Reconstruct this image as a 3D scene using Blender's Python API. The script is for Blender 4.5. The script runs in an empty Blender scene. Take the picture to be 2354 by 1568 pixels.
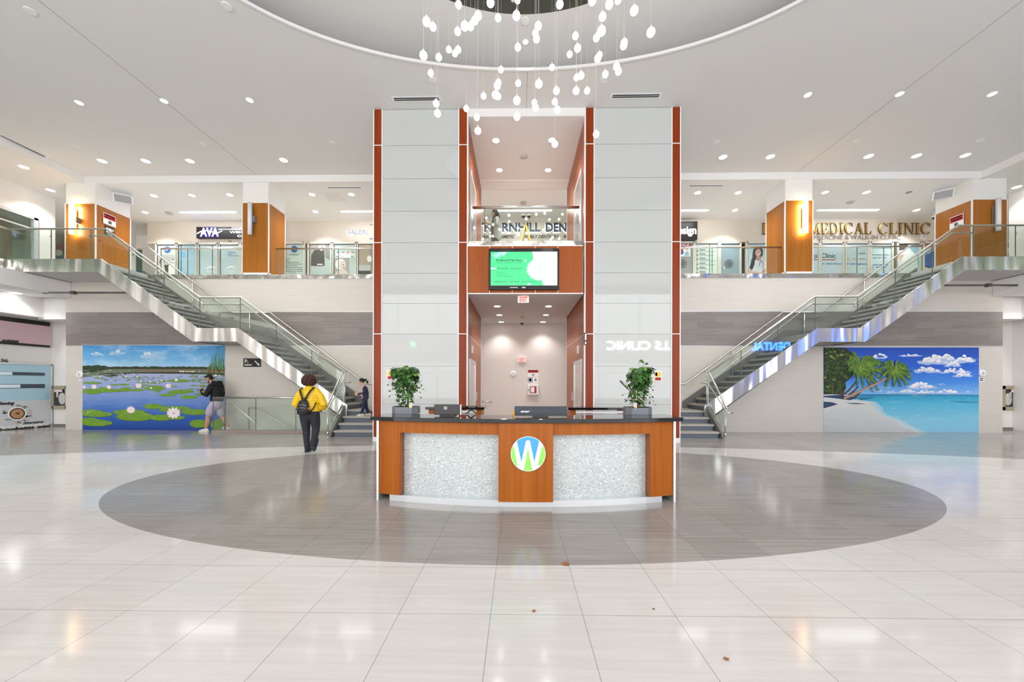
import bpy, bmesh, math, random
from mathutils import Vector, Matrix
random.seed(7)
C = bpy.context.scene.collection
PI = math.pi
# ------------------------------------------------------------------ camera, world, exposure
F, PPX, Y0, H, PSI, ROLL = 832.0, 1180.1, 884.0, 1.5, math.radians(0.75), 0.002
sc = bpy.context.scene
cd = bpy.data.cameras.new('camera'); cam = bpy.data.objects.new('camera', cd); C.objects.link(cam)
cd.sensor_width = 36; cd.lens = F / 2354 * 36
cd.shift_x = -(PPX - 1177) / 2354; cd.shift_y = (Y0 - 784) / 2354
cd.clip_start = 0.05; cd.clip_end = 200
cam.location = (0, 0, H)
cam.matrix_world = Matrix.Translation((0, 0, H)) @ Matrix.Rotation(PSI, 4, 'Z') @ Matrix.Rotation(PI / 2, 4, 'X') @ Matrix.Rotation(ROLL, 4, 'Z')
sc.camera = cam
sc.view_settings.view_transform = 'Standard'; sc.view_settings.look = 'None'
sc.view_settings.exposure = 0.62; sc.view_settings.gamma = 1.0; sc.view_settings.use_curve_mapping = False
sc.cycles.use_denoising = True
sc.cycles.max_bounces = 9; sc.cycles.diffuse_bounces = 6; sc.cycles.glossy_bounces = 4
sc.cycles.transparent_max_bounces = 16; sc.cycles.transmission_bounces = 6
sc.cycles.sample_clamp_indirect = 6.0
sc.cycles.caustics_reflective = False; sc.cycles.caustics_refractive = False
wd = bpy.data.worlds.new('daylight'); sc.world = wd; wd.use_nodes = True
bg = wd.node_tree.nodes['Background']; bg.inputs[0].default_value = (0.97, 0.985, 1.0, 1); bg.inputs[1].default_value = 1.3

def area(name, loc, rot, sx, sy, power, col=(1, 1, 1)):
    l = bpy.data.lights.new(name, 'AREA'); l.shape = 'RECTANGLE'; l.size = sx; l.size_y = sy
    l.energy = power; l.color = col
    o = bpy.data.objects.new(name, l); C.objects.link(o); o.location = loc; o.rotation_euler = rot
    return o
# daylight through the glazed entrance front behind the camera
area('entrance_daylight', (0, -7.6, 4.3), (PI / 2, 0, 0), 30, 7.6, 1250, (0.99, 0.99, 1.0))
LAMP_W = 75.0

# ------------------------------------------------------------------ pixel to place helpers
_s, _c = math.sin(PSI), math.cos(PSI)
def _uv(px, py):
    du, dv = px - PPX, Y0 - py
    u = du * math.cos(ROLL) - dv * math.sin(ROLL); v = dv * math.cos(ROLL) + du * math.sin(ROLL)
    return u / F, v / F
def W(px, py, Y):
    """point seen at a pixel on the plane y = Y"""
    u, v = _uv(px, py); t = Y / (u * _s + _c)
    return t * (u * _c - _s), H + t * v
def G(px, py, Z):
    """point seen at a pixel on the plane z = Z"""
    u, v = _uv(px, py); t = (Z - H) / v
    return t * (u * _c - _s), t * (u * _s + _c)
def fz(y): return 0.0 if y < 10.6 else max(-0.08, -0.05 * (y - 10.6))

# ------------------------------------------------------------------ materials
def lin(c):
    if isinstance(c, str):
        c = [int(c[i:i + 2], 16) / 255 for i in (0, 2, 4)]
    return tuple((x / 12.92 if x <= 0.04045 else ((x + 0.055) / 1.055) ** 2.4) for x in c[:3]) + (1.0,)
MATS = {}
class N:
    def __init__(s, name):
        s.m = bpy.data.materials.new(name); s.m.use_nodes = True; s.t = s.m.node_tree
        s.p = s.t.nodes['Principled BSDF']; s.out = s.t.nodes['Material Output']
    def new(s, typ, **kw):
        n = s.t.nodes.new(typ)
        for k, v in kw.items():
            if k[0] == '_': setattr(n, k[1:], v)
        return n
    def L(s, a, b): s.t.links.new(a, b)
    def setin(s, n, i, v):
        if isinstance(v, bpy.types.NodeSocket): s.L(v, n.inputs[i])
        else: n.inputs[i].default_value = v
    def math(s, op, a, b=0.0):
        n = s.new('ShaderNodeMath', _operation=op); s.setin(n, 0, a); s.setin(n, 1, b); return n.outputs[0]
    def mix(s, f, a, b, mode='MIX'):
        n = s.new('ShaderNodeMix', _data_type='RGBA', _blend_type=mode)
        s.setin(n, 0, f); s.setin(n, 6, a); s.setin(n, 7, b); return n.outputs[2]
    def coord(s, scale=(1, 1, 1), kind='Object'):
        c = s.new('ShaderNodeTexCoord'); mp = s.new('ShaderNodeMapping')
        mp.inputs['Scale'].default_value = scale; s.L(c.outputs[kind], mp.inputs[0]); return mp.outputs[0]
    def wpos(s, scale=(1, 1, 1)):
        c = s.new('ShaderNodeNewGeometry'); mp = s.new('ShaderNodeMapping')
        mp.inputs['Scale'].default_value = scale; s.L(c.outputs['Position'], mp.inputs[0]); return mp.outputs[0]
    def noise(s, vec, scale=5, detail=3, rough=0.5):
        n = s.new('ShaderNodeTexNoise'); s.L(vec, n.inputs['Vector'])
        n.inputs['Scale'].default_value = scale; n.inputs['Detail'].default_value = detail; n.inputs['Roughness'].default_value = rough
        return n.outputs['Fac']
    def ramp(s, fac, stops):
        n = s.new('ShaderNodeValToRGB'); e = n.color_ramp.elements
        while len(e) < len(stops): e.new(0.5)
        for i, (p, c) in enumerate(stops): e[i].position = p; e[i].color = c
        s.L(fac, n.inputs[0]); return n.outputs[0]
    def bump(s, h, strength=0.2, dist=0.01):
        n = s.new('ShaderNodeBump'); n.inputs['Strength'].default_value = strength; n.inputs['Distance'].default_value = dist
        s.L(h, n.inputs['Height']); s.L(n.outputs[0], s.p.inputs['Normal'])
def mat(name, col, rough=0.5, metal=0.0, emit=0.0, noise=0.0, nscale=(4, 4, 4), coat=0.0, spec=0.5, bump=0.0, emc=None):
    if name in MATS: return MATS[name]
    n = N(name); p = n.p; c = lin(col)
    p.inputs['Base Color'].default_value = c; p.inputs['Roughness'].default_value = rough
    p.inputs['Metallic'].default_value = metal; p.inputs['Specular IOR Level'].default_value = spec
    if coat: p.inputs['Coat Weight'].default_value = coat; p.inputs['Coat Roughness'].default_value = 0.03
    if emit: p.inputs['Emission Color'].default_value = lin(emc) if emc else c; p.inputs['Emission Strength'].default_value = emit
    if noise or bump:
        f = n.noise(n.wpos(nscale), 1.0, 4)
        if noise:
            d = tuple(x * (1 - noise) for x in c[:3]) + (1,); l = tuple(min(1, x * (1 + noise)) for x in c[:3]) + (1,)
            n.L(n.ramp(f, [(0.25, d), (0.75, l)]), p.inputs['Base Color'])
        if bump: n.bump(f, bump, 0.01)
    MATS[name] = n.m; return n.m

def wood_mat(name, a, b, rough=0.32, scale=(26, 26, 0.9)):
    n = N(name)
    f = n.noise(n.wpos(scale), 1.0, 5, 0.6)
    f2 = n.noise(n.wpos((5, 5, 0.15)), 1.0, 2)
    col = n.mix(0.35, n.ramp(f, [(0.3, lin(a)), (0.7, lin(b))]), n.ramp(f2, [(0.35, lin(a)), (0.65, lin(b))]))
    n.L(col, n.p.inputs['Base Color']); n.p.inputs['Roughness'].default_value = rough
    n.p.inputs['Specular IOR Level'].default_value = 0.18
    MATS[name] = n.m; return n.m
wood = wood_mat('cherry_veneer', '8f481c', 'a65a2a')
wood_core = wood_mat('pillar_veneer', '7a2f10', '933f18')
wood_col = wood_mat('column_veneer', '9a5c20', 'b1712c')
white = mat('white_paint', 'e8e6e3', 0.7)
ceil_m = mat('ceiling_paint', 'dddcdb', 0.85)
ceil_lo = mat('lower_ceiling_paint', 'e6e5e3', 0.85)
cream = mat('cream_paint', 'dcd5c9', 0.7)
pinkwall = mat('corridor_wall_paint', 'e0d6cf', 0.7)
black = mat('black_plastic', '121315', 0.35)
dark = mat('dark_shadow_gap', '2c2b2a', 0.6)
alu = mat('satin_aluminium', 'd5d8db', 0.35, 0.6)
whitemetal = mat('white_metal_edge', 'ebedf0', 0.4)
emit_lamp = mat('lamp_lens', 'ffffff', 0.5, emit=9.0)
emit_globe = mat('lit_glass_globe', 'ffffff', 0.2, emit=6.0, emc='fffaf2')
emit_sconce = mat('lit_sconce_tube', 'ffe9b0', 0.4, emit=5.0)
frost = mat('unlit_sconce_acrylic', 'e4e6ee', 0.3)
rubber = mat('dark_rubber', '1c1c1e', 0.7)

def steel_mat(name, base='e2dfda', rough=0.2, wob=0.7, sc_=(2.4, 0.9, 0.25)):
    n = N(name); n.p.inputs['Base Color'].default_value = lin(base); n.p.inputs['Metallic'].default_value = 1
    f = n.noise(n.wpos((1.5, 60, 60)), 1.0, 2); n.L(n.math('ADD', n.math('MULTIPLY', f, 0.08), rough), n.p.inputs['Roughness'])
    w = n.noise(n.wpos(sc_), 1.0, 1); n.bump(w, wob, 0.25)
    MATS[name] = n.m; return n.m
steel = steel_mat('brushed_stainless')
steel_trim = steel_mat('stainless_trim', 'cfccc6', 0.14, 0.5, (2.2, 2.2, 2.2))
rail_m = mat('polished_rail_steel', 'd2cec8', 0.28, 1.0)
mirror_m = mat('dark_mirror', '8f8f8a', 0.03, 1.0)

def glass_mat(name, tint, refl=0.1, rough=0.0):
    n = N(name); t = n.new('ShaderNodeBsdfTransparent'); t.inputs[0].default_value = lin(tint)
    g = n.new('ShaderNodeBsdfGlossy'); g.inputs['Roughness'].default_value = rough; g.inputs[0].default_value = (1, 1, 1, 1)
    fr = n.new('ShaderNodeLayerWeight'); fr.inputs[0].default_value = 0.5
    mx = n.new('ShaderNodeMixShader'); n.L(n.math('ADD', refl, n.math('MULTIPLY', n.math('POWER', fr.outputs['Facing'], 5.0), 0.8)), mx.inputs[0])
    n.L(t.outputs[0], mx.inputs[1]); n.L(g.outputs[0], mx.inputs[2]); n.L(mx.outputs[0], n.out.inputs[0])
    MATS[name] = n.m; return n.m
glass = glass_mat('clear_rail_glass', 'f3f8f5', 0.045)
shopglass = glass_mat('shop_glass', 'eef4f5', 0.05)
glass_edge = mat('green_glass_edge', '5f7f74', 0.2)

def floor_mat():
    n = N('porcelain_floor_tiles')
    pos = n.new('ShaderNodeNewGeometry'); sp = n.new('ShaderNodeSeparateXYZ'); n.L(pos.outputs['Position'], sp.inputs[0])
    x, y = sp.outputs[0], sp.outputs[1]
    T = 0.6
    jx = n.math('DIVIDE', n.math('ADD', x, 60 + 0.176), T); jy = n.math('DIVIDE', n.math('ADD', y, 60 - 2.36), T)
    fx, fy = n.math('FRACT', jx), n.math('FRACT', jy)
    dx = n.math('MINIMUM', fx, n.math('SUBTRACT', 1.0, fx)); dy = n.math('MINIMUM', fy, n.math('SUBTRACT', 1.0, fy))
    joint = n.math('LESS_THAN', n.math('MINIMUM', dx, dy), 0.0028)
    cmb = n.new('ShaderNodeCombineXYZ'); n.L(n.math('FLOOR', jx), cmb.inputs[0]); n.L(n.math('FLOOR', jy), cmb.inputs[1])
    wn = n.new('ShaderNodeTexWhiteNoise', _noise_dimensions='2D'); n.L(cmb.outputs[0], wn.inputs[0])
    e = n.math('ADD', n.math('POWER', n.math('DIVIDE', n.math('SUBTRACT', x, -0.02), 5.95), 2.0),
               n.math('POWER', n.math('DIVIDE', n.math('SUBTRACT', y, 5.8), 2.8), 2.0))
    m1 = n.math('LESS_THAN', e, 1.0)
    m2 = n.math('GREATER_THAN', y, n.math('SUBTRACT', 8.95, n.math('MULTIPLY', n.math('POWER', x, 2.0), 0.0135)))
    g = n.math('MAXIMUM', m1, m2)
    streak = n.noise(n.wpos((1.1, 26, 1)), 1.0, 5, 0.6)
    cloud = n.noise(n.wpos((1.6, 1.6, 1)), 1.0, 3)
    s1 = n.math('ADD', n.math('MULTIPLY', streak, 0.75), n.math('ADD', n.math('MULTIPLY', wn.outputs[0], 0.12), n.math('MULTIPLY', cloud, 0.2)))
    cr = n.ramp(s1, [(0.3, lin('cac7c3')), (0.75, lin('dad7d4'))])
    gr = n.ramp(s1, [(0.3, lin('8a8580')), (0.75, lin('a8a39e'))])
    col = n.mix(g, cr, gr); col = n.mix(n.math('MULTIPLY', joint, 0.75), col, lin('5c5854'))
    n.L(col, n.p.inputs['Base Color'])
    n.L(n.math('ADD', n.math('MULTIPLY', g, 0.05), n.math('ADD', 0.055, n.math('MULTIPLY', streak, 0.08))), n.p.inputs['Roughness'])
    n.p.inputs['Specular IOR Level'].default_value = 0.24
    MATS['floor'] = n.m; return n.m
def wall_tile_mat():
    n = N('stone_strip_wall_tiles')
    pos = n.new('ShaderNodeNewGeometry'); sp = n.new('ShaderNodeSeparateXYZ'); n.L(pos.outputs['Position'], sp.inputs[0])
    x, z = sp.outputs[0], sp.outputs[2]
    m = n.math('MULTIPLY', n.math('GREATER_THAN', z, 2.80), n.math('LESS_THAN', z, 3.95))
    cb = n.new('ShaderNodeCombineXYZ'); n.L(x, cb.inputs[0]); n.L(z, cb.inputs[1])
    bt = n.new('ShaderNodeTexBrick'); n.L(cb.outputs[0], bt.inputs[0]); bt.inputs['Scale'].default_value = 1.0
    bt.inputs['Brick Width'].default_value = 1.2; bt.inputs['Row Height'].default_value = 0.2; bt.inputs['Mortar Size'].default_value = 0.0025
    bt.inputs['Color1'].default_value = (0.35, 0.35, 0.35, 1); bt.inputs['Color2'].default_value = (0.65, 0.65, 0.65, 1); bt.inputs['Mortar'].default_value = (0.1, 0.1, 0.1, 1)
    bt2 = n.new('ShaderNodeTexBrick'); n.L(cb.outputs[0], bt2.inputs[0]); bt2.inputs['Scale'].default_value = 1.0
    bt2.inputs['Brick Width'].default_value = 1.2; bt2.inputs['Row Height'].default_value = 0.6; bt2.inputs['Mortar Size'].default_value = 0.002
    bt2.inputs['Color1'].default_value = (0.45, 0.45, 0.45, 1); bt2.inputs['Color2'].default_value = (0.58, 0.58, 0.58, 1); bt2.inputs['Mortar'].default_value = (0.2, 0.2, 0.2, 1)
    st = n.noise(n.wpos((1.0, 1, 34)), 1.0, 5, 0.65)
    a = n.math('ADD', n.math('MULTIPLY', st, 0.6), n.math('MULTIPLY', bt2.outputs[0], 0.4))
    b = n.math('ADD', n.math('MULTIPLY', st, 0.6), n.math('MULTIPLY', bt.outputs[0], 0.4))
    ca = n.ramp(a, [(0.2, lin('c3bcb3')), (0.8, lin('dad4cc'))]); cbk = n.ramp(b, [(0.25, lin('6b635f')), (0.75, lin('9a928c'))])
    n.L(n.mix(m, ca, cbk), n.p.inputs['Base Color']); n.p.inputs['Roughness'].default_value = 0.45
    MATS['walltile'] = n.m; return n.m
def mosaic_mat():
    n = N('pearl_mosaic_tiles')
    pos = n.new('ShaderNodeNewGeometry'); sp = n.new('ShaderNodeSeparateXYZ'); n.L(pos.outputs['Position'], sp.inputs[0])
    cb = n.new('ShaderNodeCombineXYZ'); n.L(sp.outputs[0], cb.inputs[0]); n.L(sp.outputs[2], cb.inputs[1])
    T = (0.021, 0.0105)
    jz = n.math('DIVIDE', n.math('ADD', sp.outputs[2], 5), T[1]); row = n.math('FLOOR', jz)
    jx = n.math('ADD', n.math('DIVIDE', n.math('ADD', sp.outputs[0], 9), T[0]), n.math('MULTIPLY', n.math('MODULO', row, 2.0), 0.5))
    fx, f_z = n.math('FRACT', jx), n.math('FRACT', jz)
    d = n.math('MAXIMUM', n.math('LESS_THAN', fx, 0.08), n.math('LESS_THAN', f_z, 0.13))
    c2 = n.new('ShaderNodeCombineXYZ'); n.L(n.math('FLOOR', jx), c2.inputs[0]); n.L(row, c2.inputs[1])
    wn = n.new('ShaderNodeTexWhiteNoise', _noise_dimensions='2D'); n.L(c2.outputs[0], wn.inputs[0])
    col = n.ramp(wn.outputs[0], [(0.0, lin('8a9393')), (0.05, lin('a9b1b0')), (0.5, lin('b9c0c0')), (0.95, lin('c8cecf')), (1.0, lin('f4f4f4'))])
    n.L(n.mix(d, col, lin('c6cbcc')), n.p.inputs['Base Color'])
    n.p.inputs['Roughness'].default_value = 0.25
    MATS['mosaic'] = n.m; return n.m
floor_m = floor_mat(); walltile = wall_tile_mat(); mosaic = mosaic_mat()
pillar_glass = mat('white_backpainted_glass', 'bcbfbd', 0.3, coat=1.0, spec=0.0)
granite_edge = mat('terrazzo_tread', 'a8a39c', 0.5, noise=0.25, nscale=(90, 90, 90))
riser_m = mat('slate_riser', '5c6470', 0.5)
stringer_dark = mat('grey_steel_stringer', '6d6b69', 0.45)
counter_m = mat('black_granite', '16171a', 0.06, spec=0.6)

# ------------------------------------------------------------------ geometry helpers
ORG = {}
class MB:
    def __init__(s): s.v, s.f, s.m = [], [], []
    def add(s, vs, fs, mi=0):
        k = len(s.v); s.v += [tuple(p) for p in vs]; s.f += [tuple(i + k for i in f) for f in fs]; s.m += [mi] * len(fs); return s
    def box(s, x0, x1, y0, y1, z0, z1, mi=0):
        x0, x1 = min(x0, x1), max(x0, x1); y0, y1 = min(y0, y1), max(y0, y1); z0, z1 = min(z0, z1), max(z0, z1)
        v = [(x0, y0, z0), (x1, y0, z0), (x1, y1, z0), (x0, y1, z0), (x0, y0, z1), (x1, y0, z1), (x1, y1, z1), (x0, y1, z1)]
        return s.add(v, [(0, 3, 2, 1), (4, 5, 6, 7), (0, 1, 5, 4), (1, 2, 6, 5), (2, 3, 7, 6), (3, 0, 4, 7)], mi)
    def prism(s, pts, off, mi=0):
        """closed outline pts (3-D, planar) extruded by vector off"""
        n = len(pts); a = [Vector(p) for p in pts]; b = [p + Vector(off) for p in a]
        fs = [tuple(range(n)), tuple(range(2 * n - 1, n - 1, -1))] + [(i, i + n, (i + 1) % n + n, (i + 1) % n) for i in range(n)]
        return s.add(a + b, fs, mi)
    def poly(s, pts, mi=0): return s.add(pts, [tuple(range(len(pts)))], mi)
    def tube(s, pts, r, seg=10, mi=0, cap=True, radii=None, flat=None, side=None):
        pts = [Vector(p) for p in pts]; n = len(pts); rings = []
        for i, p in enumerate(pts):
            if i == 0: t = pts[1] - p
            elif i == n - 1: t = p - pts[i - 1]
            else: t = (p - pts[i - 1]).normalized() + (pts[i + 1] - p).normalized()
            if t.length < 1e-9: t = Vector((0, 0, 1))
            t.normalize()
            up = Vector(side) if side else (Vector((0, 0, 1)) if abs(t.z) < 0.9 else Vector((0, 1, 0)))
            a = up - t * up.dot(t)
            if a.length < 1e-4: a = Vector((1, 0, 0)) - t * t.x
            a.normalize(); b = t.cross(a)
            ra = radii[i] if radii else r
            r1, r2 = (ra if isinstance(ra, tuple) else (ra, ra))
            st = 1.0
            if 0 < i < n - 1:
                cs = t.dot((pts[i + 1] - p).normalized()); st = 1 / max(cs, 0.5)
            rings.append([p + a * (r1 * math.cos(2 * PI * k / seg)) + b * (r2 * math.sin(2 * PI * k / seg)) for k in range(seg)])
        vs = [q for ring in rings for q in ring]; fs = []
        for i in range(n - 1):
            for k in range(seg):
                fs.append((i * seg + k, i * seg + (k + 1) % seg, (i + 1) * seg + (k + 1) % seg, (i + 1) * seg + k))
        if cap: fs += [tuple(range(seg - 1, -1, -1)), tuple(range((n - 1) * seg, n * seg))]
        return s.add(vs, fs, mi)
    def lathe(s, prof, c=(0, 0, 0), seg=20, mi=0, axis='Z', cap=True):
        vs, fs = [], []
        for (r, z) in prof:
            for k in range(seg):
                a = 2 * PI * k / seg; x, y = r * math.cos(a), r * math.sin(a)
                p = (x, y, z) if axis == 'Z' else ((x, z, y) if axis == 'Y' else (z, x, y))
                vs.append((p[0] + c[0], p[1] + c[1], p[2] + c[2]))
        for i in range(len(prof) - 1):
            for k in range(seg): fs.append((i * seg + k, i * seg + (k + 1) % seg, (i + 1) * seg + (k + 1) % seg, (i + 1) * seg + k))
        if cap: fs += [tuple(range(seg)), tuple(range((len(prof) - 1) * seg, len(prof) * seg))]
        return s.add(vs, fs, mi)
    def ball(s, c, r, seg=14, rings=8, mi=0, rot=None):
        r = r if isinstance(r, tuple) else (r, r, r); vs, fs = [], []
        for i in range(rings + 1):
            th = PI * i / rings
            for k in range(seg):
                a = 2 * PI * k / seg
                p = Vector((r[0] * math.sin(th) * math.cos(a), r[1] * math.sin(th) * math.sin(a), r[2] * math.cos(th)))
                if rot: p = rot @ p
                vs.append((c[0] + p.x, c[1] + p.y, c[2] + p.z))
        for i in range(rings):
            for k in range(seg): fs.append((i * seg + k, (i + 1) * seg + k, (i + 1) * seg + (k + 1) % seg, i * seg + (k + 1) % seg))
        return s.add(vs, fs, mi)
    def disc(s, c, r, mi=0, seg=24, ry=None):
        """flat disc in the x-z plane facing -y"""
        ry = ry or r
        return s.poly([(c[0] + r * math.cos(2 * PI * k / seg), c[1], c[2] + ry * math.sin(2 * PI * k / seg)) for k in range(seg)], mi)
    def build(s, name, mats, parent=None, smooth=False, bevel=0.0, merge=False):
        me = bpy.data.meshes.new(name)
        o0 = Vector(ORG.get(parent.name, (0, 0, 0))) if parent else Vector((0, 0, 0))
        me.from_pydata([tuple(Vector(p) - o0) for p in s.v], [], s.f)
        if not isinstance(mats, (list, tuple)): mats = [mats]
        for m in mats: me.materials.append(m)
        for p, mi in zip(me.polygons, s.m): p.material_index = mi; p.use_smooth = smooth
        if bevel or merge:
            bm = bmesh.new(); bm.from_mesh(me)
            bmesh.ops.remove_doubles(bm, verts=bm.verts, dist=1e-5)
            if bevel: bmesh.ops.bevel(bm, geom=[e for e in bm.edges if len(e.link_faces) == 2 and e.calc_face_angle(0) > 0.6], offset=bevel, segments=2, affect='EDGES', profile=0.5)
            bm.to_mesh(me); bm.free()
        me.update()
        o = bpy.data.objects.new(name, me); C.objects.link(o)
        if parent: o.parent = parent; ORG[o.name] = tuple(o0)
        else: ORG[o.name] = (0, 0, 0)
        return o
def tag(o, label, cat, group=None, kind=None):
    o['label'] = label; o['category'] = cat
    if group: o['group'] = group
    if kind: o['kind'] = kind
    return o
def thing(name, label, cat, loc=(0, 0, 0), group=None):
    o = bpy.data.objects.new(name, None); o.empty_display_size = 0.1; C.objects.link(o); o.location = loc; ORG[o.name] = tuple(loc)
    return tag(o, label, cat, group)
def struct(o, label, cat='building part'):
    o['kind'] = 'structure'; o['label'] = label; o['category'] = cat; return o
def mesh_text(body, size, mat_, parent, loc, name='lettering', align='LEFT', ext=0.002, shear=0.0, bold=0.0, face=-1, sx=1.0, spacing=1.0, rz=None, width=None):
    """text standing upright; face=-1 faces -y (towards the camera), face=+1 faces +y; size = capital height"""
    cu = bpy.data.curves.new(name, 'FONT'); cu.body = body; cu.size = size / 0.70; cu.align_x = align; cu.extrude = ext
    cu.shear = shear; cu.offset = bold * size; cu.space_character = spacing; cu.resolution_u = 3; cu.fill_mode = 'BOTH'
    t = bpy.data.objects.new('tmp', cu); C.objects.link(t)
    dg = bpy.context.evaluated_depsgraph_get(); me = bpy.data.meshes.new_from_object(t.evaluated_get(dg))
    bpy.data.objects.remove(t); bpy.data.curves.remove(cu)
    xs = [v.co.x for v in me.vertices]
    if width and xs: sx = width / (max(xs) - min(xs))
    if rz is None: rz = 0 if face < 0 else PI
    M = Matrix.Translation(loc) @ Matrix.Rotation(rz, 4, 'Z') @ Matrix.Rotation(PI / 2, 4, 'X') @ Matrix.Diagonal((sx, 1, 1, 1))
    o0 = Vector(ORG.get(parent.name, (0, 0, 0))) if parent else Vector((0, 0, 0))
    me.transform(Matrix.Translation(-o0) @ M)
    me.materials.clear(); me.materials.append(mat_); me.name = name
    o = bpy.data.objects.new(name, me); C.objects.link(o)
    if parent: o.parent = parent; ORG[o.name] = tuple(o0)
    return o
def ordinal(i): return ['first', 'second', 'third', 'fourth', 'fifth', 'sixth', 'seventh', 'eighth', 'ninth', 'tenth'][i]
#%%STRUCTURE
CX = 0.2
ZU, ZC, ZL = 5.2, 8.71, 8.48       # upper floor, main ceiling, lower ceiling heights
YW, YS, YP, YC, YSH = 12.2, 11.0, 9.45, 12.4, 15.4
# ------------------------------------------------------------------ setting: floor, ceilings, walls
mb = MB()
ys = [-8.2, 10.6, 11.3, 12.2, 13.4, 22]
xs = [-26, -9.0, -5.6, 26]
for i in range(len(ys) - 1):
    for j in range(3):
        if j == 1 and ys[i] == 11.3: continue
        a, b = ys[i], ys[i + 1]; z0, z1 = fz(a), fz(b)
        mb.add([(xs[j], a, z0), (xs[j + 1], a, z0), (xs[j + 1], b, z1), (xs[j], b, z1)], [(0, 1, 2, 3)])
f = mb.build('floor', floor_m); struct(f, 'polished cream tiled floor with a large grey oval', 'floor')
mb = MB()   # shaft of the stair going down to the parking level
mb.add([(-9, 11.3, -.04), (-5.6, 11.3, -.04), (-5.6, 11.3, -2.6), (-9, 11.3, -2.6)], [(0, 1, 2, 3)])
mb.add([(-9, 12.2, -.08), (-5.6, 12.2, -.08), (-5.6, 12.2, -2.6), (-9, 12.2, -2.6)], [(0, 1, 2, 3)])
for k in range(12): mb.box(-8.95 + k * .28, -8.95 + (k + 1) * .28, 11.3, 12.2, -2.6, -.2 - k * .18)
mb.build('stairwell_lining', white); struct(bpy.data.objects['stairwell_lining'], 'stairwell down to the parking level', 'stairwell')

def ring_cut_ceiling(z, x0, x1, y0, y1, cx, cy, a, b, seg=96):
    mb = MB(); inner = []; outer = []
    for k in range(seg):
        t = 2 * PI * k / seg; c, s_ = math.cos(t), math.sin(t); inner.append((cx + a * c, cy + b * s_, z))
        k1 = min([(x1 - cx) / c if c > 1e-6 else ((x0 - cx) / c if c < -1e-6 else 1e9), (y1 - cy) / s_ if s_ > 1e-6 else ((y0 - cy) / s_ if s_ < -1e-6 else 1e9)])
        outer.append((cx + k1 * c, cy + k1 * s_, z))
    cor = [(x1, y1, z), (x0, y1, z), (x0, y0, z), (x1, y0, z)]
    for k in range(seg):
        j = (k + 1) % seg; pts = [inner[k], inner[j], outer[j]]
        for q in cor:
            t0 = math.atan2(outer[k][1] - cy, outer[k][0] - cx); t1 = math.atan2(outer[j][1] - cy, outer[j][0] - cx); tq = math.atan2(q[1] - cy, q[0] - cx)
            if t1 < t0: t1 += 2 * PI
            if tq < t0: tq += 2 * PI
            if t0 < tq < t1: pts.append(q)
        pts.append(outer[k]); mb.poly(pts)
    return mb
EX, EY = 0.12, 5.5
mb = ring_cut_ceiling(ZC, CX - 15.3, CX + 15.4, -8, YC, EX, EY, 5.92, 2.79)
struct(mb.build('ceiling', ceil_m), 'main white ceiling around the oval recess', 'ceiling')
# seams of the ceiling
mb = MB()
for xx in (W(377, 232, 9.1)[0], CX, W(2068, 216, 9.08)[0]): mb.box(xx - .004, xx + .004, 8.3 if xx == CX else -4, YP if xx == CX else YC, ZC - .003, ZC)
struct(mb.build('trim_1', mat('ceiling_joint', '8e8b88', .8)), 'thin joint lines in the main ceiling', 'trim')
# cove: lip, recess side, upper ceiling, inner oval
def oval(a, b, z, seg=96): return [(EX + a * math.cos(2 * PI * k / seg), EY + b * math.sin(2 * PI * k / seg), z) for k in range(seg)]
def loft(mb, rings, mi=0):
    n = len(rings[0]); vs = [p for r in rings for p in r]; fs = []
    for i in range(len(rings) - 1):
        for k in range(n): fs.append((i * n + k, i * n + (k + 1) % n, (i + 1) * n + (k + 1) % n, (i + 1) * n + k))
    return mb.add(vs, fs, mi)
mb = MB(); loft(mb, [oval(5.96, 2.83, ZC), oval(5.96, 2.83, ZC - .015), oval(5.92, 2.79, ZC - .015), oval(5.92, 2.79, ZC + .05), oval(7.1, 3.95, ZC + .05), oval(7.1, 3.95, ZC + .52)])
struct(mb.build('trim_2', ceil_m, smooth=False), 'raised lip around the oval ceiling recess', 'trim')
ZT = 9.22
mb = ring_cut_ceiling(ZT, CX - 8, CX + 8, -2, 11, EX, EY, 2.95, 2.05)
struct(mb.build('ceiling_recess', ceil_m), 'upper ceiling inside the oval recess', 'ceiling')
mb = MB(); loft(mb, [oval(2.95, 2.05, ZT), oval(2.95, 2.05, ZT + .3)]); mb.add(oval(2.95, 2.05, ZT + .3), [tuple(range(96))])
struct(mb.build('ceiling_mirror', mirror_m), 'dark mirrored oval panel above the chandelier', 'ceiling')
# lower ceiling over the upper walkways + bulkheads
mb = MB()
mb.box(-27, 27, YC, 22, ZL, ZL + .1); mb.box(-27, CX - 15.3, -8, YC, ZL, ZL + .1); mb.box(CX + 15.4, 27, -8, YC, ZL, ZL + .1)
struct(mb.build('ceiling_low', ceil_lo), 'lower ceiling over the upper walkways', 'ceiling')
mb = MB(); mb.box(CX - 15.4, CX + 15.5, YC - .02, YC + .1, ZL - .004, ZC + .1); mb.box(CX - 15.4, CX - 15.28, -8, YC, ZL - .004, ZC + .1); mb.box(CX + 15.38, CX + 15.5, -8, YC, ZL - .004, ZC + .1)
struct(mb.build('trim_3', ceil_lo), 'white bulkhead step along the edge of the main ceiling', 'trim')
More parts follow.
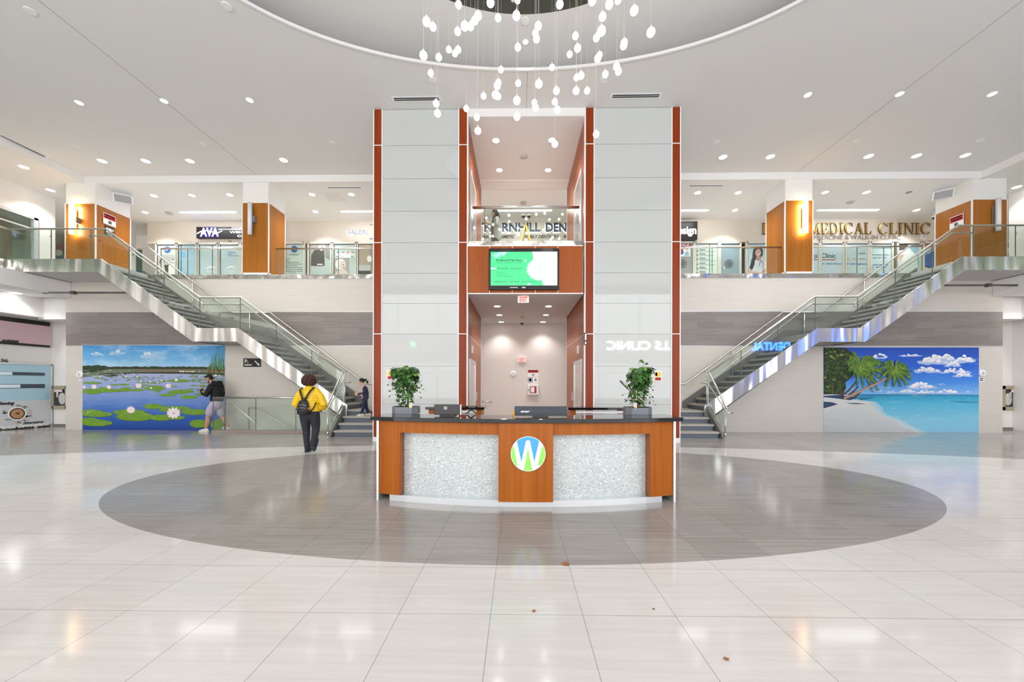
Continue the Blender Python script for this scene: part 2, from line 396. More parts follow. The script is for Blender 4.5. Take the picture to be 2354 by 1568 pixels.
# back wall with stone strips, left and right of the lift core
for nm, x0, x1 in (('wall_back_left', CX - 15.7, -3.6), ('wall_back_right', 3.9, CX + 15.85)):
    mb = MB(); mb.box(x0, x1, YW, YW + .2, -.15, 5.09)
    struct(mb.build(nm, walltile), 'stone strip wall behind the %s staircase' % nm.split('_')[-1], 'wall')
mb = MB()
for x0, x1 in ((CX - 15.68, -3.6), (3.9, CX + 15.83)): mb.box(x0, x1, YW - .006, YW, 3.945, 3.965); mb.box(x0, x1, YW - .006, YW, 2.795, 2.81)
struct(mb.build('trim_4', alu), 'thin metal strips edging the dark wall band', 'trim')
# upper slab and steel edge trims
mb = MB()
mb.box(-27, CX - 1.53, YW + .05, 22, 5.0, ZU); mb.box(CX + 1.5, 27, YW + .05, 22, 5.0, ZU); mb.box(CX - 1.53, CX + 1.5, YP + .12, 22, 5.0, ZU)
mb.box(-27, CX - 16.15, -3, YW + .05, 4.93, ZU); mb.box(CX + 16.35, 27, 5, YW + .05, 4.93, ZU)
struct(mb.build('floor_upper', mat('upper_floor_tiles', 'd3cdc6', .25)), 'upper level floor slab', 'floor')
mb = MB()
mb.box(CX - 15.9, -3.75, YW - .02, YW + .05, 5.085, ZU + .02); mb.box(4.05, CX + 16.1, YW - .02, YW + .05, 5.085, ZU + .02)
mb.box(CX - 1.53, CX + 1.5, YP + .03, YP + .12, 5.12, ZU + .06)
mb.box(CX - 16.17, CX - 16.1, -3, YS, 5.08, ZU + .15); mb.box(CX + 16.32, CX + 16.38, 5, YS, 5.08, ZU + .15)
struct(mb.build('trim_5', steel_trim), 'stainless steel edge strip of the upper floor', 'trim')
# side beams, white side walls and recesses on the ground level
for s, nm in ((-1, 'left'), (1, 'right')):
    X = lambda x: CX + s * x
    mb = MB()
    ya = -3 if s < 0 else 5
    mb.box(X(15.5), X(17.0), ya, 12.19, 4.45, 4.95)
    mb.box(X(16.8), X(19), ya, 12.45, 3.8, 4.95); mb.box(X(15.6), X(17), 12.45, 13.25, 3.75, 4.95)
    struct(mb.build('trim_%d' % (6 if s < 0 else 7), white), 'white beam under the upper walkway on the %s' % nm, 'trim')
    mb = MB(); mb.box(X(15.4), X(17.7), 13.2, 13.4, -.1, 4.9); mb.box(X(17.5), X(17.7), -8 if s < 0 else 5, 13.2, -.1, 4.9); (mb.box(17.7, 26, 5, 5.2, -.1, ZL), mb.box(26, 26.2, -8, 5.2, -.1, ZL)) if s > 0 else None
    struct(mb.build('wall_%s' % nm, white), 'white side wall on the %s of the ground floor' % nm, 'wall')
    mb = MB(); mb.box(X(15.8), X(17.5), 13.17, 13.2, -.08, .0)
    struct(mb.build('baseboard_%s' % nm, mat('grey_baseboard', '7d7570', .4)), 'grey tile baseboard on the %s' % nm, 'baseboard')
    # upper side wall above the shop glazing
    mb = MB(); mb.box(X(17.7), X(17.85), -8 if s < 0 else 5, 13.45, 7.5, ZL); mb.box(X(17.7), X(17.85), 13.0, 13.45, ZU, 7.5)
    struct(mb.build('wall_upper_%s' % nm, white), 'white upper side wall on the %s' % nm, 'wall')
    mb = MB()
    for y in (5.0, 7.2, 9.4, 11.4, 12.9): mb.box(X(17.68), X(17.8), y - .06, y + .06, ZU, 7.5)
    mb.box(X(17.68), X(17.8), 5, 12.95, 7.42, 7.52); mb.box(X(17.70), X(17.78), 11.5, 12.9, 7.05, 7.1)
    w = mb.build('window_%d' % (1 if s < 0 else 2), alu); struct(w, 'upper side shop window on the %s' % nm, 'window')
    mb = MB(); mb.box(X(17.73), X(17.75), 5, 12.9, ZU, 7.42); mb.build('pane', glass_mat('grey_shop_glass_%s' % nm, 'd3e0dc', .05), w)
    mb = MB(); mb.box(X(22), X(22.1), -3, 20, ZU, ZL); mb.box(X(20.8), X(21.9), 5, 13.5, ZU, 6.7)
    struct(mb.build('wall_shop_%s' % nm, cream), 'pale inner wall of the upper side shop on the %s' % nm, 'wall')
# entrance front behind the camera with glazing
mb = MB(); mb.box(-27, 27, -8.2, -8.0, 8.2, 9); mb.box(-27, -15, -8.2, -8, 0, 8.2); mb.box(15, 27, -8.2, -8, 0, 8.2); mb.box(-15, 15, -8.2, -8, 3.1, 5.3)
struct(mb.build('wall_front', white), 'entrance wall behind the camera', 'wall')
mb = MB()
for x in range(-15, 16, 3): mb.box(x - .06, x + .06, -8.15, -8.05, 0, 8.2)
mb.box(-15, 15, -8.15, -8.05, 2.3, 2.4)
struct(mb.build('window_3', alu), 'glazed entrance front behind the camera', 'window')

# ------------------------------------------------------------------ lift core: pillars, inner walls, fascia
XO, XI = 4.0, 1.53
def pillar(s, label):
    t = thing('pillar', label, 'pillar', (CX + s * 2.76, YP, 0), 'glass clad pillars')
    X = lambda x: CX + s * x
    zs = [.0, .96, 1.17 + .0, 2.01, 2.82, 3.63, 4.41, 5.21, 6.06, 6.9, 7.77, ZC]
    zs = [.12, .99, 1.98, 2.82, 3.62, 4.41, 5.21, 6.04, 6.89, 7.76, ZC - .012]
    for a, b in zip(zs[:-1], zs[1:]):
        mb = MB(); mb.box(X(1.77), X(3.765), YP - .0, YP + .03, a + .004, b - .004); mb.build('glass_panel', pillar_glass, t)
    for x0, x1 in ((1.545, 1.755), (3.785, 3.985)):
        for a, b in ((.12, 2.81), (2.83, 5.2), (5.22, 7.75), (7.77, ZC - .01)):
            mb = MB(); mb.box(X(x0), X(x1), YP - .015, YP + .03, a, b); mb.build('wood_strip', wood_core, t)
    mb = MB()
    for x in (1.535, 1.762, 3.775, 3.995): mb.box(X(x - .012), X(x + .012), YP - .022, YP + .03, .0, ZC - .005)
    for z in (2.82, 5.21, 7.76): mb.box(X(1.54), X(1.76), YP - .02, YP, z - .01, z + .01); mb.box(X(3.78), X(3.99), YP - .02, YP, z - .01, z + .01)
    mb.box(X(1.54), X(3.99), YP - .018, YP + .03, 0, .12)
    mb.build('metal_edge', whitemetal, t)
    mb = MB(); mb.box(X(1.56), X(3.98), YP + .03, 12.18, 0, ZC - .005); mb.build('core', white, t)
    # inner faces along the lift lobby
    mb = MB(); mb.box(X(1.53), X(1.558), YP + .03, 12.95, 0, 3.86); mb.box(X(1.53), X(1.558), YP + .03, 12.95, ZU + .03, 8.5); mb.build('lobby_cladding', wood, t)
    mb = MB(); mb.box(X(1.558), X(3.98), 12.3, 12.95, 0, 5.0); mb.box(X(1.558), X(3.98), 12.36, 12.95, ZU, ZL - .01); mb.build('rear_block', white, t)
    mb = MB()
    mb.box(X(1.522), X(1.53), YP + .03, 12.95, 2.81, 2.825)
    for z0, z1 in ((.0, 3.86), (ZU, 8.5)): mb.box(X(1.515), X(1.535), YP + .03, YP + .06, z0, z1); mb.box(X(1.518), X(1.53), 12.93, 12.96, z0, z1)
    mb.build('joint_strip', whitemetal, t)
    for z0, nm in ((0, 'ground'), (ZU, 'upper')):
        mb = MB(); mb.box(X(1.50), X(1.53), 9.85, 9.95, z0, z0 + 2.2); mb.box(X(1.50), X(1.53), 11.05, 11.15, z0, z0 + 2.2); mb.box(X(1.50), X(1.53), 9.95, 11.05, z0 + 2.1, z0 + 2.2)
        d = mb.build('elevator_door_frame', alu, t)
        mb = MB(); mb.box(X(1.512), X(1.528), 9.95, 10.495, z0, z0 + 2.1); mb.box(X(1.512), X(1.528), 10.505, 11.05, z0, z0 + 2.1); mb.build('elevator_door', steel, d)
    mb = MB(); mb.box(X(1.51), X(1.53), 11.45, 11.6, 1.0, 1.25); mb.box(X(1.51), X(1.53), 10.35, 10.6, 2.4, 2.62); mb.build('elevator_button_plate', alu, t)
    return t
pl = pillar(-1, 'left tall pillar with white glass panels framed by reddish wood strips')
pr = pillar(1, 'right tall pillar with white glass panels framed by reddish wood strips')
# fascia over the lift lobby, lobby ceilings and rear wall
fa = thing('fascia_panel', 'reddish wood panelling above the lift lobby behind the television', 'panelling', (CX, YP, 3.9))
mb = MB()
bx = [-1.52, -.95, -.36, .24, .83, 1.49]
for a, b in zip(bx[:-1], bx[1:]): mb.box(CX + a + .006, CX + b - .006, YP - .01, YP + .03, 3.885, 5.105)
mb.build('veneer_board', wood, fa)
mb = MB()
for a in bx[1:-1]: mb.box(CX + a - .006, CX + a + .006, YP - .014, YP + .03, 3.88, 5.11)
mb.box(CX - 1.52, CX + 1.49, YP - .02, YP + .03, 3.86, 3.885); mb.box(CX - 1.52, CX + 1.49, YP - .02, YP + .03, 5.105, 5.125)
mb.build('metal_edge', whitemetal, fa)
mb = MB(); mb.box(CX - 1.53, CX + 1.5, YP + .035, 14.3, 3.87, 4.99); mb.box(CX - 4, CX + 4, 12.95, 14.3, 3.872, 4.99)
struct(mb.build('ceiling_lobby', ceil_m), 'low ceiling of the ground floor lift lobby', 'ceiling')
mb = MB(); mb.box(CX - 1.53, CX + 1.53, YP, YP + .1, 8.5, ZC); mb.box(CX - 1.53, CX + 1.53, YP + .1, 12.99, 8.5, 8.56); mb.box(CX-1.53, CX+1.53, 12.9, 12.99, ZL-.002, 8.56)
struct(mb.build('ceiling_lobby_upper', ceil_m), 'ceiling of the upper lift lobby', 'ceiling')
mb = MB(); mb.box(CX - 4.2, CX + 4.2, 14.2, 14.35, 0, 3.9)
struct(mb.build('wall_lobby', pinkwall), 'beige rear wall of the lift lobby', 'wall')
# upper shop wall
mb = MB()
mb.box(CX - 16.2, CX + 17.3, YSH, YSH + .15, 7.54, ZL); mb.box(CX - 4.6, CX - 1.0, YSH, YSH + .15, ZU, 7.54) ; mb.box(CX + 1.4, CX + 4.4, YSH, YSH + .15, ZU, 7.54)
mb.box(-26, 26, 19.0, 19.2, ZU, ZL)
struct(mb.build('wall_shops', cream), 'cream upper wall above the shop fronts', 'wall')
mb = MB(); mb.box(-16.75, -16.6, YSH - .3, YSH + .1, ZU, ZL)
struct(mb.build('wall_shops_end', white), 'white end of the upper shop wall', 'wall')

def column(x0, x1, y1, s, label, plug):
    t = thing('wood_clad_column', label, 'column', ((x0 + x1) / 2, YC, ZU), 'wood clad columns on the upper level')
    zt = 7.76
    mb = MB(); mb.box(x0, x1, YC, y1, ZU + .15, zt); mb.build('veneer_cladding', wood_col, t)
    mb = MB(); mb.box(x0 + .01, x1 - .01, YC + .01, y1 - .01, zt, ZL); mb.build('plaster_head', white, t)
    mb = MB()
    for x in (x0, x1): mb.box(x - .015, x + .015, YC - .006, YC + .03, ZU, zt + .01)
    xi = x1 if s < 0 else x0
    mb.box(xi - .012, xi + .012, y1 - .03, y1 + .005, ZU, zt); mb.box(x0 - .01, x1 + .01, YC - .008, y1, zt, zt + .015)
    mb.box(x0 - .006, x1 + .006, YC - .006, y1, ZU, ZU + .15)
    mb.build('metal_edge', whitemetal, t)
    return t
cols = [(-15.78, -14.72, 13.55, -1, 'wooden column with lit wall lamp at the far left of the upper level'),
        (-9.55, -8.64, 13.3, -1, 'wooden column between the black illuminated shop sign and the salon sign'),
        (9.05, 9.98, 13.35, 1, 'wooden column with lit wall lamp in front of the gold clinic lettering'),
        (15.3, 16.45, 13.5, 1, 'wooden column with unlit wall lamp at the far right of the upper level')]
for c in cols: column(*c[:4], c[4], None)
#%%STAIRS
# ------------------------------------------------------------------ staircases
def line(x, pts):
    for (a, za), (b, zb) in zip(pts[:-1], pts[1:]):
        if a <= x <= b: return za + (zb - za) * (x - a) / (b - a)
    return pts[-1][1] if x > pts[-1][0] else pts[0][1]
TOPL = [(5.4, .85), (8.77, 3.21), (10.03, 3.21), (13.05, 5.345), (16.2, 5.345)]
BOTL = [(4.9, .05), (8.83, 2.80), (10.19, 2.80), (13.15, 4.95), (16.2, 4.95)]
RAIL = [(5.56, 1.86), (8.75, 4.17), (10.03, 4.17), (13.0, 6.305), (16.1, 6.305)]
def staircase(s, label):
    X = lambda x: CX + s * x
    t = thing('staircase', label, 'staircase', (X(5.0), 10.6, 0), 'atrium staircases')
    P = lambda x, y, z: (X(x), y, z)
    # front steps with terrazzo treads
    for k in range(4):
        y0 = 10.22 + k * .27; z = .18 * (k + 1); y1 = y0 + .31 if k < 3 else YW - .01
        mb = MB(); mb.box(X(3.8), X(5.45), y0, y1, z - .055, z); mb.build('tread', granite_edge, t, bevel=.004)
        mb = MB(); mb.box(X(3.82), X(5.43), y0 + .03, y0 + .05, z - .18, z - .055); mb.build('riser', riser_m, t)
    mb = MB(); mb.box(X(3.8), X(5.45), 11.1, YW - .01, .5, .664); mb.build('landing', stringer_dark, t)
    # lower flight
    n = 13; g = (8.77 - 5.47) / n; r = (3.06 - .72) / n
    for k in range(n - 1):
        x = 5.47 + k * g; z = .72 + (k + 1) * r
        mb = MB(); mb.box(X(x - .02), X(x + g + .02), YS + .02, YW - .08, z - .06, z)
        mb.build('tread', granite_edge, t, bevel=.004)
        mb = MB(); mb.box(X(x + .015), X(x + .035), YS + .02, YW - .08, z - r, z - .055); mb.build('riser', riser_m, t)
    mb = MB(); mb.box(X(5.47 + (n - 1) * g - .02), X(10.05), YS + .02, YW - .01, 2.9, 3.06); mb.box(X(5.47 + (n - 1) * g), X(10.1), YS + .02, YW - .01, 2.82, 2.9); mb.build('mid_landing', granite_edge, t)
    n2 = 12; g2 = 3.02 / n2; r2 = (ZU - 3.06) / n2
    for k in range(n2 - 1):
        x = 10.03 + k * g2; z = 3.06 + (k + 1) * r2
        mb = MB(); mb.box(X(x - .02), X(x + g2 + .02), YS + .02, YW - .08, z - .06, z); mb.build('tread', granite_edge, t, bevel=.004)
        mb = MB(); mb.box(X(x + .015), X(x + .035), YS + .02, YW - .08, z - r2, z - .055); mb.build('riser', riser_m, t)
    mb = MB(); mb.box(X(10.03 + (n2 - 1) * g2 - .02), X(16.2), YS + .02, YW + .06, 4.97, ZU); mb.build('top_landing', mat('landing_soffit_paint', 'c9c6c5', .7), t)
    # outer (front) stainless stringer
    out = [P(5.42, YS, .87), P(8.77, YS, 3.21), P(10.03, YS, 3.21), P(13.05, YS, 5.345), P(16.12, YS, 5.345), P(16.12, YS, 4.95), P(13.15, YS, 4.95), P(10.19, YS, 2.80), P(8.83, YS, 2.80), P(5.62, YS, .53), P(5.42, YS, .53)]
    mb = MB()
    segs = [((5.42, .87), (8.77, 3.21), (8.83, 2.80), (5.42, .41)), ((8.77, 3.21), (10.03, 3.21), (10.19, 2.80), (8.83, 2.80)), ((10.03, 3.21), (13.05, 5.345), (13.15, 4.95), (10.19, 2.80)), ((13.05, 5.345), (16.12, 5.345), (16.12, 4.95), (13.15, 4.95))]
    for q in segs:
        mb.prism([P(a, YS - .03, z) for a, z in q], (0, .05, 0))
    mb.build('stringer', steel, t)
    mb = MB()   # soffit of the flights
    for (a, b) in (((8.85, 2.81), (5.62, .45)), ((13.2, 4.96), (10.2, 2.81))):
        mb.add([P(a[0], YS + .03, a[1]), P(b[0], YS + .03, b[1]), P(b[0], YW - .03, b[1]), P(a[0], YW - .03, a[1]), P(a[0], YS + .03, a[1] + .05), P(b[0], YS + .03, b[1] + .05), P(b[0], YW - .03, b[1] + .05), P(a[0], YW - .03, a[1] + .05)], [(0, 1, 2, 3), (7, 6, 5, 4), (0, 4, 5, 1), (1, 5, 6, 2), (2, 6, 7, 3), (3, 7, 4, 0)])
    mb.build('soffit', stringer_dark, t)
    # wall side stringer
    mb = MB()
    tp = [(5.3, .95), (8.7, 3.32), (10.05, 3.32), (13.0, 5.4)]
    mb.prism([P(x, YW - .06, z) for x, z in tp] + [P(x, YW - .06, z - .5) for x, z in reversed(tp)], (0, .05, 0))
    mb.build('wall_stringer', stringer_dark, t)
    # front edge stringer of the lower steps
    mb = MB(); mb.prism([(X(5.47), 10.1, 0), (X(5.47), 10.16, .12), (X(5.47), 10.98, .86), (X(5.47), 11.05, .86), (X(5.47), 11.05, 0)], (s * .05, 0, 0)); mb.build('side_stringer', stringer_dark, t)
    # glass guard panels
    js = [5.56, 6.55, 7.65, 8.77, 10.03, 11.15, 12.25, 13.45, 14.7, 16.1]
    for a, b in zip(js[:-1], js[1:]):
        xsn = [a + .01] + [x for x in (8.77, 10.03, 13.0) if a + .05 < x < b - .05] + [b - .01]
        pts = [P(x, YS + .04, line(x, TOPL) - .06) for x in xsn] + [P(x, YS + .04, line(x, RAIL) - .03) for x in reversed(xsn)]
        mb = MB(); mb.prism(pts, (0, .014, 0)); mb.build('glass_panel', glass, t)
        mb = MB(); z0, z1 = line(a, TOPL) - .02, line(a, RAIL) - .03
        mb.box(X(a) - .006, X(a) + .006, YS + .036, YS + .058, z0, z1); mb.ball((X(a), YS + .03, z1 - .22), .02, 8, 6); mb.build('panel_joint', stringer_dark if a > 5.6 else rail_m, t)
    gp = [(X(5.5), 11.0, .86), (X(5.55), 10.15, .12), (X(5.72), 10.15, .82), (X(5.56), 11.0, 1.84)]
    mb = MB(); mb.prism([(X(5.53), 11.0, .86), (X(5.53), 10.17, .14), (X(5.53), 10.17, .85), (X(5.53), 11.0, 1.82)], (s * .014, 0, 0)); mb.build('glass_panel', glass, t)
    # top rail
    mb = MB(); mb.tube([P(x, YS + .05, z) for x, z in RAIL], .028, 12); mb.tube([P(5.56, YS + .05, 1.86), P(5.56, YS - .02, 1.86), (X(5.62), 10.15, .83), ], .028, 12)
    if s < 0 or s > 0: mb.tube([P(16.1, YS + .05, 6.305), P(16.1, 2, 6.305)], .028, 12)
    mb.build('top_rail', rail_m, t, smooth=True)
    mb = MB(); hr = [(5.45, 1.58), (5.62, 1.6), (8.72, 3.97), (10.0, 3.97), (12.93, 6.12), (13.6, 6.12)]
    mb.tube([P(x, YS + .13, z) for x, z in hr], .02, 10)
    for x in (6.6, 8.9, 10.0, 12.2, 13.5): z = line(x, hr); mb.tube([P(x, YS + .06, z - .1), P(x, YS + .13, z - .1), P(x, YS + .13, z)], .009, 6)
    mb.build('hand_rail', rail_m, t, smooth=True)
    mb = MB(); mb.tube([P(5.3, 10.98, 1.56), P(5.5, 10.95, 1.56), P(5.66, 10.22, .72), P(5.80, 10.18, .72)], .02, 10); mb.tube([P(5.44, 10.97, 1.4), P(5.44, 10.97, 1.56)], .008, 6)
    mb.build('hand_rail', rail_m, t, smooth=True)
    mb = MB(); mb.tube([(X(5.55), 10.15, 0), (X(5.6), 10.15, .82)], .02, 10); mb.lathe([(.045, 0), (.045, .015)], (X(5.55), 10.15, 0), 14); mb.build('post', rail_m, t, smooth=True)
    mb = MB(); mb.tube([P(5.5, YS, .72), P(5.5, YS, 1.84)], .02, 10); mb.tube([(X(5.56), 10.1, .1), (X(5.56), 10.98, .88)], .022, 8); mb.build('post', rail_m, t, smooth=True)
    mb = MB()
    for x in (6.9, 9.25, 11.2):
        z = line(x, [(5.3, .8), (8.7, 3.15), (10.05, 3.15), (13.0, 5.3)]); zr = line(x, [(5.4, 1.55), (8.6, 3.9), (9.85, 3.9), (12.7, 6.1)])
        mb2 = MB(); mb2.tube([P(x, YW - .12, z - .1), P(x, YW - .12, zr)], .022, 10); mb2.build('post', rail_m, t, smooth=True)
    mb.tube([P(x, YW - .12, z) for x, z in ((4.2, 1.51), (5.35, 1.53), (8.55, 3.9), (9.82, 3.9), (12.7, 6.1), (13.1, 6.1))], .024, 12)
    for x in (5.0, 6.0, 8.0, 10.5, 12.3):
        z = line(x, [(4.2, 1.51), (5.35, 1.53), (8.55, 3.9), (9.82, 3.9), (12.7, 6.1), (13.1, 6.1)])
        mb.tube([P(x, YW - .005, z - .08), P(x, YW - .12, z - .08), P(x, YW - .12, z)], .009, 6)
    mb.build('wall_rail', rail_m, t, smooth=True)
    return t
staircase(-1, 'left granite and stainless steel staircase with glass guard, over the lily pond mural')
staircase(1, 'right granite and stainless steel staircase with glass guard, over the beach mural')
# side walkway guards
for s, nm in ((-1, 'left'), (1, 'right')):
    X = CX + s * 16.1
    t = thing('glass_railing', 'glass railing running towards the camera on the upper %s walkway' % nm, 'railing', (X, 6, ZU), 'side walkway railings')
    for k in range(7): mb = MB(); mb.box(X - .007, X + .007, 2 + k * 1.28 + .01, 2 + (k + 1) * 1.28 - .01, 5.25, 6.28); mb.build('glass_panel', glass, t)
def guard(x0, x1, y, z, label, joints, group=None, rr=.028, ends=(True, True), h=1.05, gz=.02):
    t = thing('glass_railing', label, 'railing', ((x0 + x1) / 2, y, z), group)
    js = [x0] + joints + [x1]
    for a, b in zip(js[:-1], js[1:]): mb = MB(); mb.box(a + .008, b - .008, y - .006, y + .006, z + gz, z + h - .02); mb.build('glass_panel', glass, t)
    for k, a in enumerate(js):
        if (k == 0 and not ends[0]) or (k == len(js) - 1 and not ends[1]): continue
        mb = MB(); mb.box(a - .006, a + .006, y - .01, y + .01, z + gz, z + h - .02); mb.build('panel_joint', stringer_dark, t)
    mb = MB(); mb.tube([(x0, y, z + h), (x1, y, z + h)], rr, 12); mb.build('top_rail', rail_m, t, smooth=True)
    return t
guard(CX - 12.75, -9.6, 12.55, ZU, 'glass railing on the upper level left of the black-signed shop column', [-11.6], 'upper walkway railings')
guard(-8.5, -3.95, 12.6, ZU, 'glass railing on the upper level below the salon sign', [-6.3], 'upper walkway railings')
guard(4.25, 9.1, 12.6, ZU, 'glass railing on the upper level in front of the poster of a woman with stethoscope', [6.7], 'upper walkway railings')
guard(10.02, 13.8, 12.55, ZU, 'glass railing on the upper level below the gold clinic lettering', [11.6, 12.5], 'upper walkway railings')
guard(CX - 1.42, CX + 1.42, YP + .2, ZU + .02, 'glass railing across the upper lift lobby above the television', [CX - 1.1, CX + 1.15], rr=.038, h=1.0, ends=(False, False))
# guard of the stairwell to parking
g = guard(W(490, 918, 11.2)[0], -5.62, 11.2, -.03, 'low glass railing around the stairwell to the parking level', [W(518, 950, 11.2)[0], W(588, 950, 11.2)[0], W(680, 950, 11.2)[0]], h=1.1, gz=.08)
mb = MB(); mb.box(W(490, 918, 11.2)[0], -5.6, 11.14, 11.28, -.04, .06); mb.build('curb', mat('brown_stone_curb', '93877f', .3), g)
for (a, b, c, y) in ((517, 535, 612, 11.45), (572, 592, 680, 11.95)):
    mb = MB(); p = [W(a, 929 if y < 11.6 else 938, y), W(b, 929 if y < 11.6 else 938, y), W(c, 993, y)]; x2, z2 = p[2]; dx = x2 - p[1][0]; dz = z2 - p[1][1]
    mb.tube([(p[0][0], y, -.05)] * 1 + [(p[0][0], y, p[0][1]), (p[1][0], y, p[1][1]), (x2 + dx * .5, y, z2 + dz * .5)], .02, 10); mb.build('hand_rail', rail_m, g, smooth=True)
#%%DESK
# ------------------------------------------------------------------ reception desk
DC, DR = (0.10, 11.2), 6.8           # arc centre; front of the desk bulges towards the hall
def arc(x, r): return DC[1] - math.sqrt(max(r * r - (x - DC[0]) ** 2, 0))
def arc_band(mb, x0, x1, r0, r1, z0, z1, mi=0, n=16, seams=None):
    """curved slab between radii r0>r1 (r0 is nearer the camera)"""
    xs = [x0 + (x1 - x0) * i / n for i in range(n + 1)]
    vs = []; fs = []
    for x in xs: vs += [(x, arc(x, r0), z0), (x, arc(x, r0), z1), (x, arc(x, r1), z1), (x, arc(x, r1), z0)]
    for i in range(n):
        a = 4 * i
        for k in range(4): fs.append((a + k, a + (k + 1) % 4, a + 4 + (k + 1) % 4, a + 4 + k))
    fs += [(0, 3, 2, 1), (4 * n, 4 * n + 1, 4 * n + 2, 4 * n + 3)]
    mb.add(vs, fs, mi); return mb
desk = thing('reception_desk', 'curved wooden reception desk with pearl mosaic panels and black granite counter', 'reception desk', (0.1, 4.7, 0))
wood_desk = wood_mat('desk_veneer', '8b4713', 'a66022', 0.28)
L0, L1, M0, M1, R0, R1 = -1.80, -1.50, -0.235, 0.425, 1.665, 1.985
mb = MB(); arc_band(mb, L0, R1, DR + .00, DR - .2, .885, 1.035)
for a, b in ((L0, L1), (R0, R1)): arc_band(mb, a, b, DR + .00, DR - .2, .085, .885, n=4)
mb.build('wooden_frame', wood_desk, desk)
mb = MB(); arc_band(mb, M0, M1, DR + .035, DR - .2, .08, 1.034, n=6); mb.build('centre_panel', wood_desk, desk)
for a, b in ((L1, M0), (M1, R0)):
    mb = MB(); arc_band(mb, a + .002, b - .002, DR - .15, DR - .19, .06, .884, n=10); mb.build('mosaic_panel', mosaic, desk)
mb = MB(); arc_band(mb, L0 + .14, R1 - .14, DR - .03, DR - .2, 0, .078); mb.build('plinth', mat('plinth_steel', 'dfe3e6', .25, .7), desk)
mb = MB()
for x in (L0 - .03, R1 + .002): mb.box(x, x + .028, arc(x, DR) - .02, 5.35, 0, 1.034)
mb.build('end_panel', alu, desk)
mb = MB(); arc_band(mb, L0 - .1, R1 + .12, DR + .07, DR - .5, 1.036, 1.085, n=24); mb.build('counter_top', counter_m, desk, bevel=.004)
mb = MB(); arc_band(mb, L0, R1, DR - .42, DR - .46, 0, 1.03); mb.box(L0 - .03, L0 + .3, 5.3, 6.9, .68, .74); mb.box(R1 - .3, R1 + .03, 5.3, 6.9, .68, .74); mb.build('inner_panel', wood_desk, desk)
# emblem
lg = thing('round_emblem', 'round blue and green sign with a white W on the desk front', 'sign', (0.122, 4.30, .665))
yl = arc(.1, DR + .035) - .003
cx, cz, rr = .122, .667, .207
def disc_poly(c, r, y, pts=None, seg=64): return [(c[0] + r * math.cos(2 * PI * k / seg), y, c[1] + r * math.sin(2 * PI * k / seg)) for k in range(seg)]
def clip_circle(pts, r):
    out = []
    for x, z in pts:
        d = math.hypot(x, z); k = min(1, r / d) if d > 0 else 1; out.append((x * k, z * k))
    return out
mb = MB(); mb.prism(disc_poly((cx, cz), rr, yl), (0, -.014, 0)); mb.build('disc', mat('emblem_green', '8edb5c', .25), lg)
S = lambda zx, zy: ((zx - 945) / 525 * .203, -(zy - 830) / 520 * .203)
def arcpts(a0, a1, r=.203, n=14): return [(r * math.cos(math.radians(a0 + (a1 - a0) * i / n)), r * math.sin(math.radians(a0 + (a1 - a0) * i / n))) for i in range(n + 1)]
def emb(pts, y, m, name):
    mb = MB(); mb.prism([(cx + a, yl - y, cz + b) for a, b in pts], (0, -.0015, 0)); return mb.build(name, m, lg)
ang = lambda p: math.degrees(math.atan2(p[1], p[0]))
blue = [S(740, 1075)] + [S(1000, 415)][:0]
pA, pB = S(600, 455), S(1280, 455)
a0, a1 = ang(pB), ang(pA)
emb([S(735, 1080), S(880, 415)] + [] + [S(998, 415), S(1138, 1080)] + arcpts(a0, a1), .014, mat('emblem_blue', '3f9cf2', .25), 'blue_field')
eg = mat('emblem_white', 'e4e8f0', .3)
q = [S(510, 590), S(600, 455)]
emb([S(600, 455), S(735, 1080), S(880, 415), S(998, 415), S(1138, 1080), S(1280, 455)] + arcpts(ang(S(1280, 455)), ang(S(1378, 565)), n=4) + [S(1250, 1130)] + arcpts(-48, -75, n=4) + [S(940, 670)] + arcpts(-105, -128, n=4) + [S(505, 590)] + arcpts(ang(S(505, 590)), ang(S(600, 455)), n=4), .0165, eg, 'letter_w')
mb = MB(); mb.lathe([(.204, 0), (.21, 0), (.21, -.016), (.204, -.016)], (cx, yl, cz), 64, axis='Y', cap=False); mb.build('rim', alu, lg)

# back counters
def back_counter(x0, x1, label):
    t = thing('back_counter', label, 'counter', ((x0 + x1) / 2, 7.0, 0), 'standing counters behind the desk')
    mb = MB(); mb.prism([(x0 - .05, 6.72, 1.03), (x1 + .05, 6.72, 1.03), (x1 + .05, 7.3, 1.03), (x0 - .05, 7.3, 1.03)], (0, 0, .045)); mb.build('counter_top', counter_m, t, bevel=.003)
    mb = MB(); mb.box(x0, x0 + .1, 6.78, 7.25, 0, 1.03); mb.box(x1 - .1, x1, 6.78, 7.25, 0, 1.03); mb.build('side_panel', wood_desk, t)
    mb = MB(); mb.box(x0 + .1, x1 - .1, 6.82, 6.86, 0, .95); mb.build('front_panel', mat('grey_laminate', 'a9aeb0', .4), t)
    mb = MB(); mb.box(x0 + .1, x1 - .1, 6.80, 6.86, .965, 1.01); mb.build('white_rail', whitemetal, t)
back_counter(-1.68, -.68, 'small black topped counter with wooden sides behind the left monitor')
back_counter(.98, 2.08, 'small black topped counter with wooden sides behind the right planter')
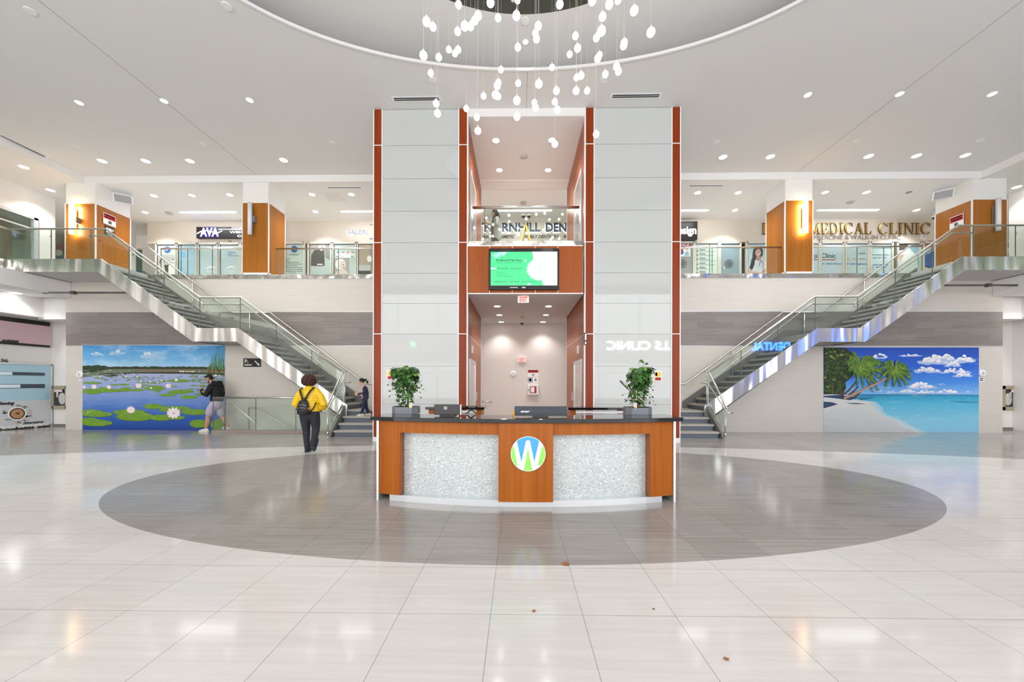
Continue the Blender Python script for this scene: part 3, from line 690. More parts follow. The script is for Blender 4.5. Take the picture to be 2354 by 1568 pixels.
# monitors
def monitor(px0, px1, pytop, Y, m, label, big):
    x0 = W(px0, pytop, Y)[0]; x1 = W(px1, pytop, Y)[0]; zt = W(px0, pytop, Y)[1]; xc = (x0 + x1) / 2
    t = thing('computer_monitor', label, 'monitor', (xc, Y, 1.086))
    mb = MB(); mb.box(x0, x1, Y, Y + .035, 1.10, zt); mb.build('back_shell', m, t, bevel=.006)
    mb = MB(); mb.box(x0 + .01, x1 - .01, Y + .034, Y + .04, 1.12, zt - .01); mb.build('screen', black, t)
    mb = MB(); mb.box(xc - .1, xc + .1, Y - .0, Y + .16, 1.086, 1.098); mb.box(xc - .03, xc + .03, Y + .03, Y + .06, 1.09, 1.2); mb.build('stand', black, t)
    return t, x0, x1, zt
mD, x0, x1, zt = monitor(998, 1058, 930, 4.72, mat('brushed_black_shell', '1d1716', .3, noise=.3, nscale=(3, 3, 200)), 'black monitor seen from behind with a round silver badge on the left of the counter', 0)
mb = MB(); mb.box(x1, x1 + .012, 4.72, 4.77, 1.10, zt); mb.build('side_edge', alu, mD)
mb = MB(); xx, z_ = W(1024, 938, 4.71); mb.lathe([(.017, 0), (.021, 0), (.021, -.004), (.017, -.004)], (xx, 4.718, z_), 28, axis='Y', cap=False); mb.build('round_badge', mat('silver', 'c9c9c9', .3, 1), mD)
mesh_text('DELL', .009, mat('silver', 'c9c9c9'), mD, (xx, 4.716, z_ - .0045), align='CENTER', ext=.001, bold=.03)
mA, x0, x1, zt = monitor(1183, 1303, 934, 4.62, mat('blue_black_shell', '222d38', .4), 'wide dark blue monitor seen from behind in the middle of the counter', 1)
mb = MB(); mb.box(x0 + .08, x1 - .08, 4.615, 4.62, zt - .028, zt - .02); mb.box(x0, x1, 4.612, 4.625, 1.1, 1.13); mb.build('vent_ridge', mat('dark_ridge', '151c24', .4), mA)
mesh_text('acer', .026, mat('silver', 'c9c9c9'), mA, (W(1197, 947, 4.61)[0], 4.618, W(1197, 948, 4.61)[1]), ext=.001, shear=.2, bold=.03, width=.115)
# black crossed stand
t = thing('crossed_stand', 'small black X shaped stand on the counter right of the left monitor', 'stand', (W(1083, 940, 5.05)[0], 5.05, 1.086))
xc = W(1083, 940, 5.05)[0]
mb = MB()
mb.tube([(xc - .075, 5.05, 1.09), (xc + .075, 5.05, 1.19)], .008, 8); mb.tube([(xc + .075, 5.08, 1.09), (xc - .075, 5.08, 1.19)], .008, 8); mb.build('crossed_bar', black, t)
mb = MB(); mb.box(xc - .09, xc + .09, 5.03, 5.1, 1.19, 1.2); mb.build('top_plate', black, t)
# yellow tag left of middle monitor
o = MB(); x_, z_ = W(1179, 950, 4.9); o.prism([(x_ - .02, 4.9, 1.087), (x_ + .02, 4.9, 1.087), (x_ + .012, 4.9, 1.15), (x_ - .004, 4.9, 1.15)], (0, .01, 0))
tag(o.build('desk_tag', mat('yellow_tag', 'e8b43a', .5)), 'small yellow card stand beside the wide monitor on the counter', 'card')

# planters with leafy plants
leaf_ms = [mat('leaf_green', '3f6a2c', .4, coat=.2), mat('leaf_pale', '6b9146', .4, coat=.2), mat('leaf_dark', '27481f', .4, coat=.2)]
def leaf(mb, c, size, yaw, pitch, roll, mi):
    M = Matrix.Rotation(yaw, 4, 'Z') @ Matrix.Rotation(pitch, 4, 'X') @ Matrix.Rotation(roll, 4, 'Y')
    out = [(0, 0), (.28, .02), (.5, .25), (.47, .55), (.28, .85), (0, 1.15), (-.28, .85), (-.47, .55), (-.5, .25), (-.28, .02)]
    vs = [Vector(c) + M @ Vector((0, 0, 0)), ]
    mids = [(0, .0), (0, .35), (0, .75), (0, 1.15)]
    pts = [M @ Vector((x * size, .06 * size * (abs(x) * 2) - .1 * size * (z * z), z * size)) + Vector(c) for x, z in out]
    ms = [M @ Vector((0, -.05 * size - .1 * size * z * z, z * size)) + Vector(c) for _, z in mids[1:3]]
    v = pts + ms
    fs = [(0, 1, 2, 10), (10, 2, 3, 11), (11, 3, 4, 5), (0, 10, 8, 9), (10, 11, 7, 8), (11, 5, 6, 7)]
    mb.add(v, fs, mi)
def plant(xc, Y, seed, w, h, lean, label, tips):
    rnd = random.Random(seed); z0 = 1.086
    t = thing('potted_plant', label, 'plant', (xc, Y, z0), 'leafy plants on the desk ends')
    hw = .185
    mb = MB(); o = [(xc - hw, Y - .02), (xc - hw + .07, Y - .09), (xc + hw - .07, Y - .09), (xc + hw, Y - .02), (xc + hw, Y + .09), (xc - hw, Y + .09)]
    mb.prism([(a, b, z0) for a, b in o], (0, 0, .1)); mb.build('planter_box', mat('grey_planter', '6f7279', .45), t)
    mb = MB(); mb.prism([(a * .94 + xc * .06, b, z0 + .095) for a, b in o], (0, 0, .008)); mb.build('soil', mat('soil', '2c2018', .9), t)
    st = MB(); lf = MB(); zb = z0 + .1
    for i in range(9):
        a = rnd.uniform(-.09, .09); top = (xc + a * 1.4 + lean * .3, Y + rnd.uniform(-.04, .05), zb + h * rnd.uniform(.6, .92))
        st.tube([(xc + a * .7, Y + rnd.uniform(-.02, .04), zb), (xc + a, Y, zb + h * .4), top], .004, 5)
    n = 330
    for i in range(n):
        u = rnd.random() ** .85; big = max(0, u - .35) / .65
        rad = w * (.62 + .38 * min(1, u * 1.35)) * (1 if u < .85 else .85)
        ang_ = rnd.uniform(0, 2 * PI); q = math.sqrt(rnd.uniform(.1, 1))
        c = (xc + lean * u * u + rad * q * math.cos(ang_), Y + .6 * rad * q * math.sin(ang_), zb + .02 + u * h * .9)
        sz = rnd.uniform(.028, .042) * (1 + 1.3 * big) * (1 if rnd.random() < .8 else 1.25)
        leaf(lf, c, sz, math.atan2(-math.cos(ang_), math.sin(ang_)) + PI + rnd.uniform(-.7, .7) if rnd.random() < .55 else rnd.uniform(-.9, .9), rnd.uniform(1.9, 2.9), rnd.uniform(-.6, .6), rnd.choice([0, 0, 1, 2, 2, 0]))
    for (dx, dz, sz, ya) in tips:
        c = (xc + dx, Y, zb + dz); sg = 1 if dx > lean else -1
        st.tube([(xc + dx * .35, Y, zb + dz - .05 * sz * 10 - .03), (xc + dx * .8, Y, zb + dz - .01), c], .0025, 5)
        leaf(lf, c, sz, ya, 2.4, sg * -.7, rnd.choice([0, 1, 2]))
    for i in range(16):
        sgn = rnd.choice([-1, 1]); u = rnd.uniform(.05, .6); c = (xc + sgn * rnd.uniform(w * .9, w * 1.35), Y - .02, zb + u * h)
        st.tube([(xc + sgn * w * .4, Y, zb + u * h + .03), (c[0], c[1], c[2] + .01), c], .002, 5); leaf(lf, c, rnd.uniform(.022, .032), rnd.uniform(-1, 1), rnd.uniform(1.6, 2.8), sgn * rnd.uniform(-1.2, 1.2), 2)
    st.build('stem', mat('stem_brown', '5b4a30', .7), t, smooth=True); o = lf.build('foliage', leaf_ms, t, smooth=True)
    return t
p1 = plant(W(932, 950, 5.12)[0], 5.12, 3, .185, .6, 0.0, 'bushy green plant in a grey planter on the left end of the counter', [(-.19, .46, .085, .3), (.2, .5, .07, -.3), (-.02, .57, .09, .1), (.1, .4, .09, .2), (-.08, .38, .1, -.2), (.05, .45, .1, 0)])
p2 = plant(W(1467, 950, 5.12)[0] - .0, 5.12, 11, .165, .6, .04, 'taller green plant with drooping side leaves in the planter at the counter right end', [(-.26, .36, .11, .9), (-.2, .3, .11, .9), (.02, .66, .07, .2), (.13, .62, .04, -.2), (.2, .54, .035, .5), (.16, .48, .09, -.6), (-.03, .5, .11, 0), (.05, .38, .11, .3)])
for pt_, px, nm in ((p1, 944, 'left'), (p2, 1461, 'right')):
    x_, z_ = W(px, 932, 5.0); mb = MB(); mb.box(x_ - .02, x_ + .02, 5.0, 5.004, z_ - .03, z_ + .035, 0); mb.box(x_ - .017, x_ + .017, 4.998, 5.0, z_ - .027, z_ - .004, 1); mb.box(x_ - .014, x_ + .014, 4.998, 5.0, z_ + .003, z_ + .01, 2); mb.disc((x_, 4.998, z_ + .022), .006, 3); mb.box(x_ - .002, x_ + .002, 5.0, 5.004, 1.15, z_)
    tag(mb.build('plant_card', [whitemetal, mat('card_yellow', 'ecd23a', .5), mat('card_red', 'c2342f', .5), black]), 'small white and yellow care card stuck in the %s planter' % nm, 'card', 'cards in the planters')
#%%SIGNS
# ------------------------------------------------------------------ signs, television, fittings of the lift core
def plate(mb, x0, x1, z0, z1, y, t=.012, mi=0): return mb.box(x0, x1, y - t, y, z0, z1, mi)
def pxplate(mb, a, b, c, d, Y, t=.012, mi=0):
    """plate covering pixels a..c, b..d on plane Y"""
    x0, z1 = W(a, b, Y); x1, z0 = W(c, d, Y); return plate(mb, x0, x1, z0, z1, Y, t, mi)
ink = mat('dark_ink', '1d2226', .5); red_i = mat('red_print', 'b5202a', .5); paper = mat('white_print', 'f0f0ee', .5)
# television
x0, z1 = W(1124, 571, 9.36); x1, z0 = W(1285, 666, 9.36)
tv = thing('television', 'wall mounted television showing a green and white telecom advert', 'television', ((x0 + x1) / 2, 9.40, (z0 + z1) / 2))
mb = MB(); mb.box(x0, x1, 9.36, 9.43, z0, z1); mb.build('bezel', mat('glossy_black', '0b0b0d', .12), tv, bevel=.008)
a0, b1 = W(1128, 579, 9.355); a1, b0 = W(1281, 656, 9.355)
def glow(name, col, e=.85): return mat(name, '000000', .3, emit=e, emc=col)
green = glow('screen_green', '43de8c'); scw = glow('screen_white', 'f6fbfb', 1.0); mint = glow('screen_mint', '9ff2d8'); scd = glow('screen_dark_text', '12352c', .5); scm = glow('screen_mid_text', '0f8a6a')
SX = lambda u: a0 + (a1 - a0) * u / 1110; SZ = lambda v: b1 + (b0 - b1) * v / 555     # zoom pixels of the screen
def scr(pts, y, m): return [(SX(u), y, SZ(v)) for u, v in pts]
mb = MB(); mb.box(a0, a1, 9.356, 9.36, b0, b1, 0)
mb.prism(scr([(0, 0), (690, 0), (715, 110), (620, 230), (600, 330), (680, 440), (850, 465), (880, 555), (0, 555)], 9.356, 0), (0, -.001, 0), 1)
cxs, czs = 830, 290
ringp = [(cxs + 228 * math.cos(math.radians(a)), czs + 190 * math.sin(math.radians(a))) for a in range(95, 245, 8)]
mb.prism(scr([(cxs, czs)] + ringp, 9.3545, 0), (0, -.0006, 0), 2)
ringp = [(cxs + 214 * math.cos(math.radians(a)), czs + 178 * math.sin(math.radians(a))) for a in range(90, 250, 8)]
mb.prism(scr([(cxs + 100, czs)] + ringp, 9.3535, 0), (0, -.0006, 0), 0)
mb.prism(scr([(150, 5), (275, 5), (210, 75)], 9.3545, 0), (0, -.0006, 0), 3); mb.prism(scr([(20, 50), (150, 5), (180, 60), (90, 110)], 9.3548, 0), (0, -.0004, 0), 2)
mb.prism(scr([(595, 550), (690, 550), (640, 510)], 9.3545, 0), (0, -.0006, 0), 3); mb.prism(scr([(0, 265), (95, 265), (95, 285), (0, 285)], 9.3545, 0), (0, -.0006, 0), 0)
mb.prism(scr([(580, 120), (588, 138), (605, 143), (588, 150), (580, 170), (573, 150), (560, 143), (573, 138)], 9.3545, 0), (0, -.0006, 0), 0)
mb.tube(scr([(800, 190), (800, 275), (830, 288), (850, 270)], 9.352, 0), .010, 6, 2); mb.tube(scr([(775, 205), (855, 205)], 9.352, 0), .009, 6, 2)
mb.build('screen', [scw, green, mint, mat('x', 'ffffff') if 0 else glow('screen_pale', 'b9f5e4')], tv)
mb = MB(); pxplate(mb, 1172, 660.5, 1190, 661.5, 9.357, .002, 0); pxplate(mb, 1200, 660, 1208, 662, 9.357, .002, 0); mb.build('logo_strip', alu, tv)
for txt, u, v, w, m in (('FollowTel Inc.', 95, 155, 430, scd), ('Telecommunication Company', 95, 187, 425, scm), ('Residential - Commercial', 105, 285, 420, scm),
        ('\u2022 Internet, TV', 88, 345, 145, scm), ('\u2022 Phone, PBX, eFax', 88, 378, 205, scm), ('\u2022 Security Camera, Cabling', 88, 412, 290, scm),
        ('info@followtel.com', 50, 500, 230, scd), ('#647 476 4243', 320, 500, 165, scd), ('7163 Yonge St, Unit 111', 515, 500, 270, scd)):
    hh = {155: .052, 187: .026, 285: .036}.get(v, .022)
    mesh_text(txt, hh, m, tv, (SX(u), 9.3535, SZ(v)), width=abs(SX(w) - SX(0)), ext=.0006, bold=.03)
# exit signs
def exit_sign(a, b, c, d, Y, label):
    x0, z1 = W(a, b, Y); x1, z0 = W(c, d, Y)
    t = thing('exit_sign', label, 'exit sign', ((x0 + x1) / 2, Y, z0), 'exit signs')
    mb = MB(); mb.box(x0, x1, Y, Y + .06, z0, z1); mb.build('housing', mat('exit_white', 'f3e9e6', .4), t, bevel=.005)
    if Y < 10: mb = MB(); mb.box(x0 + .05, x1 - .05, Y + .01, Y + .05, z1, 3.868); mb.build('bracket', whitemetal, t)
    mesh_text('EXIT', (z1 - z0) * .68, glow('exit_red', 'ff4a32', 1.3), t, ((x0 + x1) / 2, Y - .001, z0 + (z1 - z0) * .16), align='CENTER', bold=.05, width=(x1 - x0) * .68)
exit_sign(1190, 680, 1216, 696, 9.62, 'exit sign hanging from the lift lobby ceiling below the television')
exit_sign(1191, 821, 1209, 833, 14.14, 'small exit sign on the beige rear wall of the lift lobby')
# things on the lobby rear wall
def wall_disc(px, py, Y, r, label, name='round_alarm', m=whitemetal, cat='alarm'):
    x, z = W(px, py, Y); t = thing(name, label, cat, (x, Y, z))
    mb = MB(); mb.lathe([(r, 0), (r, -.025), (r * .8, -.04)], (x, Y, z), 24, axis='Y'); mb.build('housing', m, t, smooth=False)
    mb = MB(); mb.lathe([(r * .35, -.04), (r * .3, -.055)], (x, Y, z + r * .15), 16, axis='Y'); mb.lathe([(r * .2, -.04), (r * .18, -.05)], (x, Y, z - r * .4), 12, axis='Y'); mb.build('lens', mat('pale_lens', 'c9c6c0', .3), t)
    return t
wall_disc(1180, 859, 14.2, .11, 'round white fire alarm on the lobby rear wall left of the notices')
wall_disc(184.5, 861, YW, .115, 'round white fire alarm left of the lily pond mural')
wall_disc(2257, 858, YW, .115, 'round white fire alarm right of the beach mural')
def notice(a, b, c, d, Y, label, bands, name='notice', cat='notice', base=paper, t=.006, lines=()):
    x0, z1 = W(a, b, Y); x1, z0 = W(c, d, Y); mb = MB(); mb.box(x0, x1, Y - t, Y, z0, z1, 0); ms = [base]
    for i, (u0, v0, u1, v1, m) in enumerate(bands):
        if m not in ms: ms.append(m)
        mb.box(x0 + (x1 - x0) * u0, x0 + (x1 - x0) * u1, Y - t - .002, Y - t, z1 - (z1 - z0) * v1, z1 - (z1 - z0) * v0, ms.index(m))
    return tag(mb.build(name, ms), label, cat)
notice(1213, 850, 1238, 866.5, 14.2, 'white and red camera notice on the lobby rear wall above the defibrillator', [(.02, .03, .98, .42, red_i), (.1, .08, .9, .14, paper), (.1, .24, .9, .3, paper), (.4, .6, .6, .85, mat('grey_print', '8a8a8a'))])
notice(1213, 867.5, 1237, 879.5, 14.2, 'grey and white pictogram plate between the notice and the defibrillator', [(.0, .0, .5, 1, mat('grey_field', 'a3a6b4')), (.15, .25, .35, .75, paper), (.65, .25, .85, .75, mat('grey_print', '8a8a8a'))])
x0, z1 = W(1213, 885, 14.0); x1, z0 = W(1238, 908, 14.0)
t = thing('defibrillator_box', 'white defibrillator cabinet on the lobby rear wall', 'defibrillator', ((x0 + x1) / 2, 14.1, z0))
mb = MB(); mb.box(x0, x1, 14.02, 14.2, z0, z1); mb.build('cabinet', whitemetal, t, bevel=.01)
mb = MB(); mb.box(x0 + .09, x1 - .08, 14.012, 14.02, z0 + .07, z1 - .05, 0); mb.box(x0 + .12, x1 - .16, 14.008, 14.012, z0 + .1, z1 - .08, 1); mb.box(x0 + .04, x0 + .06, 14.0, 14.02, z0 + .14, z0 + .24, 2); mb.build('window', [red_i, paper, black], t)
mb = MB(); a, b = W(1100, 923, 14.1), W(1132, 924, 14.1); mb.tube([(a[0], 14.1, a[1]), (b[0], 14.1, b[1])], .015, 8); mb.tube([(b[0]-.1, 14.1, b[1]), (b[0]-.1, 14.2, b[1])], .01, 6)
tag(mb.build('wall_handrail', rail_m, smooth=True), 'short metal handrail on the rear wall of the lift lobby', 'handrail')
x, z = W(1200, 747, 13.8); mb = MB(); mb.lathe([(.09, 3.87), (.09, 3.84)], (x, 13.8, 0), 20, mi=0); mb.ball((x, 13.8, 3.84), .065, 14, 8, 1)
tag(mb.build('dome_camera', [whitemetal, black], smooth=True), 'black dome camera on the lobby ceiling by the rear wall', 'camera')
for k, (py, Y) in enumerate(((705, 10.6), (737, 12.6))):
    x, _ = W(1201, py, Y); mb = MB(); mb.lathe([(.06, 3.87), (.075, 3.83), (.05, 3.80)], (x, Y, 0), 20)
    tag(mb.build('smoke_detector', mat('detector_grey', 'b5b1ad', .5), smooth=True), ('smoke detector just behind the hanging exit sign', 'smoke detector deeper in the lobby ceiling behind the exit sign')[k], 'smoke detector')
# card reader on the right pillar
x0, z1 = W(1341.5, 766, 9.43); x1, z0 = W(1347.5, 793, 9.43)
t = thing('wall_intercom', 'slim black and grey intercom high on the right pillar inner wood strip', 'intercom', (x0, 9.42, z0))
mb = MB(); mb.box(x0, x1, 9.37, 9.43, z0, z1); mb.build('body', black, t); mb = MB(); mb.box(x0 + .025, x1 - .01, 9.36, 9.37, z0 + .12, z1 - .03); mb.box(x0 + .025, x1 - .01, 9.36, 9.37, z0 + .02, z0 + .07); mb.build('face_plate', alu, t)
# notices on the pillars
yel = mat('yellow_print', 'edc33c', .5)
notice(889, 851, 912, 873, YP - .002, 'yellow and red safety notice on the left pillar behind the plant', [(.1, .1, .9, .58, yel), (.1, .64, .9, .95, red_i), (.15, .72, .85, .76, paper), (.55, .15, .85, .5, paper)])
notice(1504, 853, 1521, 876, YP - .002, 'yellow and red safety notice on the right pillar behind the plant', [(.1, .1, .9, .58, yel), (.1, .64, .9, .95, red_i), (.15, .72, .85, .76, paper), (.15, .15, .4, .5, mat('grey_print', '8a8a8a'))])
# P1 parking sign
Ypk = YW
x0, z1 = W(560, 824, Ypk); x1, z0 = W(600, 843.5, Ypk); t = thing('parking_sign', 'black P1 parking sign with a white arrow under the left staircase', 'sign', (x0, Ypk, z0))
mb = MB(); plate(mb, x0, x1, z0, z1, Ypk, .015); mb.build('sign_board', black, t)
mesh_text('P', .125, paper, t, (x0 + .04, Ypk - .016, z1 - .16), bold=.02); mesh_text('1', .07, paper, t, (x0 + .13, Ypk - .016, z1 - .165), bold=.02); mesh_text('PARKING', .045, paper, t, (x0 + .04, Ypk - .016, z0 + .045), bold=.04, width=.25)
mb = MB(); ax, az = x1 - .12, z0 + .12; d = .09
mb.prism([(ax - d, Ypk - .015, az + d * .75), (ax - d * .75, Ypk - .015, az + d), (ax + d * .45, Ypk - .015, az - d * .2), (ax + d * .75, Ypk - .015, az + d * .1), (ax + d * .8, Ypk - .015, az - d * .8), (ax - d * .1, Ypk - .015, az - d * .75), (ax + d * .2, Ypk - .015, az - d * .45)], (0, -.003, 0)); mb.build('arrow', paper, t)
# standpipe cabinets in the side recesses
beige = mat('beige_enamel', 'a79c84', .45)
for s, (a, b, c, d) in ((-1, (119, 887, 160, 940)), (1, (2300, 887, 2350, 943))):
    Yq = 13.2; x0, z1 = W(a, b, Yq); x1, z0 = W(c, d, Yq)
    t = thing('fire_hose_cabinet', 'beige fire hose cabinet in the white recess on the %s' % ('left' if s < 0 else 'right'), 'cabinet', ((x0 + x1) / 2, Yq, z0), 'fire hose cabinets')
    mb = MB(); w = .12
    mb.box(x0, x1, Yq - .05, Yq, z0, z0 + w); mb.box(x0, x1, Yq - .05, Yq, z1 - w, z1); mb.box(x0, x0 + w, Yq - .05, Yq, z0, z1); mb.box(x1 - w, x1, Yq - .05, Yq, z0, z1); mb.build('frame', beige, t, bevel=.004)
    mb = MB(); mb.box(x0 + w, x1 - w, Yq - .02, Yq - .01, z0 + w, z1 - w); mb.build('back_plate', mat('cabinet_dark', '303338', .4), t)
    mb = MB(); mb.tube([((x0 + x1) / 2 + s * .0 - .08, Yq - .03, z1 - w - .1), ((x0 + x1) / 2 - .08, Yq - .03, (z0 + z1) / 2)], .03, 8); mb.ball((x1 - w - .14 if s < 0 else x0 + w + .12, Yq - .02, (z0 + z1) / 2 - .05), (.14, .015, .22)); mb.build('hose', mat('hose_white', 'c3c4c0', .7), t, smooth=True)
    mb = MB(); mb.box((x0 + w + .02) if s < 0 else x1 - w - .33, (x0 + w + .33) if s < 0 else x1 - w - .02, Yq - .045, Yq - .04, z1 - w - .11, z1 - w - .01); mb.build('instruction_label', mat('pink_paper', 'e3c9cb', .5), t)
mb = MB(); x, z = W(184, 874, YW); mb.box(x - .03, x + .03, YW - .008, YW, z - .04, z + .04); tag(mb.build('key_switch', whitemetal), 'small white key switch under the round alarm left of the lily pond mural', 'switch')
notice(2250, 867.5, 2262, 878, YW, 'small white instruction plate under the round alarm right of the beach mural', [(.15, .15, .85, .3, ink), (.15, .55, .85, .75, ink), (.4, .3, .6, .5, red_i)])
# horizontal pipes below the upper stair landings
for s, (a, b, y) in ((-1, (143, 300, 673)), (1, (2172, 2309, 656))):
    Yq = 11.6; p, q = W(a, y, Yq), W(b, y, Yq); p = (min(p[0], -15.5) if s < 0 else p[0], p[1]); q = (q[0] if s < 0 else max(q[0], CX + 15.7), q[1])
    t = thing('drop_curtain_track', 'dark horizontal metal rod hanging under the %s upper stair landing' % ('left' if s < 0 else 'right'), 'rod', ((p[0] + q[0]) / 2, Yq, p[1]), 'rods under the landings')
    mb = MB(); mb.tube([(p[0], Yq, p[1]), (q[0], Yq, p[1])], .03, 10); mb.build('rod', mat('grey_rod', '5d5957', .4, .5), t, smooth=True)
    xm = p[0] + (q[0] - p[0]) * (.35 if s < 0 else .55); mb = MB(); mb.box(xm - .06, xm + .06, Yq - .05, Yq + .05, p[1] - .05, p[1] + .05); mb.build('clamp', mat('grey_rod', '5d5957'), t); mb = MB(); xe = CX + s * 15.62; mb.box(xe - .04, xe + .04, Yq - .04, Yq + .04, p[1] - .03, 4.455); mb.build('hanger', mat('grey_rod', '5d5957'), t)
# dental, art and clinic signs of the shops behind the camera, seen mirrored in the glass
wh_e = mat('lit_white_letter', 'ffffff', .4, emit=7.0)
t = mesh_text('ELLS CLINIC', .62, wh_e, None, (12.1, -7.95, 4.1), face=1, width=5.5, bold=.03, name='clinic_sign'); tag(t, 'lit white ELLS CLINIC letters on the entrance wall behind the camera', 'sign')
mb = MB()
for k in range(4): mb.box(4.9, 5.6, -7.97, -7.93, 4.02 + k * .2, 4.17 + k * .2)
tag(mb.build('lit_bar_logo', wh_e), 'four lit white bars beside the ELLS CLINIC letters', 'sign')
bl_e = mat('lit_blue_letter', '2f7bff', .4, emit=22.0, emc='2f7bff')
t = mesh_text('DENTAL', .62, bl_e, None, (22.4, -7.95, 4.38), face=1, width=3.14, bold=.05, name='dental_sign'); tag(t, 'lit blue DENTAL letters on the entrance wall behind the camera', 'sign')
t = mesh_text('Art', .5, mat('lit_pink_letter', 'ff6a70', .4, emit=1.6, emc='ff6a70'), None, (-6.5, -7.95, 4.15), face=1, width=1.0, shear=.3, name='shop_sign'); tag(t, 'pale red word Art on the entrance wall behind the camera', 'sign')
t = mesh_text('&', .6, mat('lit_green_letter', '35e070', .4, emit=8.0, emc='35e070'), None, (-7.6, -7.95, 4.1), face=1, bold=.08, name='shop_sign'); tag(t, 'lit green ampersand on the entrance wall behind the camera', 'sign')
t = mesh_text('Living', .5, mat('lit_pink_letter', 'ff6a70'), None, (-8.3, -7.95, 4.15), face=1, width=1.9, shear=.3, name='shop_sign'); tag(t, 'pale red word Living on the entrance wall behind the camera', 'sign')
#%%MURALS
# ------------------------------------------------------------------ murals
def grad_mat(name, stops, axis_z0, axis_z1, nz=(1.2, 1, 8), amt=.12, extra=None, rough=.55):
    n = N(name); pos = n.new('ShaderNodeNewGeometry'); sp = n.new('ShaderNodeSeparateXYZ'); n.L(pos.outputs['Position'], sp.inputs[0])
    h = n.math('DIVIDE', n.math('SUBTRACT', sp.outputs[2], axis_z0), axis_z1 - axis_z0)
    nn = n.noise(n.wpos(nz), 1.0, 5, .6)
    h2 = n.math('ADD', h, n.math('MULTIPLY', n.math('SUBTRACT', nn, .5), amt))
    col = n.ramp(h2, [(p, lin(c)) for p, c in stops])
    if extra:
        w = n.noise(n.wpos(extra[0]), 1.0, 6, .65); f = n.ramp(w, [(extra[2], (0, 0, 0, 1)), (extra[3], (1, 1, 1, 1))]); bw = n.new('ShaderNodeRGBToBW'); n.L(f, bw.inputs[0]) 
        col = n.mix(n.math('MULTIPLY', bw.outputs[0], extra[4]), col, lin(extra[1]))
    n.L(col, n.p.inputs['Base Color']); n.p.inputs['Roughness'].default_value = rough; return n.m
class Mural:
    def __init__(s, a, b, c, d, zr):
        s.x0, s.z1 = W(a, b, YW); s.x1, s.z0 = W(c, d, YW); s.r = zr; s.mb = MB(); s.ms = []; s.k = 0
    def P(s, u, v): r = s.r; return (s.x0 + (s.x1 - s.x0) * (u - r[0]) / (r[2] - r[0]), s.z1 + (s.z0 - s.z1) * (v - r[1]) / (r[3] - r[1]))
    def mi(s, m):
        if m not in s.ms: s.ms.append(m)
        return s.ms.index(m)
    def poly(s, pts, m, lift=True):
        if lift: s.k += 1
        y = YW - .012 - s.k * .000012; r = s.r
        pts = [(min(max(u, r[0]), r[2]), min(max(v, r[1]), r[3])) for u, v in pts]
        s.mb.poly([(s.P(u, v)[0], y, s.P(u, v)[1]) for u, v in pts], s.mi(m))
    def oval(s, u, v, a, b, m, rot=0, n=20, wob=0, rnd=None):
        pts = []
        for k in range(n):
            t = 2 * PI * k / n; w = 1 + (rnd.uniform(-wob, wob) if rnd else 0)
            x, y = a * w * math.cos(t), b * w * math.sin(t); pts.append((u + x * math.cos(rot) - y * math.sin(rot), v + x * math.sin(rot) + y * math.cos(rot)))
        s.poly(pts, m)
    def stroke(s, pts, w0, w1, m):
        L = []; Rr = []; n = len(pts)
        for i, (x, y) in enumerate(pts):
            a = pts[max(i - 1, 0)]; b = pts[min(i + 1, n - 1)]; dx, dy = b[0] - a[0], b[1] - a[1]; l = math.hypot(dx, dy) or 1
            w = w0 + (w1 - w0) * i / (n - 1); L.append((x - dy / l * w, y + dx / l * w)); Rr.append((x + dy / l * w, y - dx / l * w))
        s.poly(L + Rr[::-1], m)
    def finish(s, label, name='wall_mural'):
        s.mb.box(s.x0, s.x1, YW - .012, YW, s.z0, s.z1, s.mi(s.ms[0]))
        return tag(s.mb.build(name, s.ms), label, 'mural')
def M_(n, c, **k): return mat('mural_' + n, c, .6, **k)
rnd = random.Random(5)
m = Mural(191, 794, 517, 990, (132, 88, 2205, 1340))
zt, zb = m.z1, m.z0; zf = lambda v: m.z1 + (m.z0 - m.z1) * (v - 88) / 1252
sky = grad_mat('mural_lake_sky', [(0, '9ccbea'), (.4, '6fb2e2'), (1, '3f92d3')], zf(410), zf(88), (1.2, 1, 4), .5, ((.9, 1, 2.6), 'b9d8ec', .48, .66, .75))
wat = grad_mat('mural_lake_water', [(0, '163f8e'), (.2, '2255ab'), (.4, '4a76c0'), (.55, '6f8fcb'), (.72, '8ea0d3'), (1, 'aab3d6')], zf(1340), zf(500), (1.6, 1, 9), .28)
m.ms = [sky, wat]
m.poly([(132, 88), (2205, 88), (2205, 420), (132, 420)], sky); m.poly([(132, 400), (2205, 400), (2205, 1340), (132, 1340)], wat)
cw, cl = M_('cloud', 'd5e2ec'), M_('cloud_shade', 'a9c8e2')
for (u, v, sc_) in ((350, 210, 1), (640, 190, 1.3), (1080, 225, 1.6)):
    for k in range(10): m.oval(u + rnd.uniform(-75, 75) * sc_, v + rnd.uniform(-2, 26) * sc_, 28 * sc_, 9 * sc_, cl, rnd=rnd, wob=.2)
    for k in range(7): m.oval(u + rnd.uniform(-28, 28) * sc_, v - rnd.uniform(0, 24) * sc_, 12 * sc_, 9 * sc_, cw, rnd=rnd, wob=.15)
td, tl, tm = M_('treeline', '2a3a20'), M_('treeline_light', '4a5a38'), M_('marsh', '6e7a66', noise=.5, nscale=(20, 1, 60))
top = [(132, 388)] + [(132 + i * 40, (385 if i < 9 else 402) + rnd.uniform(-8, 8)) for i in range(1, 52)] + [(2205, 395)]
m.poly(top + [(2205, 470), (1500, 455), (900, 445), (520, 450), (350, 480), (132, 495)], td)
m.poly([(132, 500), (350, 480), (500, 440), (900, 436), (1500, 440), (1960, 440), (2205, 470), (2205, 540), (1900, 505), (1400, 505), (1000, 500), (700, 510), (400, 530), (132, 565)], tm)
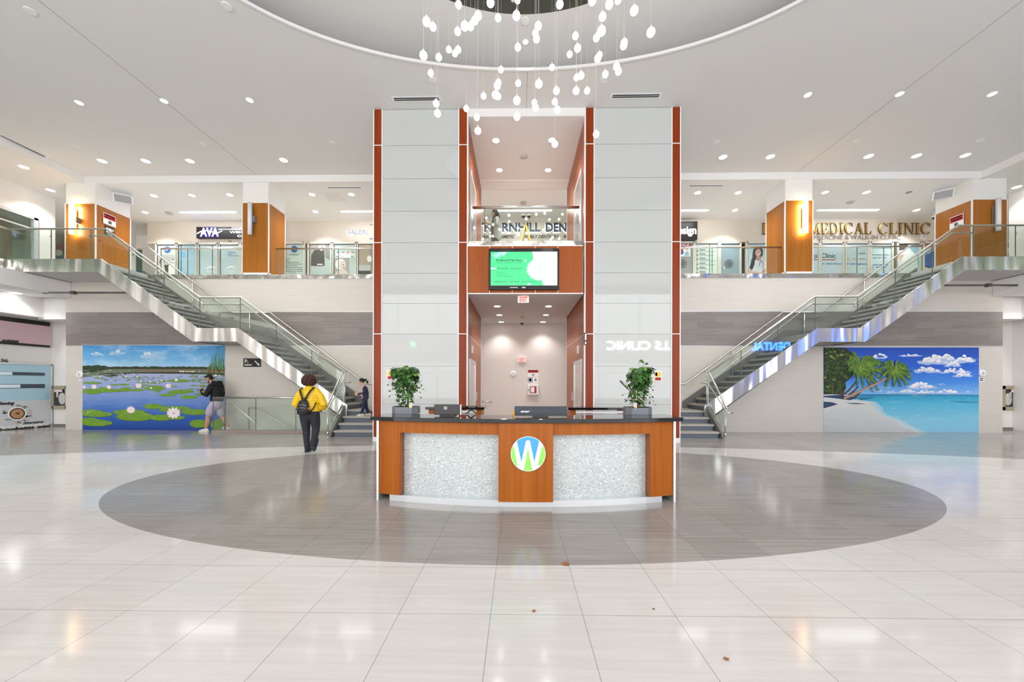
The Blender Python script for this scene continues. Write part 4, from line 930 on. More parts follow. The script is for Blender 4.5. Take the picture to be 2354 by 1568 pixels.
m.poly([(900, 440), (1950, 445), (1950, 465), (1300, 478), (950, 470)], M_('mud', '7d6c57', noise=.3, nscale=(20, 1, 60)))
m.poly([(350, 505), (900, 485), (1500, 480), (2205, 500), (2205, 520), (1500, 505), (900, 502), (500, 515)], td)
for k in range(90): m.oval(rnd.uniform(132, 950), rnd.uniform(455, 545), rnd.uniform(8, 26), 3, rnd.choice([tl, M_('marsh_pale', 'a9b4ad'), td]), n=8)
for k in range(40): m.oval(1540 + abs(rnd.gauss(0, 160)), 472 + rnd.uniform(-8, 8), 6, 5, M_('tiny_bloom', 'f0e9e6'), n=7)
m.poly([(430, 540), (560, 520), (700, 520), (640, 535), (560, 555), (500, 550)], td)
gr1, gr2, gr3, orn = M_('pad_green', '6f9a2c', noise=.2, nscale=(6, 1, 14)), M_('reed_green', '3f7a4f'), M_('pad_dark', '4d7420'), M_('reed_orange', 'a8792f')
for k in range(60): u = rnd.uniform(1950, 2200); m.stroke([(u, 490), (u + rnd.uniform(-6, 6), 440), (u + rnd.uniform(-20, 20), 400 - rnd.uniform(0, 30))], 3, .5, rnd.choice([orn, orn, tl, td]))
for k in range(70):
    u = rnd.uniform(1990, 2200); h = rnd.uniform(90, 390) * (1 - abs(u - 2110) / 210); m.stroke([(u, 440), (u + rnd.uniform(-12, 12), 440 - h * .5), (u + rnd.uniform(-45, 45), 430 - h)], 3.2, .6, rnd.choice([gr2, M_('reed_dark', '2f5b3c'), M_('reed_pale', '5f9268')]))
for k in range(160): m.oval(rnd.uniform(1700, 2200) if k % 2 else rnd.uniform(400, 2000), rnd.uniform(510, 620) if k % 2 else rnd.uniform(535, 610), rnd.uniform(10, 34), rnd.uniform(2.5, 5), rnd.choice([gr1, gr3, M_('far_pad', '5f7a4a')]), n=10)
pads = [(270, 640, 140, 16), (370, 565, 70, 11), (760, 562, 50, 8), (950, 560, 60, 8), (990, 632, 62, 12), (1130, 632, 75, 12), (1300, 615, 60, 12), (1540, 608, 170, 22), (600, 670, 65, 10), (740, 665, 80, 13), (1050, 676, 80, 9), (1220, 645, 55, 8), (960, 700, 80, 12), (440, 716, 65, 14), (765, 718, 75, 13),
        (280, 765, 150, 40), (500, 752, 240, 28), (740, 748, 110, 20), (920, 745, 120, 18), (1190, 718, 155, 30), (1200, 690, 100, 10), (1230, 767, 62, 10), (1370, 820, 130, 18), (1590, 765, 170, 28), (1470, 780, 95, 22), (1590, 795, 60, 10), (1685, 848, 126, 26), (1470, 692, 50, 9), (1720, 730, 58, 11), (1760, 676, 62, 8), (1770, 622, 48, 6), (1850, 608, 45, 5), (1900, 640, 60, 7),
        (1880, 805, 110, 20), (1870, 762, 70, 12), (1890, 682, 55, 16), (2180, 670, 30, 24), (2190, 720, 20, 20), (2190, 840, 22, 26), (2160, 615, 40, 9),
        (1170, 985, 145, 38), (1480, 1010, 235, 30), (1400, 1040, 145, 28), (260, 1070, 175, 38), (350, 1105, 225, 40), (820, 1072, 240, 45), (905, 1135, 280, 66), (1775, 1065, 200, 45), (1290, 1150, 175, 46), (1480, 1150, 150, 30), (220, 1195, 155, 42), (340, 1230, 235, 50), (1830, 1235, 135, 62), (2110, 1250, 110, 90)]
for (u, v, a, b) in pads:
    m.oval(u, v + b * .1, a, b, gr3, n=26, rnd=rnd, wob=.03); m.oval(u, v, a * .985, b * .93, gr1, n=26, rnd=rnd, wob=.04)
pw, pp, pk = M_('petal_white', 'efe6e6'), M_('petal_pink', 'dcc3c8'), M_('petal_heart', 'c86a80')
def lily(u, v, r):
    for ringn, (rr_, n_, c_) in enumerate(((1, 11, pp), (.95, 9, pw), (.6, 7, pw))):
        for k in range(n_):
            a = PI * 2 * (k + .5 * ringn) / n_; L_ = r * rr_
            tip = (u + L_ * math.cos(a), v - L_ * .85 * math.sin(a) - r * .05); w = L_ * .22
            m.poly([(u, v), (u + L_ * .55 * math.cos(a) - w * math.sin(a), v - L_ * .5 * math.sin(a) - w * math.cos(a)), tip, (u + L_ * .55 * math.cos(a) + w * math.sin(a), v - L_ * .5 * math.sin(a) + w * math.cos(a))], c_)
    for k in range(7): a = PI * (.1 + .8 * k / 6); m.poly([(u - r * .03, v + r * .1), (u + r * .36 * math.cos(a), v - r * .3 * math.sin(a) + r * .06), (u + r * .03, v + r * .1)], pk)
for (u, v, r) in ((160, 705, 30), (305, 700, 46), (522, 706, 38), (955, 684, 52), (1388, 684, 48), (1505, 597, 30), (1292, 605, 20), (1124, 624, 17), (990, 625, 17), (1138, 715, 20), (1235, 638, 13), (774, 550, 18), (936, 548, 18), (395, 556, 14), (845, 1040, 70), (1468, 1085, 112), (2080, 528, 20), (2135, 533, 15)): lily(u, v, r)
sg = M_('signature', 'dfe8d0')

for a_, b_ in (((190, 1100), (225, 1052)), ((225, 1052), (212, 1094)), ((212, 1094), (240, 1070)), ((240, 1070), (292, 1056))): m.stroke([a_, b_], 2, 1.5, sg)
m.finish('large wall mural of a pond with green lily pads and white water lilies')
mb = MB(); mb.box(m.x0, m.x1 + .04, YW - .03, YW, m.z1, m.z1 + .02); mb.build('trim_8', alu); struct(bpy.data.objects['trim_8'], 'thin strip above the lily pond mural', 'trim')

m = Mural(1893, 799, 2249, 995, (82, 112, 2226, 1300))
zf = lambda v: m.z1 + (m.z0 - m.z1) * (v - 112) / 1188
sky = grad_mat('mural_beach_sky', [(0, '7fb9ea'), (.25, '3f8be0'), (.6, '1b5fd0'), (1, '1247b0')], zf(765), zf(112), (1.2, 1, 4), .16, ((.8, 1, 5), '9cc3ee', .58, .72, .5))
sea = grad_mat('mural_beach_sea', [(0, '86bfdc'), (.35, '7cc2dc'), (.75, '4fb2d4'), (.93, '2b9cc4'), (1, '1c6fa0')], zf(1300), zf(765), (1.5, 1, 10), .14, ((1.4, 1, 12), 'a8dbe8', .55, .75, .5))
sand = grad_mat('mural_sand', [(0, 'b9bfc0'), (1, 'd3d4d2')], zf(1300), zf(800), (1.5, 1, 8), .6)
m.ms = [sky, sea, sand]
m.poly([(82, 112), (2226, 112), (2226, 770), (82, 770)], sky); m.poly([(82, 764), (2226, 768), (2226, 1300), (82, 1300)], sea)
blend = [M_('shore_a', '9fcad8'), M_('shore_b', 'b3cdd6'), M_('shore_c', 'c2cfd3')]
for i, (c_, off) in enumerate(zip(blend, (110, 55, 15))):
    edge = [(500 + off, 850), (700 + off, 870), (780 + off, 950), (850 + off, 1050), (1080 + off, 1130), (1250 + off, 1230), (1420 + off, 1300)]
    e2 = []
    for (a, b) in zip(edge[:-1], edge[1:]):
        for k in range(5): f = k / 5; e2.append((a[0] + (b[0] - a[0]) * f + rnd.uniform(-18, 18), a[1] + (b[1] - a[1]) * f))
    m.poly([(82, 780)] + e2 + [(1420 + off, 1300), (82, 1300)], c_)
m.poly([(82, 765), (420, 775), (500, 850), (690, 870), (760, 950), (830, 1050), (1050, 1130), (1200, 1230), (1380, 1300), (82, 1300)], sand)
dk, gd, gm, gl = M_('shade_blue', '2f4263'), M_('leaf_deep', '1e3016'), M_('leaf_mid', '40591d'), M_('leaf_lit', '86902c')
m.poly([(82, 790), (300, 775), (560, 815), (450, 850), (250, 825), (82, 808)], dk); m.poly([(82, 870), (200, 880), (280, 905), (190, 935), (82, 965)], dk); m.poly([(380, 888), (560, 890), (680, 903), (500, 905)], dk); m.poly([(540, 810), (820, 815), (600, 850)], M_('sea_shadow', '1f6f93')); m.poly([(1790, 860), (2000, 862), (2210, 875), (2210, 885), (1980, 875)], M_('sea_shadow', '1f6f93'))
cs, cb, cm_ = M_('bcloud_lit', 'f0eeee'), M_('bcloud_base', 'a6bde6'), M_('bcloud_mid', 'd5dbea')
def cloud(u, v, w, h, n):
    for k in range(n): m.oval(u + rnd.uniform(-w, w), v + rnd.uniform(0, h * .5), w * .42, h * .24, cb, rnd=rnd, wob=.25, n=12)
    for k in range(n * 2):
        q = rnd.uniform(-1, 1); hh = h * (1 - q * q); r = h * rnd.uniform(.18, .3); y = v - rnd.uniform(0, hh)
        m.oval(u + q * w * .85, y + r * .4, r * 1.7, r * 1.1, cm_, n=14); m.oval(u + q * w * .85 - r * .1, y, r * 1.35, r * .85, cs, n=14)
for c in ((860, 240, 100, 50, 6), (1290, 225, 130, 32, 7), (1620, 300, 190, 80, 14), (1790, 265, 90, 60, 9), (2030, 290, 120, 70, 11), (1880, 350, 110, 50, 8), (1500, 430, 130, 60, 9), (1620, 440, 80, 40, 6), (1900, 440, 160, 50, 10), (2010, 500, 110, 50, 7), (1430, 655, 160, 65, 13), (1240, 730, 120, 35, 10), (1500, 738, 150, 32, 10), (1790, 735, 170, 38, 12), (1010, 738, 60, 22, 5), (850, 722, 40, 14, 4), (940, 668, 50, 16, 4), (1710, 625, 50, 14, 4), (2090, 733, 60, 16, 4)): cloud(*c)
m.poly([(82, 112), (380, 118), (470, 190), (520, 330), (500, 430), (470, 520), (380, 600), (390, 680), (340, 765), (82, 770)], gd)
for k in range(260):
    u = rnd.uniform(90, 500); v = rnd.uniform(120, 760)
    if u > 520 - abs(v - 330) * .45: continue
    c_ = rnd.choice([gm, gm, gd, M_('leaf_moss', '2f4a1c'), gl if (v < 260 or rnd.random() < .25) else gm]); m.oval(u, v, rnd.uniform(10, 28), rnd.uniform(8, 18), c_, rnd=rnd, wob=.35, n=9)
tk, tkl = M_('trunk_dark', '5a3c2c'), M_('trunk_pale', 'b48d77')
m.stroke([(205, 760), (205, 600)], 9, 6, M_('trunk_olive', '5d5a33')); m.stroke([(312, 780), (325, 680)], 14, 6, tk)
m.stroke([(330, 780), (420, 720), (490, 640), (530, 590)], 14, 8, tk); m.stroke([(400, 560), (460, 540), (520, 520)], 6, 5, tk); m.stroke([(430, 780), (500, 720), (560, 660)], 14, 9, tk); m.stroke([(500, 825), (560, 760), (600, 720)], 16, 8, tk)
f1, f2, f3 = M_('frond_dark', '24441a'), M_('frond_mid', '47702a'), M_('frond_lit', '7f9c33')
def frond(c, tip, droop, n=16, L_=70):
    cx_, cy_ = c; pts = []
    for i in range(9): f = i / 8; pts.append((cx_ + (tip[0] - cx_) * f, cy_ + (tip[1] - cy_) * f - droop * math.sin(PI * f) * 1.0))
    for c_, ll in ((f1, 1.25), (f2, 1.0), (f2, .8)):
        for i in range(n):
            f = (i + .5) / n; a = pts[int(f * 8)]; b = pts[min(int(f * 8) + 1, 8)]; q = f * 8 - int(f * 8); x = a[0] + (b[0] - a[0]) * q; y = a[1] + (b[1] - a[1]) * q
            for sd in (-1, 1):
                l = L_ * ll * (1 - .45 * f) * rnd.uniform(.7, 1.15); dx = (tip[0] - cx_) * .004 * l; m.stroke([(x, y), (x + dx + sd * l * .18, y + l * .45 * (1 if sd > 0 else .6)), (x + dx + sd * l * .25, y + l)], 7, .8, c_ if rnd.random() < .75 else f3)
    m.stroke(pts, 4, 1, f3)
for tip in ((500, 170), (420, 300), (460, 250), (560, 230), (640, 240), (700, 220), (820, 290), (760, 260), (860, 330), (850, 440), (440, 420)): frond((572, 440), tip, 70, 20, 85)
for tip in ((540, 640), (620, 680), (700, 640), (780, 600), (850, 560), (900, 500), (730, 720), (800, 700)): frond((572, 440), tip, 60, 14, 60)
m.stroke([(350, 825), (480, 770), (620, 700), (800, 620), (950, 540), (1045, 475)], 18, 8, tkl)
for tip in ((930, 310), (960, 300), (1200, 360), (1240, 480), (880, 390), (1000, 290), (1080, 290), (1170, 330), (1230, 420), (1240, 540), (1200, 620), (1120, 640), (1040, 640), (940, 640), (900, 500)): frond((1048, 460), tip, 50, 16, 70)
m.finish('large wall mural of a tropical beach with leaning palm trees and blue sea')
mb = MB(); mb.box(m.x0, m.x1 + .04, YW - .03, YW, m.z1, m.z1 + .02); mb.build('trim_9', alu); struct(bpy.data.objects['trim_9'], 'thin strip above the beach mural', 'trim')
#%%SHOPS
# ------------------------------------------------------------------ shop fronts on the upper level
frame_m = mat('shop_frame_cream', 'd8d6ca', .4, .2)
film = mat('frosted_blue_film', 'bcd0d6', .3, coat=.5); film2 = mat('frosted_green_film', 'c5d6ce', .3, coat=.5); film3 = mat('clear_blue_glass', '9fc3d4', .2, coat=.5); film4 = mat('grey_blue_film', '8aa0aa', .3, coat=.5)
WN = [10]
def shop_window(a, c, m, label, top=561.5, door=False, split=None, decor=()):
    x0, z1 = W(a, top, YSH); x1, _ = W(c, top, YSH); n = WN[0]; WN[0] += 1
    fr = MB(); w = .035
    fr.box(x0 - .04, x0 + w, YSH - .05, YSH + .05, ZU, z1 + .05); fr.box(x1 - w, x1 + .04, YSH - .05, YSH + .05, ZU, z1 + .05); fr.box(x0, x1, YSH - .05, YSH + .05, z1 - .03, z1 + .06); fr.box(x0, x1, YSH - .05, YSH + .05, ZU, ZU + .08)
    if door: fr.box(x0 + w, x1 - w, YSH - .045, YSH + .04, z1 - .18, z1 - .13)
    o = fr.build(('door_%d' if door else 'window_%d') % n, frame_m); struct(o, label, 'door' if door else 'window')
    p = MB(); p.box(x0 + w, x1 - w, YSH - .008, YSH + .008, ZU + .05, z1 - .03); p.build('pane', m, o)
    g = MB(); g.box(x0 + w - .004, x0 + w + .02, YSH - .03, YSH, ZU + .05, z1 - .03); g.box(x0 + w, x1 - w, YSH - .03, YSH, z1 - .05, z1 - .028)
    if split: xs_ = W(split, top, YSH)[0]; g.box(xs_ - .01, xs_ + .01, YSH - .02, YSH, ZU, z1 - .03)
    g.build('gasket', mat('dark_gasket', '31424a', .4), o)
    if door:
        h = MB(); hx = x0 + .14; h.tube([(hx, YSH - .02, ZU + .9), (hx, YSH - .07, ZU + .9), (hx, YSH - .07, ZU + 1.25), (hx, YSH - .02, ZU + 1.25)], .015, 8); h.build('pull_handle', whitemetal, o, smooth=True)
    return o
w286a = shop_window(361, 406, film2, 'first window of the cosmetic clinic')
w286b = shop_window(409, 454, film3, 'second window of the cosmetic clinic', split=417)
w286c = shop_window(457, 502, film, 'third window of the cosmetic clinic', split=489)
d286 = shop_window(505, 552, film, 'glass door of the cosmetic clinic', door=True)
shop_window(556, 652, film, 'cosmetic clinic window behind the column')
wsv = shop_window(655, 700, film2, 'window with the list of services', top=560)
wsa = shop_window(710, 763, mat('salon_glass', 'b3c2c0', .2, coat=.6), 'first salon window', top=560)
wsb = shop_window(766, 819, mat('salon_glass', 'b3c2c0'), 'second salon window', top=560)
wsc = shop_window(822, 870, mat('salon_glass_brown', '998e83', .2, coat=.6), 'third salon window', top=560)
wd1 = shop_window(1540, 1594, mat('grey_mirror_film', '9a9c9c', .25, coat=.5), 'window beside the black sign', top=559)
wd2 = shop_window(1598, 1651, film2, 'window with the design service list', top=559, split=1631)
wd3 = shop_window(1655, 1701, film4, 'glass door of the design shop', top=559, door=True)
wd4 = shop_window(1716, 1790, film, 'clinic window with the portrait', top=559)
wm0 = shop_window(1794, 1882, film, 'clinic window behind the column', top=559)
wm1 = shop_window(1886, 1937, film, 'clinic window with the word Clinic', top=559)
wm2 = shop_window(1943, 1995, film, 'clinic window with papers', top=559)
wm3 = shop_window(2000, 2050, film, 'clinic glass door', top=559, door=True)
wm4 = shop_window(2062, 2114, film, 'clinic window with a doctor poster', top=559)
wm5 = shop_window(2121, 2190, film, 'last clinic window', top=559)
YT = YSH - .012
def wtext(txt, px, py, capx, m, parent, widpx=None, **k):
    x, z = W(px, py, YT); s_ = YT / F
    return mesh_text(txt, capx * s_, m, parent, (x, k.pop('Y', YT), z), width=(widpx * s_ if widpx else None), ext=.002, **k)
class Flat:
    def __init__(s, Y, ox, oy, sc_): s.Y, s.ox, s.oy, s.s, s.mb, s.ms, s.k = Y, ox, oy, sc_, MB(), [], 0
    def P(s, u, v): x, z = W(s.ox + u / s.s, s.oy + v / s.s, s.Y); return x, z
    def poly(s, pts, m):
        if m not in s.ms: s.ms.append(m)
        s.k += 1; y = s.Y - s.k * .0006
        s.mb.poly([(s.P(u, v)[0], y, s.P(u, v)[1]) for u, v in pts], s.ms.index(m)); return s
    def oval(s, u, v, a, b, m, n=22, rot=0): return s.poly([(u + a * math.cos(2 * PI * k / n) * math.cos(rot) - b * math.sin(2 * PI * k / n) * math.sin(rot), v + a * math.cos(2 * PI * k / n) * math.sin(rot) + b * math.sin(2 * PI * k / n) * math.cos(rot)) for k in range(n)], m)
    def rect(s, a, b, c, d, m): return s.poly([(a, b), (c, b), (c, d), (a, d)], m)
    def build(s, name, label=None, cat=None, parent=None):
        o = s.mb.build(name, s.ms, parent)
        return tag(o, label, cat) if label else o
g1, g2, g3, g4, g5 = mat('grey_tone_pale', 'd5d8d6'), mat('grey_tone_light', 'b5b6b4'), mat('grey_tone_mid', '85817f'), mat('grey_tone_dark', '4a4644'), mat('grey_tone_black', '24211f')
skin_p = mat('printed_skin', 'dcb09c'); skin_d = mat('printed_skin_shade', 'c08f7b'); navy = mat('printed_navy', '2f5fa6'); dkhair = mat('printed_hair', '2b2524')
# portrait of a woman with a stethoscope
q = Flat(YT - .002, 1700, 430, 6.273)
q.rect(88, 875, 390, 1262, mat('poster_sky', 'bcd6e2')); q.poly([(200, 900), (235, 868), (310, 868), (340, 910), (335, 985), (315, 1010), (240, 1030), (215, 1120), (180, 1200), (130, 1180), (150, 1100), (185, 1020), (190, 950)], dkhair)
q.poly([(105, 1180), (130, 1090), (190, 1060), (240, 1055), (320, 1035), (375, 1075), (390, 1110), (390, 1262), (100, 1262)], mat('poster_scrubs', 'd9dde2')); q.poly([(240, 1000), (305, 1000), (315, 1045), (275, 1070), (240, 1050)], skin_d)
q.oval(268, 945, 42, 58, skin_p); q.poly([(225, 935), (235, 880), (300, 878), (312, 930), (290, 895), (250, 897)], dkhair); q.oval(252, 940, 7, 3, g5); q.oval(285, 938, 7, 3, g5); q.poly([(250, 970), (290, 966), (272, 982)], paper); q.poly([(190, 1000), (225, 1010), (215, 1120), (180, 1200), (140, 1170)], dkhair)
for k in range(14): a = PI * (.95 + 1.3 * k / 13); q.oval(313 + 27 * math.cos(a), 1130 + 60 * math.sin(a), 5, 7, g5, n=8)
q.poly([(100, 1180), (180, 1215), (300, 1240), (388, 1225), (388, 1260), (110, 1262)], skin_p); q.poly([(345, 1190), (388, 1180), (388, 1215), (320, 1235)], skin_d)
q.build('poster', 'poster of a smiling woman with arms crossed and stethoscope in an upper shop window', 'poster')
# couple in greyscale
q = Flat(YT - .002, 340, 480, 7.356)
q.rect(165, 775, 478, 1110, g2); q.oval(240, 900, 42, 55, g5); q.oval(242, 915, 32, 46, g1); q.poly([(195, 965), (285, 965), (330, 1110), (190, 1110)], g1); q.oval(420, 850, 45, 55, g1); q.oval(420, 835, 46, 30, g2); q.poly([(350, 960), (400, 930), (470, 930), (478, 1110), (340, 1110)], mat('printed_coat', 'e8ecec')); q.poly([(275, 960), (350, 945), (345, 1110), (310, 1110)], g4)
q.rect(225, 905, 262, 912, g5); q.rect(395, 855, 450, 864, g5)
q.build('poster', 'grey poster of a woman beside a man with glasses in the first clinic window', 'poster')
q = Flat(YT - .002, 340, 480, 7.356); q.oval(328, 692, 56, 56, navy, n=32); o = q.build('round_decal', 'round blue logo decal above the poster of a couple', 'decal'); wtext('AVA', 379, 576, 2.2, paper, o, 8, Y=YT - .006, bold=.05)
for (px, wpar, k) in ((484, w286c, 0), (530, d286, 1)):
    for r_ in (1,):
        q = Flat(YT - .004, px - 12, 610, 1); q.poly([(2, 10), (5, 4), (12, 1), (20, 3), (24, 8), (17, 5), (9, 6)], paper); q.build('white_swoosh', parent=wpar)
    wtext('AVA', px - 9, 626.5, 4.6, paper, wpar, 17, Y=YT - .005)
q = Flat(YT - .003, 340, 480, 7.356); q.rect(570, 735, 630, 822, mat('blue_sticker', '6fb0e0')); q.build('blue_sticker', 'blue angled sticker in the second cosmetic clinic window', 'sticker')
for k, w_ in enumerate((18, 18, 12, 26)): 
    x_, z_ = W(522 + (k % 2) * 3, 579 + k * 3.2, YT); mb = MB(); mb.box(x_, x_ + w_ * YT / F, YT - .004, YT - .002, z_, z_ + .015); mb.build('printed_line', navy, d286)
# services list and salon photographs
q = Flat(YT - .003, 600, 380, 5.117); q.oval(391, 987, 40, 40, navy, n=32); o = q.build('round_decal', 'round blue logo decal above the list of services', 'decal')
wtext('OUR SERVICES', 664.5, 586.5, 1.9, ink, wsv, 23)
for k, t_ in enumerate(('Filler', 'Botox', 'Weight loss programs', 'RF Fractional treatments', 'PRP Microneedling', 'Double chin fat reduction', 'Acne & Acne scar treatments', 'Hyperpigmentation (Melasma)', '   treatments')):
    wtext(t_, 657.5, 595.5 + k * 4.1, 2.0, ink, wsv, len(t_) * 1.5)
q = Flat(YT - .003, 600, 380, 5.117)
q.rect(572, 925, 752, 1190, mat('photo_beige', 'aca59f')); q.poly([(585, 1180), (590, 1060), (640, 980), (660, 950), (720, 950), (745, 1010), (748, 1180), (690, 1185)], g4); q.poly([(640, 1000), (665, 955), (710, 950), (735, 985), (715, 1010), (680, 985)], g1); q.rect(660, 1160, 725, 1172, paper)
q.build('poster', 'photograph of a person with long dark hair in the first salon window', 'poster')
q = Flat(YT - .003, 600, 380, 5.117); q.poly([(755, 925), (805, 925), (808, 1115), (757, 1085)], g3); q.build('poster', 'narrow grey poster panel right of the dark hair photograph', 'poster')
q = Flat(YT - .003, 600, 380, 5.117)
q.rect(862, 1092, 1035, 1285, mat('photo_mauve', '9d9291')); q.oval(935, 1165, 62, 65, g1); q.oval(960, 1180, 38, 58, mat('photo_face', 'c9bdb5')); q.poly([(900, 1240), (1000, 1235), (1035, 1285), (865, 1285)], mat('photo_face', 'c9bdb5')); q.oval(968, 1172, 10, 4, g4); q.oval(975, 1205, 12, 5, g4)
q.build('poster', 'photograph of a blond woman in the second salon window', 'poster')
for k, (a, c_) in enumerate(((882, g1), (942, paper), (1000, paper), (1058, g1))):
    q = Flat(YT - .003, 600, 380, 5.117); q.rect(a, 1015, a + 55, 1088, c_); q.rect(a + 5, 1020, a + 45, 1030, (navy, ink, red_i, mat('photo_green', '3d6b4d'))[k]); q.rect(a + 3, 1068 if k != 2 else 1045, a + 30, 1078 if k != 2 else 1050, (navy, g2, red_i, mat('photo_green', '3d6b4d'))[k])
    q.build('paper_notice', '%s small paper notice from the left in the second salon window' % ordinal(k), 'notice').__setitem__('group', 'papers in the second salon window')
q = Flat(YT - .003, 600, 380, 5.117); q.rect(1145, 925, 1290, 1170, mat('photo_tan', 'a99a86')); q.rect(1130, 1172, 1290, 1240, g2); q.oval(1275, 1100, 28, 38, paper); q.rect(1130, 1243, 1290, 1284, g5); q.build('salon_counter_view', parent=wsc)
# signs
def sign_box(a, b, c, d, Y, m, label, name='shop_sign'):
    x0, z1 = W(a, b, Y); x1, z0 = W(c, d, Y); t = thing(name, label, 'sign', ((x0 + x1) / 2, Y, z0)); mb = MB(); mb.box(x0, x1, Y, YSH, z0, z1); mb.build('sign_box', m, t, bevel=.01); return t
sa = sign_box(451, 521.5, 648, 546.5, 15.25, mat('sign_black', '231c1c', .35), 'long black illuminated AVA sign on the cream wall')
whl = mat('lit_letter_soft', 'ffffff', .4, emit=1.2); blue_halo = mat('lit_blue_halo', '3a34ff', .4, emit=2.2, emc='3a34ff')
x_, z_ = W(461, 543, 15.24); k_ = 15.24 / F
mesh_text('AVA', 19 * k_, blue_halo, sa, (x_, 15.245, z_), bold=.09, width=45 * k_, name='letter_halo'); mesh_text('AVA', 19 * k_, whl, sa, (x_, 15.238, z_), bold=.03, width=43 * k_)
mb = MB(); pts = [W(a, b, 15.23) for a, b in ((453, 537), (462, 532), (475, 530), (490, 534), (500, 536), (510, 531))]; mb.tube([(p[0], 15.23, p[1]) for p in pts], .02, 6); mb.build('swoosh', whl, sa, smooth=True)
mb = MB(); pts = [W(a, b, 15.23) for a, b in ((503, 527.5), (520, 527), (540, 528), (560, 528), (640, 527))]; mb.tube([(p[0], 15.23, p[1]) for p in pts], .015, 6); mb.build('swoosh', whl, sa, smooth=True)
for tx, px, py, w_ in (('COSMETIC', 532, 527, 60), ('WEIGHT LOSS', 528, 536, 88), ('CLINIC', 545, 544.8, 46)): mesh_text(tx, 4.8 * k_, whl, sa, (W(px, py, 15.24)[0], 15.24, W(px, py, 15.24)[1]), bold=.03, width=w_ * k_)
t = thing('shop_sign', 'slim SALON lettering with blue white glow on the cream wall', 'sign', (W(798, 541, YSH)[0], YSH, W(798, 541, YSH)[1]))
x_, z_ = W(799, 540, YSH)
mesh_text('SALON', 11 * YSH / F, whl, t, (x_ - .02, YSH - .012, z_ - .01), bold=.035, width=46 * YSH / F, name='letter_halo'); mesh_text('SALON', 11 * YSH / F, mat('sign_blue', '4f5fa8', .4), t, (x_, YSH - .02, z_), width=45 * YSH / F)
mb = MB(); xa, za = W(850, 517, YSH); xb, zb_ = W(850, 549, YSH)
for z in (za, zb_): mb.box(xa, xa + .5, YSH - .02, YSH, z - .01, z + .01)
mb.build('corner_bar', mat('sign_blue', '4f5fa8'), t)
sd = sign_box(1490, 509, 1603.5, 550, 15.2, mat('sign_black', '231c1c'), 'black sign with bold white word Design beside the right pillar')
x_, z_ = W(1544, 537.5, 15.19); mesh_text('Design', 17 * k_, whl, sd, (x_, 15.19, z_), bold=.04, width=55 * k_)
# thornhill dental
t = thing('shop_sign', 'dark blue THORNHILL DENTAL letters with white glow above the upper lift lobby', 'sign', (0.3, YSH, W(1200, 532, YSH)[1]))
nb = mat('letter_navy', '2b3d55', .4); kk = YSH / F
for tx, px, w_ in (('THORNHILL', 1096, 147), ('DENTAL', 1253, 93)):
    x_, z_ = W(px, 533, YSH); mesh_text(tx, 19 * kk, mat('lit_letter_halo', 'eef6ff', .4, emit=1.0), t, (x_ - .03, YSH - .01, z_ - .03), bold=.06, width=(w_ + 2) * kk, name='letter_halo'); mesh_text(tx, 19 * kk, nb, t, (x_, YSH - .04, z_), bold=.05, width=w_ * kk, ext=.01)
for tx, px, w_ in (('IMPLANT', 1089, 42), ('COSMETIC', 1140, 42), ('FAMILY DENTISTRY', 1205, 80), ('905', 1294, 18)):
    x_, z_ = W(px, 548, YSH); mesh_text(tx, 7.4 * kk, ink, t, (x_, YSH - .02, z_), shear=.25, bold=.03, width=w_ * kk)
for tx, px, py, lab in (('288', 1199, 556.5, 'small grey unit number 288 below the dental lettering'), ('286', 524, 557.8, 'small grey unit number 286 above the cosmetic clinic door'), ('290', 1879, 554.8, 'small grey unit number 290 above the medical clinic windows')):
    tag(wtext(tx, px, py, 4.8, g3, None, 9, name='unit_number'), lab, 'number')
